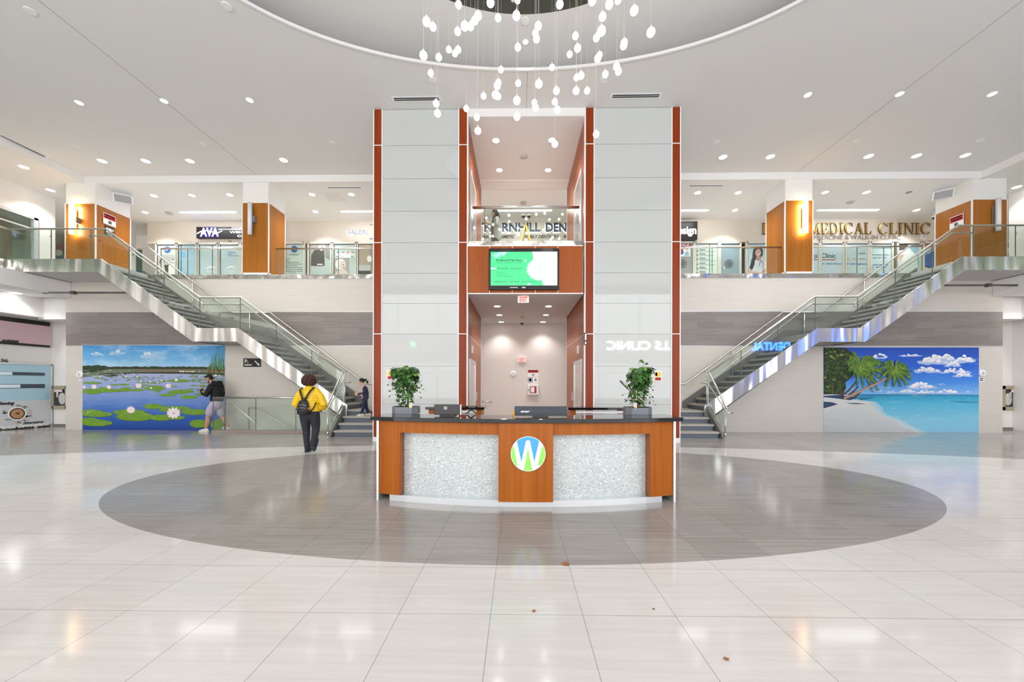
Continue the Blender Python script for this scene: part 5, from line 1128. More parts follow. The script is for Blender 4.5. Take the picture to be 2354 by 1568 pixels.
# gold serif letters
def arcr(cx, cz, rx, rz, ix, iz, a0, a1, n=18, dx=0):
    o = [(cx + rx * math.cos(math.radians(a0 + (a1 - a0) * k / n)), cz + rz * math.sin(math.radians(a0 + (a1 - a0) * k / n))) for k in range(n + 1)]
    i = [(cx + dx + ix * math.cos(math.radians(a0 + (a1 - a0) * k / n)), cz + iz * math.sin(math.radians(a0 + (a1 - a0) * k / n))) for k in range(n + 1)]
    return [[o[k], o[k + 1], i[k + 1], i[k]] for k in range(n)]
R_ = lambda a, b, c, d: [(a, b), (c, b), (c, d), (a, d)]
def glyph(c):
    st = R_(.1, 0, .28, 1); sf = lambda a, b: [R_(a, 0, b, .05), R_(a, .95, b, 1)]
    return {'I': (.4, [st] + sf(0, .38)), 'L': (.74, [st, R_(0, .95, .38, 1), R_(0, 0, .7, .05), [(.6, .05), (.7, .05), (.72, .28), (.69, .28)]]),
            'E': (.78, [st, R_(0, 0, .74, .05), R_(0, .95, .7, 1), R_(.28, .48, .52, .53), R_(.5, .38, .53, .63), [(.62, .05), (.74, .05), (.76, .26), (.73, .26)], [(.6, .95), (.7, .95), (.7, .76), (.67, .76)]]),
            'D': (.95, [st, R_(0, 0, .38, .05), R_(0, .95, .38, 1)] + arcr(.36, .5, .55, .5, .36, .45, -90, 90)), 'P': (.74, [st, R_(0, 0, .38, .05), R_(0, .95, .34, 1)] + arcr(.34, .73, .37, .27, .2, .22, -90, 90)),
            'R': (.92, [st, R_(0, 0, .38, .05), R_(0, .95, .34, 1), [(.36, .48), (.52, .48), (.88, .04), (.9, 0), (.7, 0)]] + arcr(.34, .73, .37, .27, .2, .22, -90, 90)),
            'C': (.92, arcr(.48, .5, .47, .52, .3, .47, 42, 318, 26) + [[(.78, .98), (.83, .98), (.83, .68), (.8, .68)]]), 'S': (.66, arcr(.32, .74, .3, .28, .14, .22, 30, 240, 14) + arcr(.32, .27, .32, .29, .15, .23, -150, 62, 14)),
            'A': (.96, [[(.12, .03), (.17, .03), (.5, .9), (.46, 1)], [(.46, 1), (.56, 1), (.9, .03), (.68, .03), (.42, .8)], R_(.26, .32, .66, .37), R_(0, 0, .3, .05), R_(.58, 0, .98, .05)]),
            'M': (1.16, [R_(.12, 0, .17, 1), R_(.86, 0, 1.04, 1), [(.1, 1), (.3, 1), (.6, .25), (.52, 0)], [(.86, 1), (.88, .9), (.56, 0), (.52, 0), (.55, .2)], R_(0, 0, .3, .05), R_(.76, 0, 1.14, .05), R_(0, .95, .2, 1), R_(.92, .95, 1.14, 1)]),
            'N': (.98, [R_(.12, 0, .17, 1), R_(.8, 0, .85, 1), [(.1, 1), (.3, 1), (.85, .05), (.85, 0), (.77, 0)], R_(0, 0, .3, .05), R_(.7, .95, .97, 1), R_(0, .95, .2, 1)])}[c]
gold = mat('polished_gold', 'cda45c', .25, .85); goldd = mat('letter_side_brown', '5b3d1f', .4, .5)
t = thing('shop_sign', 'large gold serif PARS MEDICAL CLINIC letters on the cream wall', 'sign', (W(1946, 538, YSH)[0], YSH, W(1946, 538, YSH)[1]))
for word, pa, pb in (('PARS', 1752, 1846), ('MEDICAL', 1862, 2004), ('CLINIC', 2020, 2141)):
    x0, z0 = W(pa, 538.2, YSH - .07); x1, _ = W(pb, 538.2, YSH - .07); h = 25.5 * YSH / F
    tot = sum(glyph(c)[0] + .1 for c in word) - .1; sx = (x1 - x0) / tot; x = x0
    for c in word:
        wd_, ps = glyph(c); mb = MB()
        for p in ps:
            n0 = len(mb.f); mb.prism([(x + a * sx, YSH - .07, z0 + b * h) for a, b in p], (0, .035, 0), 1); mb.m[n0] = 0
        mb.build('gold_letter', [gold, goldd], t); x += (wd_ + .1) * sx
x_, z_ = W(1815, 551, YSH); mesh_text('FAMILY MEDICINE & WALK-IN CLINIC', 9 * kk, mat('letter_silver', 'a9a39b', .35, .6), t, (x_, YSH - .03, z_), width=247 * kk, ext=.008)
wtext('Pars Medical', 1794, 593, 10, ink, wm0, 85); 
mb = MB(); xa, za = W(1794, 598, YT); xb, _ = W(1881, 598, YT); mb.box(xa, xb, YT - .004, YT, za, za + .03); xa, za = W(1886, 598, YT); xb, _ = W(1920, 598, YT); mb.box(xa, xb, YT - .004, YT, za, za + .03); mb.build('red_underline', red_i, wm0)
wtext('Clinic', 1887, 593, 10.5, ink, wm1, 33, bold=.01); wtext('Dr. Shirin Ravani', 1888, 608.5, 4.6, navy, wm1, 46); wtext('Dr. Jalal Baghaee', 1944, 608.5, 4.6, navy, wm2, 46)
for k, (a, b, c, d, m_) in enumerate(((1975, 581, 1989, 584, g3), (1975, 594, 1989, 596, g3), (1944, 593, 1955, 599, g2), (1960, 593, 1971, 599, g2))): mb = MB(); pxplate(mb, a, b, c, d, YT, .004); mb.build('paper_strip', m_, wm2)
for k, (tx, py, w_) in enumerate((('Pars Medical Clinic', 587, 38), ('289 597 7559', 594, 30), ('FAMILY MEDICINE', 610.5, 37), ('WALK-IN CLINIC', 615.5, 32))): wtext(tx, 2003 + (38 - w_) / 2, py, 2.8, navy, wm3, w_)
q = Flat(YT - .003, 1540, 380, 2.892); q.rect(1512, 518, 1658, 722, mat('poster_teal', '8fb4c4')); q.poly([(1512, 560), (1570, 530), (1640, 600), (1655, 722), (1512, 722)], mat('poster_coat', 'dfe6ea')); q.poly([(1512, 518), (1590, 518), (1560, 560), (1515, 570)], g4); q.poly([(1520, 600), (1560, 590), (1530, 640)], skin_p); q.build('poster', 'poster of a white coat in the clinic window right of the clinic door', 'poster')
q = Flat(YT - .003, 1540, 380, 2.892); q.rect(1682, 518, 1778, 722, mat('poster_teal', '8fb4c4')); q.oval(1730, 530, 40, 30, mat('poster_pinkish', 'c07a78')); q.poly([(1690, 600), (1778, 560), (1778, 722), (1700, 722)], navy); q.rect(1720, 636, 1770, 640, red_i); q.oval(1700, 690, 30, 22, g5); q.oval(1700, 692, 22, 15, film); q.build('poster', 'blue poster with red line in the last clinic window', 'poster')
# design shop decals
q = Flat(YT - .003, 1540, 480, 5.605); q.rect(0, 445, 265, 485, red_i); q.rect(0, 490, 265, 615, paper); q.oval(150, 560, 26, 30, mat('balloon_blue', '3a55a8')); q.oval(150, 530, 24, 12, red_i); q.oval(218, 520, 14, 18, skin_p); q.poly([(190, 560), (245, 560), (250, 610), (185, 610)], mat('shirt_blue', 'a9c6dd')); q.poly([(214, 545), (222, 545), (220, 590)], g5)
o = q.build('poster', 'red and white SALE flyer with a man in shirt beside the black Design sign', 'poster'); wtext('SALE', 1561, 565.5, 4.4, paper, o, 23, Y=YT - .008, bold=.05)
for (px, par) in ((1569, wd1), (1675.5, wd3)):
    q = Flat(YT - .003, px, 606.5, 1)
    for a in range(0, 360, 12): q.poly([(9.5 * math.cos(math.radians(a)), 9.5 * math.sin(math.radians(a))), (9.5 * math.cos(math.radians(a + 12)), 9.5 * math.sin(math.radians(a + 12))), (8.2 * math.cos(math.radians(a + 12)), 8.2 * math.sin(math.radians(a + 12))), (8.2 * math.cos(math.radians(a)), 8.2 * math.sin(math.radians(a)))], g4)
    for a, b, c, d in ((-6, -3, 6, -2), (-1.5, -7, -.5, 7), (.5, -7, 1.5, 7), (-7, 0, 7, 1), (-5, 3, 5, 4), (-5, -5, -4, 5), (4, -5, 5, 5)): q.rect(a, b, c, d, g4)
    q.build('round_emblem_decal', parent=par)
for k, (tx, w_) in enumerate((('Custom Home Design', 38), ('Home Addition Design', 32), ('Building Facade\nImprovement / Alteration', 36), ('Interior Layout Alteration', 35), ('3D Modeling', 18), ('Rendering', 14))):
    py = 578.5 + k * 9.6 + (2 if k > 2 else 0)
    wtext(tx, 1608, py, 2.0, g3, wd2, w_)
    x_, z_ = W(1602, py, YT); mb = MB(); mb.box(x_, x_ + .05, YT - .003, YT, z_ - .01, z_ + .07); mb.box(x_ + .11, x_ + .36, YT - .003, YT, z_ + .055, z_ + .1); mb.build('list_mark', g3, wd2)
# left passage: portrait poster
q = Flat(16.8, 0, 380, 3.566); q.rect(1046, 690, 1165, 880, mat('poster_green', '5c7468')); q.oval(1068, 760, 22, 38, skin_p); q.poly([(1046, 700), (1075, 700), (1092, 760), (1085, 800), (1070, 720), (1046, 735)], dkhair); q.poly([(1046, 800), (1080, 790), (1120, 840), (1046, 860)], g5); q.poly([(1046, 850), (1165, 872), (1165, 890), (1046, 880)], navy)
q.build('poster', 'portrait poster of a woman in black in the passage at the far left', 'poster')
mb = MB(); mb.box(-21, -16.7, 16.81, 16.95, ZU, ZL); struct(mb.build('wall_passage', white), 'white wall in the far left passage', 'wall')
for (a, b, c, d, Y, lab, cc) in ((124, 561, 147, 596, 16.8, 'reddish flower poster between the left side shop and the first column', 'a4686a'), (2316, 558, 2334, 592, 15.9, 'dark poster with a chair behind the far right column', '3f3b38')):
    x0, z1 = W(a, b, Y); x1, z0 = W(c, d, Y); mb = MB(); mb.box(x0, x1, Y - .01, Y, z0, z1, 0); mb.box(x0, x1, Y - .015, Y - .01, z0, z0 + (z1 - z0) * .35, 1); mb.ball(((x0 + x1) / 2, Y - .012, z0 + .3), (.2, .008, .16), mi=2); tag(mb.build('poster', [mat('pp' + cc, cc), mat('pp2', '6f7f8e'), g1]), lab, 'poster')
# notices on the outer columns
def side_notice(s, xf, Ya, Yb, za, zb, label, m0, bands, name='notice'):
    mb = MB(); ms = [m0]; mb.box(xf, xf + s * .01, Ya, Yb, za, zb, 0)
    for (u0, v0, u1, v1, m_) in bands:
        if m_ not in ms: ms.append(m_)
        mb.box(xf + s * .01, xf + s * .013, Ya + (Yb - Ya) * u0, Ya + (Yb - Ya) * u1, zb - (zb - za) * v1, zb - (zb - za) * v0, ms.index(m_))
    return tag(mb.build(name, ms), label, 'notice')
side_notice(1, -14.70, 12.62, 13.02, 7.19, 7.58, 'white and red camera notice on the far left wooden column', paper, [(.03, .05, .97, .5, red_i), (.1, .12, .9, .2, paper), (.1, .3, .9, .38, paper), (.4, .6, .65, .88, g4)])
side_notice(1, -14.70, 12.68, 12.97, 6.83, 7.14, 'black restroom sign below the camera notice on the far left column', black, [(.12, .2, .3, .75, paper), (.36, .2, .5, .75, paper), (.54, .2, .7, .75, paper), (.78, .2, .9, .45, paper), (.2, .85, .8, .9, paper)], 'restroom_sign')
side_notice(-1, 15.28, 12.62, 13.02, 7.0, 7.42, 'white and red camera notice on the far right wooden column', paper, [(.03, .05, .97, .5, red_i), (.1, .12, .9, .2, paper), (.1, .3, .9, .38, paper), (.4, .6, .65, .88, g4)])
x_, z_ = W(2122, 545, YSH); wall_disc(2122, 545, YSH, .13, 'round white alarm on the cream wall below the gold clinic letters')
# left ground floor shop front (in the side wall plane)
sf = thing('sewing_shop', 'ground floor sewing shop front with pink sign at the far left', 'shop front', (-17.28, 12, 0))
XL = -17.26
def lw(y0, y1, z0, z1, m, name, dx=0): mb = MB(); mb.box(XL + dx - .0, XL + dx + .03, y0, y1, z0, z1); return mb.build(name, m, sf)
def ZL_(px, py): # height on the left wall plane
    u, v = _uv(px, py); t_ = XL / (u * _c - _s); return H + t_ * v, t_ * (u * _s + _c)
yA, yB = 9.0, 13.1
def band(p0, p1, m, name, dx=0): lw(yA, yB, ZL_(103, p1)[0], ZL_(103, p0)[0], m, name, dx)
band(740, 749.5, black, 'top_strip'); band(749.5, 793.5, mat('sign_pink', 'd3b3bb', .5), 'pink_sign_board'); band(793.5, 798.5, black, 'lower_strip', .002)
band(840, 919, mat('blue_shop_film', 'a6cbdb', .25, coat=.5), 'frosted_window', .0); band(919, 976, mat('poster_grey', 'c9ced1', .5), 'poster_board', .0); band(976, 986, black, 'base_strip', .002)
for a, b in ((857, 864), (883, 892)): lw(9, 12.95, ZL_(103, b)[0], ZL_(103, a)[0], mat('clear_strip', '3f4a55', .15), 'clear_strip', .006)
lw(9, 12.3, ZL_(103, 891)[0], ZL_(103, 884)[0], mat('clear_bright', 'dfeef6', .2), 'lit_strip', .008); lw(9, 12.1, ZL_(103, 863.5)[0], ZL_(103, 857.5)[0], mat('clear_bright', 'dfeef6', .2), 'lit_strip', .008)
lw(13.1, 13.16, -.08, ZL_(103, 838)[0], alu, 'frame', .02); lw(9, 13.16, ZL_(103, 840)[0], ZL_(103, 837.5)[0], alu, 'frame', .02)
def ltext(tx, px, py, cap, m, w=None, **k):
    z, y = ZL_(px, py); return mesh_text(tx, cap, m, sf, (XL + .04, y, z), rz=PI / 2, width=w, ext=.002, **k)
ltext('6888', 0, 786.5, .10, ink, .42, bold=.06, shear=.2); ltext('36', -2, 832, .11, ink, .18, bold=.04)
ltext('Venus Sewingland', -12, 988, .11, paper, 1.35, bold=.05, shear=.3); ltext('Alteration', 50, 975.5, .085, ink, .55, bold=.03, shear=.3); ltext('Sewing', -6, 931, .10, ink, .38, bold=.05, shear=.3)
z, y = ZL_(37, 951); mb = MB()
for k in range(26): a = rnd.uniform(0, 2 * PI); r = rnd.uniform(.24, .36); s_ = rnd.uniform(.02, .045); mb.box(XL + .034, XL + .038, y + r * math.cos(a) - s_, y + r * math.cos(a) + s_, z + r * .9 * math.sin(a) - s_ * .6, z + r * .9 * math.sin(a) + s_ * .6, 3 if k % 3 else 4)
for r, mi_, dx in ((.235, 0, .040), (.195, 1, .043), (.16, 2, .046)): mb.lathe([(r, 0), (r, .003)], (XL + dx, y, z), 28, mi_, axis='X')
mb.build('round_logo', [paper, mat('logo_brown', '3a2a22'), mat('logo_tan', 'b98a5c'), g3, mat('logo_rose', 'c9a6a2')], sf)
mesh_text('YM', .07, mat('logo_brown', '3a2a22'), sf, (XL + .05, y - .05, z - .03), rz=PI / 2, bold=.05, ext=.001, width=.1)
#%%LAMPS
# ------------------------------------------------------------------ ceiling fittings
def spot(x, y, z, r, e, ang=2.0, col=(1, .985, .965)):
    l = bpy.data.lights.new('downlight_beam', 'SPOT'); l.energy = e; l.spot_size = ang; l.spot_blend = .7; l.shadow_soft_size = r; l.color = col
    o = bpy.data.objects.new('downlight_beam', l); C.objects.link(o); o.location = (x, y, z - .03); return o
def downlight(px, py, Z, label, group, r=.105, on=True, e=None, ang=2.0):
    x, y = G(px, py, Z)
    t = thing('recessed_downlight', label, 'ceiling light', (x, y, Z), group)
    mb = MB(); mb.lathe([(r * 1.12, Z - .0), (r * 1.12, Z - .006), (r * .97, Z - .008), (r * .97, Z - .002)], (x, y, 0), 28, cap=False); mb.build('trim_ring', whitemetal, t)
    mb = MB(); mb.lathe([(r * .98, Z - .002), (r * .98, Z - .004)], (x, y, 0), 28); mb.build('lens', emit_lamp if on else g3, t)
    if on: spot(x, y, Z, r, e or LAMP_W, ang)
rows = [('in the front row of the main ceiling, %s from the left', [(182, 236), (377, 232), (574, 230), (1857, 218), (2068, 216), (2281, 216)], ZC, 'front row downlights', 2.7, .08),
        ('in the rear ceiling row left of the pillars, %s from left', [(235, 370), (335, 370), (437, 370), (652, 368)], ZC, 'rear row downlights left', .9, .115),
        ('in the rear ceiling row right of the pillars, %s from left', [(1662, 361), (1771, 360), (1997, 359), (2107, 358), (2219, 357)], ZC, 'rear row downlights right', .9, .115),
        ('over the upper walkway left of the pillars, %s from left', [(354, 450), (441, 449), (529, 448), (717.5, 447), (808, 447)], ZL, 'walkway downlights left', 1.9, .105),
        ('over the upper walkway right of the pillars, %s from left', [(1604, 443), (1697, 443), (1897, 442), (1992, 442)], ZL, 'walkway downlights right', 1.9, .105),
        ('near the upper shop signs, %s from the left', [(334, 488), (725, 486.5), (1690, 483), (2107, 483)], ZL, 'inner walkway downlights', 2.6, .105),
        ('over the far left side walkway, %s from the left', [(55, 384), (116, 437)], ZL, 'left side walkway downlights', 2.2, .115),
        ('in the upper lift lobby ceiling, %s counting rows from the front', [(1140, 323), (1269, 322), (1148, 391), (1260, 391), (1153, 446), (1253, 445)], 8.5, 'upper lobby downlights', 2.0, .1),
        ('in the ground lobby ceiling, %s counting rows from the front', [(1143, 704), (1261, 704), (1148, 724), (1255, 724), (1152, 740), (1248, 740)], 3.87, 'ground lobby downlights', .8, .1)]
for fmt, pts, Z, grp, k, r in rows:
    for i, (a, b) in enumerate(pts): downlight(a, b, Z, 'round lit downlight ' + fmt % ordinal(i), grp, r, e=LAMP_W * k, ang=1.35 if 'rear' in grp else 2.0)
downlight(2337, 430, ZL, 'round lit downlight over the far right side walkway', 'walkway downlights right', .115)
downlight(2089, 442, ZL, 'round unlit grey downlight over the upper walkway near the right speaker', None, .1, on=False)
downlight(1208, 96, ZT, 'small bright downlight inside the oval recess behind the chandelier', None, .06, e=LAMP_W * .25, ang=1.0)
# soffit lights of the side walkways (mostly outside the picture, they wash the side walls)
for s_x, nm in ((-1, 'left'), (1, 'right')):
    for i, yy in enumerate((11.6, 9.6, 7.6)):
        x = CX + s_x * 16.6; t = thing('recessed_downlight', 'round lit downlight in the underside of the %s side beam, %s from the back' % (nm, ordinal(i)), 'ceiling light', (x, yy, 4.45), 'beam downlights')
        mb = MB(); mb.lathe([(.12, 4.45), (.12, 4.443)], (x, yy, 0), 24); mb.build('lens', emit_lamp, t); spot(x, yy, 4.44, .1, LAMP_W * .9, 2.4)
for s_x, nm in ((-1, 'left'), (1, 'right')):  # fill lamps added out of view to brighten the upper side shop interiors
    for i, yy in enumerate((11.2, 8.0)):
        x = CX + s_x * 19.4; t = thing('recessed_downlight', 'added unseen fill downlight inside the upper %s side shop, %s from the back' % (nm, ordinal(i)), 'ceiling light', (x, yy, ZL), 'added side shop fill lights')
        mb = MB(); mb.lathe([(.12, ZL), (.12, ZL - .007)], (x, yy, 0), 24); mb.build('lens', emit_lamp, t); spot(x, yy, ZL - .01, .1, LAMP_W * 4, 2.6)
# long slot lights
for a, b, y, lab in ((415, 543, 488, 'long slot light above the AVA sign'), (784, 905, 486, 'long slot light above the salon lettering, partly behind the left pillar'), (1136, 1268, 484, 'long slot light seen through the upper lobby railing'), (1500, 1627, 484, 'long slot light above the Design sign, partly behind the right pillar'), (1880, 2018, 483, 'long slot light above the gold clinic letters')):
    x0, yy = G(a, y, ZL); x1, _ = G(b, y, ZL)
    t = thing('slot_light', lab, 'ceiling light', ((x0 + x1) / 2, yy, ZL), 'slot lights over the upper walkway')
    mb = MB(); mb.box(x0 - .03, x1 + .03, yy - .075, yy + .075, ZL - .006, ZL - .001); mb.build('frame', whitemetal, t)
    mb = MB(); mb.box(x0, x1, yy - .05, yy + .05, ZL - .012, ZL - .005); mb.build('diffuser', mat('slot_diffuser', 'ffffff', .5, emit=20.0), t)
# sprinkler covers, smoke detectors, air slots
for i, (a, b, Z, lab) in enumerate(((522, 14, ZC, 'left of the oval recess near the top of the photo'), (70, 25, ZC, 'at the far upper left of the main ceiling'), (177, 336, ZC, 'above the far left wooden column'), (467, 331, ZC, 'in the main ceiling right of the long left joint'), (764, 329, ZC, 'close to the left pillar'), (1647, 327, ZC, 'close to the right pillar'), (1967, 325, ZC, 'right of the gold letter column'), (2253, 323, ZC, 'at the far right of the main ceiling'), (996, 184, ZC, 'just above the left air slot'), (1388, 184, ZC, 'just above the right air slot'), (1208, 48, ZT, 'inside the oval recess'), (1716, 463, ZL, 'over the right upper walkway'), (428, 468, ZL, 'over the left upper walkway'))):
    x, y = G(a, b, Z); mb = MB(); mb.lathe([(.09, Z - .001), (.09, Z - .012), (.08, Z - .016)], (x, y, 0), 24); tag(mb.build('sprinkler_cover', ceil_lo, smooth=False), 'flat round white sprinkler cover ' + lab, 'sprinkler', 'sprinkler covers')
for (a, b, Z, lab) in ((1204, 359, 8.5, 'round smoke detector in the middle of the upper lobby ceiling'), (1203, 466, 8.48, 'small grey smoke detector at the rear of the upper lobby ceiling'), (388, 489, ZL, 'grey ceiling detector left of the AVA sign slot light'), (1955, 464, ZL, 'small grey detector above the slot light near the gold letters')):
    x, y = G(a, b, Z); mb = MB(); mb.lathe([(.12, Z), (.12, Z - .03), (.07, Z - .06)], (x, y, 0), 24); tag(mb.build('smoke_detector', mat('detector_grey', 'b5b1ad'), smooth=False), lab, 'smoke detector')
for (a, b, Y, lab) in ((1203, 497, 14.9, 'left black dome camera before the dental lettering'), (1216, 497, 14.9, 'right black dome camera before the dental lettering'), (2148, 500, 14.6, 'black dome camera beside the gold clinic letters')):
    x, z = W(a, b, Y); mb = MB(); mb.lathe([(.09, z + .06), (.09, z)], (x, Y, 0), 20, mi=0); mb.ball((x, Y, z), .075, 14, 8, 1); mb.tube([(x, Y, z), (x, Y, ZL)], .015, 6, 0); tag(mb.build('dome_camera', [whitemetal, black], smooth=True), lab, 'camera', 'dome cameras upstairs')
def air_slot(a, b, c, d, Z, label, n=2):
    x0, y0 = G(a, b, Z); x1, y1 = G(c, d, Z); t = thing('air_diffuser', label, 'air vent', ((x0 + x1) / 2, (y0 + y1) / 2, Z))
    L_ = Vector((x1 - x0, y1 - y0, 0)); u = L_.normalized(); nv = Vector((-u.y, u.x, 0))
    def bar(off, w, z0, z1, ext=0):
        A = Vector((x0, y0, z0)) - u * ext; B = Vector((x1, y1, z0)) + u * ext; return [A + nv * (off - w), B + nv * (off - w), B + nv * (off + w), A + nv * (off + w)]
    mb = MB(); mb.prism(bar(0, .055 * n / 2 + .03, Z - .006, 0, .05), (0, 0, .005)); mb.build('frame', whitemetal, t)
    for k in range(n): mb = MB(); mb.prism(bar((k - (n - 1) / 2) * .055, .017, Z - .009, 0), (0, 0, .003)); mb.build('slot', dark, t)
air_slot(906, 228, 1009, 226.5, ZC, 'long two slot air vent in front of the left pillar'); air_slot(1408, 221, 1515, 219.5, ZC, 'long two slot air vent in front of the right pillar')
air_slot(0, 311, 104, 360, ZC, 'long air vent running along the left edge of the main ceiling'); air_slot(753, 431, 829, 431, ZL, 'thin air slot over the upper walkway left of the pillars', 1); air_slot(1585, 427, 1662, 427, ZL, 'thin air slot over the upper walkway right of the pillars', 1)
p = [G(a, b, ZL) for a, b in ((741, 443.5), (780, 443.5), (797, 463.5), (758, 463.5))]; mb = MB(); mb.prism([(x, y, ZL - .004) for x, y in p], (0, 0, .003)); tag(mb.build('access_panel', mat('panel_white', 'dddad6', .6)), 'flat square access panel in the ceiling over the salon walkway', 'ceiling panel')
# wall lamps on the columns
for (x, lit, zt, zb, lab, rt) in ((-15.36, True, 7.73, 6.64, 'lit vertical tube lamp on the far left column', None), (-9.17, False, 7.69, 6.6, 'unlit vertical tube lamp on the column beside the AVA sign', None), (9.62, True, 7.69, 6.6, 'glowing vertical tube lamp on the column before the gold letters', None), (15.95, False, 7.73, 6.65, 'unlit vertical tube lamp on the far right column', None)):
    t = thing('wall_lamp', lab, 'wall lamp', (x, YC, zb), 'tube lamps on the columns')
    mb = MB(); mb.tube([(x, YC - .16, zb), (x, YC - .16, zt)], .065, 16); mb.build('tube_diffuser', emit_sconce if lit else frost, t, smooth=True)
    mb = MB(); mb.box(x + .02, x + .12, YC - .12, YC, 7.05, 7.25); mb.box(x - .03, x + .03, YC - .05, YC - .02, zb + .2, zt - .2); mb.build('bracket', g3, t)
    if lit:
        l = area('wall_lamp_glow', (x, YC - .08, (zt + zb) / 2), (PI / 2, 0, 0), .06, 1.0, 26, (1, .78, .42)); 
# loudspeakers
for s, (a, b), lab in ((-1, (283, 457), 'angled white and grey loudspeaker on the far left column'), (1, (2168, 447), 'angled white and grey loudspeaker on the far right column')):
    Y = 12.95; x, z = W(a, b, Y); t = thing('loudspeaker', lab, 'loudspeaker', (x, Y, z), 'loudspeakers')
    R = Matrix.Translation((x, Y, z)) @ Matrix.Rotation(s * -.6, 4, 'Z') @ Matrix.Rotation(.5, 4, 'X')
    def part(f, name, m):
        mb = MB(); f(mb); mb.v = [tuple(R @ Vector(p)) for p in mb.v]; mb.build(name, m, t, bevel=.01)
    part(lambda q: q.prism([(-.26, -.02, -.14), (.26, -.02, -.14), (.2, .22, -.12), (-.2, .22, -.12)], (0, 0, .28)), 'cabinet', whitemetal)
    part(lambda q: q.box(-.22, .22, -.05, -.02, -.12, .12), 'grille', mat('speaker_grille', '9b9c9c', .6))
    xw = -14.72 if s < 0 else 15.3
    mb = MB(); mb.tube([(x, Y + .1, z), (xw, Y + .1, z)], .02, 8); mb.build('bracket', whitemetal, t)
# chandelier of glass globes
ch = thing('chandelier', 'large chandelier of many lit glass globes on thin wires below the oval recess', 'chandelier', (EX, EY, ZT + .3))
mb = MB(); mb.lathe([(1.1, ZT + .29), (1.1, ZT + .26)], (EX, EY, 0), 48); mb.build('canopy', mirror_m, ch)
B = '550 38 52 812 22 62 1034 3 40 1380 36 58 1645 5 62 1785 36 62 1857 3 50 1990 87 64 2127 265 66 288 178 64 340 220 55 262 455 62 388 470 50 322 599 46 470 407 45 520 438 46 546 408 48 543 258 52 600 214 62 648 216 55 684 168 56 710 130 58 874 147 50 1024 128 62 1036 388 50 1203 214 56 1180 273 48 1189 320 52 1316 553 44 1509 295 50 1526 395 54 1461 446 45 1680 310 52 1722 253 68 1730 137 58 1691 480 54 1706 452 46 1904 375 54 1908 350 54 1845 545 52 1861 587 50 1753 609 48 1554 620 52 1517 636 44 1514 745 52 1604 744 46 1352 745 52 1339 835 46 1358 901 54 1208 688 58 1172 842 44 1181 883 50 1039 683 45 1028 825 58 1029 957 54 755 788 44 853 778 58 875 791 48 867 703 54 876 676 46 898 571 44 613 891 44 699 963 46 708 1073 52 366 849 50 378 930 54 1678 1101 50 1340 1181 50'
B = [float(v) for v in B.split()]; B = [B[i:i + 3] for i in range(0, len(B), 3)]
glob = None
for (bx_, by_, w_) in B:
    px, py = 900 + bx_ / 3.567, by_ / 3.567; wp = w_ / 3.567; Y = 832 * .1 / wp; Y = min(max(Y, 4.3), 6.75)
    x, z = W(px, py, Y)
    if glob is None:
        mb = MB(); mb.ball((x, Y, z), .05, 20, 12); glob = mb.build('glass_globe', emit_globe, ch, smooth=True); g0 = (x, Y, z); g = glob
        o0 = Vector(ch.location); glob.data.transform(Matrix.Translation(o0 - Vector(g0))); glob.location = Vector(g0) - o0
    else: g = glob.copy(); C.objects.link(g); g.parent = ch; g.location = Vector((x, Y, z)) - Vector(ch.location)
    ORG[g.name] = (x, Y, z)
    mb = MB(); mb.tube([(x, Y, z + .05), (x, Y, ZT + .28)], .0013, 4); mb.tube([(x, Y, z + .05), (x, Y, z + .085)], .009, 6); c_ = mb.build('wire', mat('thin_wire', 'c9c6c2', .5), g)
#%%PEOPLE
# ------------------------------------------------------------------ people
def remesh(mb, name, mats, parent, M, vox=.012, smooth=3, colour=None):
    """union of overlapping pieces grown into one continuous surface"""
    tmp = MB(); tmp.v = [tuple(M @ Vector(p)) for p in mb.v]; tmp.f = mb.f; tmp.m = [0] * len(mb.f)
    o = tmp.build('tmp', mats if not isinstance(mats, (list, tuple)) else mats[0])
    r = o.modifiers.new('r', 'REMESH'); r.mode = 'VOXEL'; r.voxel_size = vox; r.use_smooth_shade = True
    if smooth: q = o.modifiers.new('s', 'SMOOTH'); q.iterations = smooth; q.factor = .5
    dg = bpy.context.evaluated_depsgraph_get(); dg.update(); me = bpy.data.meshes.new_from_object(o.evaluated_get(dg)); bpy.data.objects.remove(o)
    o0 = Vector(ORG.get(parent.name, (0, 0, 0))) if parent else Vector((0, 0, 0)); me.transform(Matrix.Translation(-o0)); me.materials.clear()
    for m_ in (mats if isinstance(mats, (list, tuple)) else [mats]): me.materials.append(m_)
    for p in me.polygons:
        p.use_smooth = True
        if colour: p.material_index = colour(M.inverted() @ (p.center + o0))
    o = bpy.data.objects.new(name, me); C.objects.link(o)
    if parent: o.parent = parent
    ORG[o.name] = tuple(o0); return o
V = Vector
def limb(mb, pts, radii, side=(1, 0, 0), seg=14): 
    mb.tube(pts, 0, seg, 0, True, radii, side=side); 
    for p, r in ((pts[0], radii[0]), (pts[-1], radii[-1])): r0 = min(r) if isinstance(r, tuple) else r; mb.ball(p, r0 * .98, 12, 8)
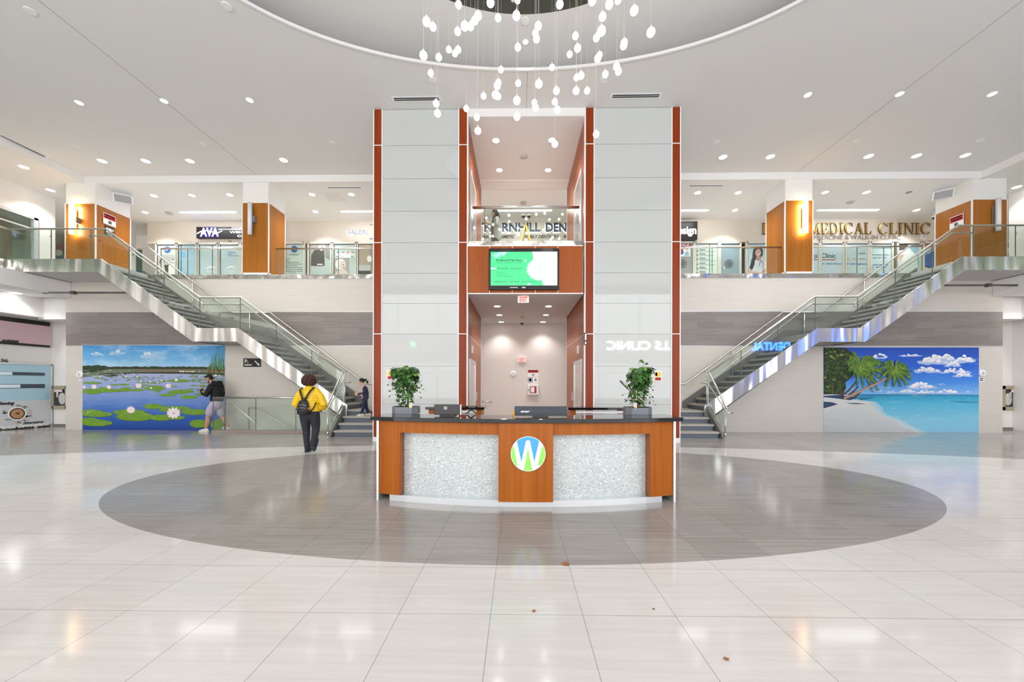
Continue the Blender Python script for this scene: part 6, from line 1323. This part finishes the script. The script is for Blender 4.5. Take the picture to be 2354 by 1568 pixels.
def head(mb, c, s=1.0, pitch=0.0, yaw=0.0):
    """face looks along +y before turning"""
    R = Matrix.Rotation(yaw, 4, 'Z') @ Matrix.Rotation(-pitch, 4, 'X'); P = lambda x, y, z: V(c) + R @ V((x * s, y * s, z * s)); R3 = R.to_3x3()
    mb.ball(P(0, -.012, .03), (.074 * s, .092 * s, .085 * s), 20, 14, rot=R3); mb.ball(P(0, .018, -.04), (.056 * s, .066 * s, .072 * s), 18, 12, rot=R3)
    mb.ball(P(0, .07, -.088), (.026 * s, .02 * s, .02 * s), 12, 8, rot=R3)                    # chin
    mb.tube([P(0, .085, .015), P(0, .108, -.022), P(0, .088, -.034)], 0, 8, radii=[.009 * s, .015 * s, .011 * s])   # nose
    for sx in (-1, 1):
        mb.ball(P(sx * .034, .074, .022), (.022 * s, .012 * s, .008 * s), 10, 6, rot=R3)       # brow
        mb.ball(P(sx * .078, -.005, -.01), (.010 * s, .018 * s, .03 * s), 12, 8, rot=R3)      # ear
        mb.ball(P(sx * .04, .06, -.03), (.022 * s, .02 * s, .02 * s), 10, 6, rot=R3)           # cheek
    mb.ball(P(0, .083, -.055), (.024 * s, .012 * s, .009 * s), 10, 6, rot=R3); return P, R3
def face_bits(P, R3, s, parent, M, lip='8f4f48'):
    mb = MB()
    for sx in (-1, 1): mb.ball(P(sx * .031, .076, .004), (.012 * s, .008 * s, .006 * s), 10, 6, 0, R3); mb.ball(P(sx * .031, .082, .004), (.006 * s, .004 * s, .006 * s), 8, 6, 1, R3); mb.ball(P(sx * .033, .086, .024), (.018 * s, .005 * s, .004 * s), 8, 4, 1, R3)
    mb.ball(P(0, .0935, -.054), (.02 * s, .005 * s, .005 * s), 8, 6, 2, R3)
    mb.v = [tuple(M @ Vector(p)) for p in mb.v]; return mb.build('facial_features', [mat('eye_white', 'e8e4e0'), mat('eye_dark', '20140f', .3), mat('lips' + lip, lip)], parent, smooth=True)
def hand(mb, wrist, direction, palm_n, s=1.0, curl=.6, thumb=1):
    """palm and five separate fingers; direction = along the hand, palm_n = out of the palm"""
    d = V(direction).normalized(); n = V(palm_n); n = (n - d * n.dot(d)).normalized(); w = d.cross(n) * thumb
    base = V(wrist)
    for k in (-1, 0, 1): mb.tube([base + w * k * .016 * s, base + d * .085 * s + w * k * .024 * s], 0, 8, radii=[.016 * s, .014 * s])
    for k, L_ in enumerate((.068, .078, .073, .058)):
        o = (1.5 - k) * .0215 * s; p = base + d * .085 * s + w * o; a = curl * .4; pts = [p]; ang_ = a
        for q in (.42, .32, .26): pts.append(pts[-1] + (d * math.cos(ang_) + n * math.sin(ang_)) * L_ * q * s + w * o * .05); ang_ += curl * .7
        mb.tube(pts, 0, 8, radii=[.0095 * s, .009 * s, .0085 * s, .007 * s]); mb.ball(pts[-1], .007 * s, 8, 5)
    p = base + d * .02 * s + w * .03 * s
    pts = [p, p + (d * .5 + w * .75 + n * .3) * .045 * s, p + (d * .85 + w * .6 + n * .6) * .075 * s]; mb.tube(pts, 0, 8, radii=[.014 * s, .011 * s, .008 * s]); mb.ball(pts[-1], .008 * s, 8, 5)
def shoe(M, parent, ankle, toe_dir, m, sole, L_=.26, w=.048, name='shoe', heel_up=0.0):
    mb = MB(); d = V((toe_dir[0], toe_dir[1], 0)).normalized(); A = V(ankle)
    up = V((0, 0, 1)); R = None
    ax = d.cross(up); Rm = Matrix.Rotation(heel_up, 4, -ax)
    Q = lambda f, sd, z: A + (Rm @ (d * f + ax * sd + up * z))
    mb.tube([Q(-.055, 0, -.045), Q(.02, 0, -.04), Q(L_ * .45, 0, -.052), Q(L_ * .72, 0, -.062)], 0, 14, radii=[(.045, w * .75), (.052, w * .85), (.036, w), (.018, w * .75)], side=tuple(Rm @ up))
    mb.ball(Q(-.05, 0, -.045), (.04, .04, .045), 12, 8); mb.ball(Q(L_ * .7, 0, -.062), w * .42, 10, 6); mb.tube([Q(-.01, 0, -.03), Q(-.012, 0, .015)], 0, 12, radii=[.045, .042])
    o = remesh(mb, name, m, parent, M, .008, 3)
    sb = MB(); pr = [(-.095, 0), (-.08, w * .7), (0, w * .85), (L_ * .5, w * 1.05), (L_ * .7, w * .9), (L_ * .82, 0)]
    out = [Q(f, sd, -.098) for f, sd in pr] + [Q(f, -sd, -.098) for f, sd in reversed(pr[1:-1])]
    sb.prism([M @ p for p in out], (M.to_3x3() @ (Rm @ (up * .02))), 0); s_ = sb.build('sole', sole, parent if parent is None else o); return o
def finish_person(body, label): tag(body, label, 'person'); return body
skin_w = mat('skin_brown', '8a5a40', .5); skin_m = mat('skin_tan', 'c08d72', .5); skin_c = mat('skin_light', 'd2a389', .5)

# --- woman in the yellow jacket, seen from behind
M = Matrix.Translation((W(712, 1000, 7.95)[0], 7.95, 0))
mb = MB(); s_ = .98
Pf, R3 = head(mb, (-.02, .02, 1.545), .98)
limb(mb, [(-.01, 0, 1.32), (-.015, .01, 1.46)], [.058, .052]); limb(mb, [(0, 0, .95), (0, 0, 1.12), (0, 0, 1.32)], [(.16, .10), (.13, .09), (.15, .085)])
for sx in (-1, 1):
    limb(mb, [(sx * .17, 0, 1.32), (sx * .27, .0, 1.08), (sx * .2, .14, .97)], [.048, .04, .026], side=(0, 1, 0)); hand(mb, (sx * .2, .14, .97), (-sx * .55, .5, -.5), (0, -1, -.3), .95, .5, sx)
limb(mb, [(-.09, 0, .93), (-.085, .0, .5), (-.06, .0, .1)], [.08, .05, .036]); limb(mb, [(.09, 0, .93), (.12, .02, .52), (.14, -.13, .18)], [.08, .05, .036])
yw = remesh(mb, 'person', skin_w, None, M, .0075, 2)
finish_person(yw, 'person with curly dark hair in a yellow quilted jacket walking away, wearing a black backpack')
mb = MB(); c0 = V((-.02, .0, 1.575)); r_ = random.Random(2); mb.ball(c0, (.138, .135, .13), 22, 16)
for k in range(210):
    th, ph = math.acos(r_.uniform(-.75, 1)), r_.uniform(0, 2 * PI); d = V((math.sin(th) * math.cos(ph) * .145, math.sin(th) * math.sin(ph) * .14, math.cos(th) * .135))
    if d.y > .11 and d.z < .05: continue
    mb.ball(c0 + d, r_.uniform(.012, .026), 6, 4)
remesh(mb, 'hair', mat('curly_hair', '3a1d17', .8, noise=.5, nscale=(60, 60, 60)), yw, M, .009, 0)
jy = N('yellow_quilted_nylon'); zc = jy.new('ShaderNodeNewGeometry'); sp_ = jy.new('ShaderNodeSeparateXYZ'); jy.L(zc.outputs['Position'], sp_.inputs[0])
wv = jy.math('ABSOLUTE', jy.math('SINE', jy.math('ADD', jy.math('MULTIPLY', sp_.outputs[2], 52.0), jy.math('MULTIPLY', jy.noise(jy.wpos((6, 6, 2)), 1, 2), 2.5)))); wv2 = jy.math('POWER', wv, .45)
jy.bump(wv2, .45, .012); jy.p.inputs['Base Color'].default_value = lin('e6bd12'); jy.p.inputs['Roughness'].default_value = .4
mb = MB(); limb(mb, [(0, 0, .90), (0, 0, 1.02), (-.005, .0, 1.18), (-.01, 0, 1.33), (-.012, .01, 1.415)], [(.235, .16), (.215, .15), (.195, .14), (.195, .12), (.10, .085)])
for sx in (-1, 1): limb(mb, [(sx * .155 - .01, 0, 1.355), (sx * .25, -.01, 1.22), (sx * .315, -.01, 1.06), (sx * .27, .07, .98), (sx * .2, .14, .97)], [.072, .08, .083, .07, .055], side=(0, 1, 0))
remesh(mb, 'jacket', jy.m, yw, M, .012, 3)
mb = MB(); mb.lathe([(.085, 1.38), (.088, 1.43), (.08, 1.45)], (-.012, .01, 0), 20); mb.v = [tuple(M @ V(p)) for p in mb.v]; mb.build('collar', jy.m, yw, smooth=True)
jean = mat('dark_denim', '23252e', .75, noise=.3, nscale=(40, 40, 40))
mb = MB(); limb(mb, [(0, 0, 1.0), (0, -.01, .90), (0, -.01, .82)], [(.17, .12), (.215, .15), (.20, .14)])
limb(mb, [(-.10, -.01, .84), (-.095, .0, .66), (-.085, .015, .48), (-.07, .0, .28), (-.055, .0, .09)], [.118, .10, .078, .066, .058]); limb(mb, [(.10, -.01, .84), (.12, .01, .66), (.13, .02, .5), (.14, -.06, .32), (.145, -.14, .17)], [.118, .10, .078, .068, .06])
remesh(mb, 'trousers', jean, yw, M, .012, 3)
shm = mat('slate_shoe', '2c3a44', .6); shs = mat('slate_sole', '35454f', .7)
shoe(M, yw, (-.055, .0, .10), (-.25, 1), mat('black_shoe', '191c20', .6), shs); shoe(M, yw, (.15, -.15, .155), (.05, 1), shm, shs, heel_up=-1.15)
# backpack
bp = thing('backpack', 'small black backpack with silver zips worn over the yellow jacket', 'backpack', tuple(M @ V((-.02, -.2, 1.05))))
nyl = mat('black_nylon', '15161a', .5); zipm = mat('silver_zip', 'a8aaad', .35, .8)
mb = MB(); mb.tube([(-.03, -.19, .84), (-.03, -.2, .9), (-.03, -.2, 1.02), (-.03, -.185, 1.12), (-.03, -.17, 1.165)], 0, 18, radii=[(.12, .05), (.14, .07), (.13, .07), (.095, .055), (.05, .03)], side=(1, 0, 0)); remesh(mb, 'bag', nyl, bp, M, .008, 3)
mb = MB(); mb.tube([(-.03, -.265, .86), (-.03, -.27, .93), (-.03, -.262, .985)], 0, 16, radii=[(.09, .02), (.1, .03), (.075, .015)], side=(1, 0, 0)); remesh(mb, 'front_pocket', nyl, bp, M, .006, 3)
def tmb(f): 
    mb = MB(); f(mb); mb.v = [tuple(M @ V(p)) for p in mb.v]; return mb
tmb(lambda q: (q.tube([(-.12, -.27, .955), (-.1, -.285, .985), (-.03, -.29, .995), (.04, -.285, .985), (.06, -.27, .955)], .003, 6), q.tube([(-.13, -.255, 1.03), (-.1, -.268, 1.05), (-.03, -.272, 1.06), (.04, -.268, 1.05), (.07, -.255, 1.03)], .003, 6), q.box(-.12, -.105, -.305, -.295, .9, .94))).build('zip', zipm, bp)
tmb(lambda q: (q.tube([(-.04, -.19, 1.15), (-.1, -.16, 1.28), (-.15, -.12, 1.37), (-.155, -.02, 1.435)], 0, 8, radii=[(.022, .006)] * 4, side=(1, 0, 0)), q.tube([(-.0, -.19, 1.15), (.05, -.16, 1.28), (.1, -.13, 1.37), (.115, -.02, 1.435)], 0, 8, radii=[(.022, .006)] * 4, side=(1, 0, 0)), q.tube([(-.14, -.2, .87), (-.2, -.16, .95), (-.2, -.1, 1.05)], 0, 8, radii=[(.012, .005)] * 3), q.tube([(.09, -.2, .87), (.17, -.16, .97), (.2, -.1, 1.1)], 0, 8, radii=[(.014, .005)] * 3))).build('shoulder_strap', nyl, bp, smooth=True)
tmb(lambda q: q.tube([(-.055, -.2, 1.16), (-.05, -.21, 1.2), (-.02, -.212, 1.213), (.01, -.21, 1.2), (.012, -.2, 1.16)], .006, 6)).build('handle', nyl, bp, smooth=True)
tmb(lambda q: q.ball((.115, -.235, .975), (.022, .02, .025), 12, 8)).build('orange_tag', mat('orange_charm', 'f0602a', .5), bp, smooth=True)
#%%MAN
# --- man in the black hoodie, walking left while looking at a phone (local +y = walking direction)
M = Matrix.Translation((W(497, 950, 11.6)[0], 11.62, -.05)) @ Matrix.Rotation(PI / 2, 4, 'Z')
mb = MB(); Pf, R3 = head(mb, (0, .245, 1.71), 1.12, pitch=.5)
limb(mb, [(0, .06, 1.5), (0, .19, 1.64)], [.07, .06]); limb(mb, [(0, .0, 1.0), (0, -.03, 1.25), (0, .04, 1.5)], [(.15, .11), (.16, .12), (.17, .1)])
for sx in (-1, 1):
    limb(mb, [(sx * .2, .04, 1.47), (sx * .25, .13, 1.22), (sx * .08, .46, 1.3 if sx > 0 else 1.36)], [.055, .045, .028]); 
hand(mb, (.08, .46, 1.3), (-.1, .85, .25), (0, -.2, 1), 1.05, .5, 1); hand(mb, (-.08, .42, 1.36), (.35, .5, .6), (.6, .2, -.3), 1.0, .8, -1)
limb(mb, [(-.1, .02, .95), (-.1, .2, .52), (-.09, .27, .1)], [.085, .062, .04]); limb(mb, [(.1, -.02, .95), (.1, -.06, .52), (.1, -.32, .15)], [.085, .062, .04])
limb(mb, [(-.1, .19, .45), (-.095, .21, .32), (-.09, .26, .12)], [.055, .062, .036]); limb(mb, [(.1, -.09, .45), (.1, -.18, .34), (.1, -.31, .15)], [.055, .06, .036])
mn = remesh(mb, 'person', skin_m, None, M, .0075, 2)
finish_person(mn, 'bearded person in a black hoodie and pale shorts walking left and looking at a phone')
face_bits(Pf, R3, 1.12, mn, M)
hairm = mat('black_hair', '120e0d', .7)
mb = MB(); Pq = lambda x, y, z: Pf(x, y, z); mb.ball(Pf(0, -.025, .05), (.086, .104, .088), 18, 12, rot=R3); mb.ball(Pf(0, -.06, -.0), (.074, .06, .07), 14, 10, rot=R3); mb.ball(Pf(0, .055, .095), (.06, .045, .03), 12, 8, rot=R3)
remesh(mb, 'hair', hairm, mn, M, .007, 1)
mb = MB(); mb.ball(Pf(0, .035, -.088), (.054, .058, .036), 14, 10, rot=R3); mb.ball(Pf(0, .0, -.055), (.08, .024, .035), 14, 10, rot=R3); remesh(mb, 'beard', hairm, mn, M, .008, 1)
hood = mat('black_fleece', '101011', .85)
mb = MB(); limb(mb, [(0, .02, .98), (0, 0, 1.06), (0, -.04, 1.25), (0, .0, 1.42), (0, .05, 1.53), (0, .09, 1.575)], [(.17, .15), (.185, .17), (.195, .185), (.205, .155), (.14, .11), (.09, .085)])
for sx in (-1, 1): limb(mb, [(sx * .19, .03, 1.48), (sx * .255, .04, 1.34), (sx * .26, .12, 1.2), (sx * .17, .3, 1.24), (sx * .09, .41, 1.29 if sx > 0 else 1.35)], [.085, .082, .078, .062, .048], side=(1, 0, 0))
mb.ball((0, -.06, 1.55), (.13, .11, .085), 18, 12); mb.tube([(-.1, .08, 1.56), (-.06, -.1, 1.62), (.06, -.1, 1.62), (.1, .08, 1.56)], .035, 10)
remesh(mb, 'hoodie', hood, mn, M, .011, 3)
shorts = mat('lilac_shorts', 'b3a6bd', .8)
mb = MB(); limb(mb, [(0, .0, 1.02), (0, .0, .94), (0, .0, .86)], [(.165, .14), (.18, .16), (.18, .16)])
limb(mb, [(-.1, .02, .88), (-.1, .1, .74), (-.1, .15, .6)], [.12, .12, .112]); limb(mb, [(.1, -.01, .88), (.1, -.03, .72), (.1, -.06, .58)], [.125, .12, .112]); remesh(mb, 'shorts', shorts, mn, M, .011, 2)
wsh = mat('white_shoe', 'd8d4cf', .6)
shoe(M, mn, (-.09, .275, .10), (0, 1), wsh, wsh, .29, .052); shoe(M, mn, (.1, -.325, .13), (0, 1), wsh, wsh, .27, .052, heel_up=-.3)
ph = thing('mobile_phone', 'dark blue mobile phone held by the person in the black hoodie', 'phone', tuple(M @ V((.05, .58, 1.36))))
tmb(lambda q: q.prism([(.0, .53, 1.335), (.085, .53, 1.335), (.085, .68, 1.375), (.0, .68, 1.375)], (0, -.003, .01))).build('phone_body', mat('phone_blue', '23304f', .3), ph)
# --- child on the right hand steps of the left staircase
M = Matrix.Translation((W(839, 900, 10.86)[0], 10.86, .54)) @ Matrix.Rotation(PI / 2 + .35, 4, 'Z')
mb = MB(); Pf, R3 = head(mb, (0, .09, 1.03), .86, pitch=.5)
limb(mb, [(0, .02, .86), (0, .07, .98)], [.04, .036]); limb(mb, [(0, 0, .55), (0, 0, .7), (0, .02, .86)], [(.085, .065), (.085, .065), (.09, .06)])
hand(mb, (.12, .2, .68), (.0, .9, .1), (-1, 0, 0), .72, .6, 1); hand(mb, (-.12, .17, .66), (.1, .85, -.2), (1, 0, 0), .72, .6, -1)
for sx in (-1, 1): limb(mb, [(sx * .11, .02, .83), (sx * .16, .03, .7), (sx * .12, .19, .67)], [.03, .027, .019]); limb(mb, [(sx * .055, 0, .52), (sx * .055, sx * -.04, .28), (sx * .055, sx * -.1, .08)], [.05, .036, .026])
kid = remesh(mb, 'person', skin_c, None, M, .007, 2)
finish_person(kid, 'child with dark ponytail, pink top and navy cardigan on the left steps')
face_bits(Pf, R3, .86, kid, M)
mb = MB(); mb.ball(Pf(0, -.025, .035), (.073, .082, .083), 16, 12, rot=R3); mb.tube([Pf(0, -.1, .03), Pf(.0, -.16, .0), Pf(0, -.165, -.08), Pf(0, -.14, -.14)], 0, 10, radii=[.022, .042, .04, .015]); remesh(mb, 'hair', hairm, kid, M, .008, 1)
mb = MB(); limb(mb, [(0, .01, .53), (0, .012, .7), (0, .03, .88)], [(.10, .078), (.098, .078), (.07, .06)]); remesh(mb, 'top', mat('pink_cotton', 'dba3bd', .8), kid, M, .009, 2)
cardi = mat('navy_flecked_knit', '34324a', .9, noise=.7, nscale=(120, 120, 120))
mb = MB()
for sx in (-1, 1):
    limb(mb, [(sx * .055, -.02, .52), (sx * .06, -.02, .7), (sx * .05, .0, .86)], [(.062, .085), (.06, .085), (.055, .07)]); limb(mb, [(sx * .10, .02, .84), (sx * .165, .02, .70), (sx * .125, .17, .67)], [.045, .043, .032], side=(0, 1, 0))
remesh(mb, 'cardigan', cardi, kid, M, .009, 2)
mb = MB(); limb(mb, [(0, 0, .58), (0, 0, .5)], [(.10, .08), (.105, .085)])
for sx in (-1, 1): limb(mb, [(sx * .055, 0, .5), (sx * .06, sx * -.03, .28), (sx * .06, sx * -.1, .07)], [.062, .05, .04])
remesh(mb, 'trousers', mat('navy_cotton', '1e2748', .8), kid, M, .009, 2)
cs_ = mat('cream_shoe', 'cfc6b4', .6)
for sx in (-1, 1): shoe(M, kid, (sx * .06, sx * -.1, .075), (0, 1), cs_, cs_, .17, .034)
# --- woman on the upper level behind the lobby railing
M = Matrix.Translation((W(1139, 520, 11.2)[0], 11.2, ZU)) @ Matrix.Rotation(PI * .62, 4, 'Z')
mb = MB(); Pf, R3 = head(mb, (0, .03, 1.6), .98, yaw=.0, pitch=.05)
limb(mb, [(0, 0, 1.4), (0, .02, 1.52)], [.05, .045]); limb(mb, [(0, 0, .95), (0, 0, 1.15), (0, 0, 1.36)], [(.14, .1), (.12, .09), (.15, .09)])
limb(mb, [(.17, 0, 1.36), (.22, .03, 1.12), (.09, .25, 1.2)], [.046, .04, .025]); limb(mb, [(-.17, 0, 1.36), (-.22, .03, 1.12), (-.07, .25, 1.22)], [.046, .04, .025])
hand(mb, (.09, .25, 1.2), (-.4, .7, .5), (-.5, .2, .4), .95, .7, 1); hand(mb, (-.07, .25, 1.22), (.3, .6, .6), (.5, .3, .3), .95, .7, -1)
for sx in (-1, 1): limb(mb, [(sx * .09, 0, .93), (sx * .09, 0, .5), (sx * .09, -.01, .09)], [.08, .055, .04])
uw = remesh(mb, 'person', skin_c, None, M, .0075, 2)
finish_person(uw, 'person with long dark hair and grey jacket holding a phone behind the upper lobby railing')
face_bits(Pf, R3, .98, uw, M)
mb = MB(); mb.ball(Pf(0, -.02, .04), (.09, .1, .1), 18, 12, rot=R3); mb.tube([Pf(0, -.07, .02), Pf(0, -.1, -.1), Pf(0, -.09, -.26)], 0, 14, radii=[(.09, .06), (.1, .06), (.085, .04)], side=(1, 0, 0))
for sx in (-1, 1): mb.tube([Pf(sx * .075, .0, .02), Pf(sx * .085, .01, -.1), Pf(sx * .09, .02, -.25)], 0, 8, radii=[.022, .03, .02])
remesh(mb, 'hair', mat('long_dark_hair', '2a1f1f', .6), uw, M, .008, 1)
mb = MB(); limb(mb, [(0, .01, .93), (0, .01, 1.15), (0, .01, 1.38)], [(.15, .115), (.135, .11), (.12, .09)]); remesh(mb, 'shirt', mat('brown_grey_shirt', '4d4643', .8), uw, M, .01, 2)
mb = MB()
for sx in (-1, 1):
    limb(mb, [(sx * .1, -.02, .78), (sx * .095, -.02, 1.0), (sx * .085, -.02, 1.2), (sx * .085, -.01, 1.38)], [(.1, .145), (.09, .135), (.085, .12), (.085, .095)]); limb(mb, [(sx * .16, 0, 1.37), (sx * .235, .03, 1.14), (sx * .1, .22, 1.19)], [.068, .066, .05], side=(0, 1, 0))
remesh(mb, 'jacket', mat('grey_canvas', 'a8a8a2', .85), uw, M, .011, 3)
mb = MB(); limb(mb, [(0, 0, .98), (0, 0, .86)], [(.145, .115), (.165, .13)])
for sx in (-1, 1): limb(mb, [(sx * .09, 0, .86), (sx * .095, 0, .5), (sx * .09, -.01, .1)], [.1, .075, .06])
remesh(mb, 'trousers', mat('dark_grey_trousers', '39363a', .8), uw, M, .012, 2)
for sx in (-1, 1): shoe(M, uw, (sx * .09, 0, .1), (0, 1), nyl, rubber, .24, .045)
ph = thing('mobile_phone', 'dark mobile phone held by the person behind the upper lobby railing', 'phone', tuple(M @ V((.02, .33, 1.28))))
tmb(lambda q: q.prism([(-.03, .32, 1.24), (.045, .32, 1.24), (.045, .35, 1.38), (-.03, .35, 1.38)], (0, .01, 0))).build('phone_body', mat('phone_dark', '1a1c22', .3), ph)
# yellow folding floor sign on the upper level
Y = 11.9; ax, az = W(1208, 518, Y); l_, _ = W(1195, 560, Y); r_x, _ = W(1224, 560, Y)
t = thing('folding_caution_stand', 'yellow A shaped folding stand behind the upper lobby railing', 'floor stand', (ax, Y, ZU))
lx = ax - (ax - l_) * 1.9; rx = ax + (r_x - ax) * 1.9
ym = mat('caution_yellow', 'c8a22c', .5)
mb = MB(); mb.tube([(lx, Y - .1, ZU), (ax - .015, Y, az)], .03, 8); mb.build('leg', ym, t, smooth=True); mb = MB(); mb.tube([(rx, Y - .1, ZU), (ax + .015, Y, az)], .03, 8); mb.build('leg', ym, t, smooth=True)
mb = MB(); mb.tube([(lx, Y + .3, ZU), (ax, Y + .04, az - .02)], .025, 8); mb.tube([(rx, Y + .3, ZU), (ax, Y + .04, az - .02)], .025, 8); mb.build('rear_leg', ym, t, smooth=True)
mb = MB(); mb.tube([(ax, Y, az - .03), (ax, Y, az + .06)], .03, 8); mb.build('top_cap', ym, t, smooth=True)
# fallen leaves on the floor
for (a, b, s_, lab) in ((1301, 1298, .045, 'largest dry orange leaf on the edge of the grey oval in front of the desk'), (1227.5, 1406, .018, 'tiny brown leaf on the cream tiles below the desk emblem'), (1503, 1401, .014, 'tiny brown leaf speck on the cream tiles right of centre'), (1670, 1517, .022, 'small brown leaf near the bottom edge right of centre')):
    x, y = G(a, b, 0.0); mb = MB(); r0 = random.Random(int(a)); pts = []
    for k in range(11): q = s_ * (1 if k % 2 else .55) * r0.uniform(.8, 1.15); pts.append((x + q * math.cos(2 * PI * k / 11), y + q * .8 * math.sin(2 * PI * k / 11), .003 + r0.uniform(0, .3) * s_))
    mb.add(pts + [(x, y, .003 + s_ * .1)], [(k, (k + 1) % 11, 11) for k in range(11)]); tag(mb.build('fallen_leaf', mat('dry_leaf', '9c5f2e', .8)), lab, 'leaf', 'fallen leaves')
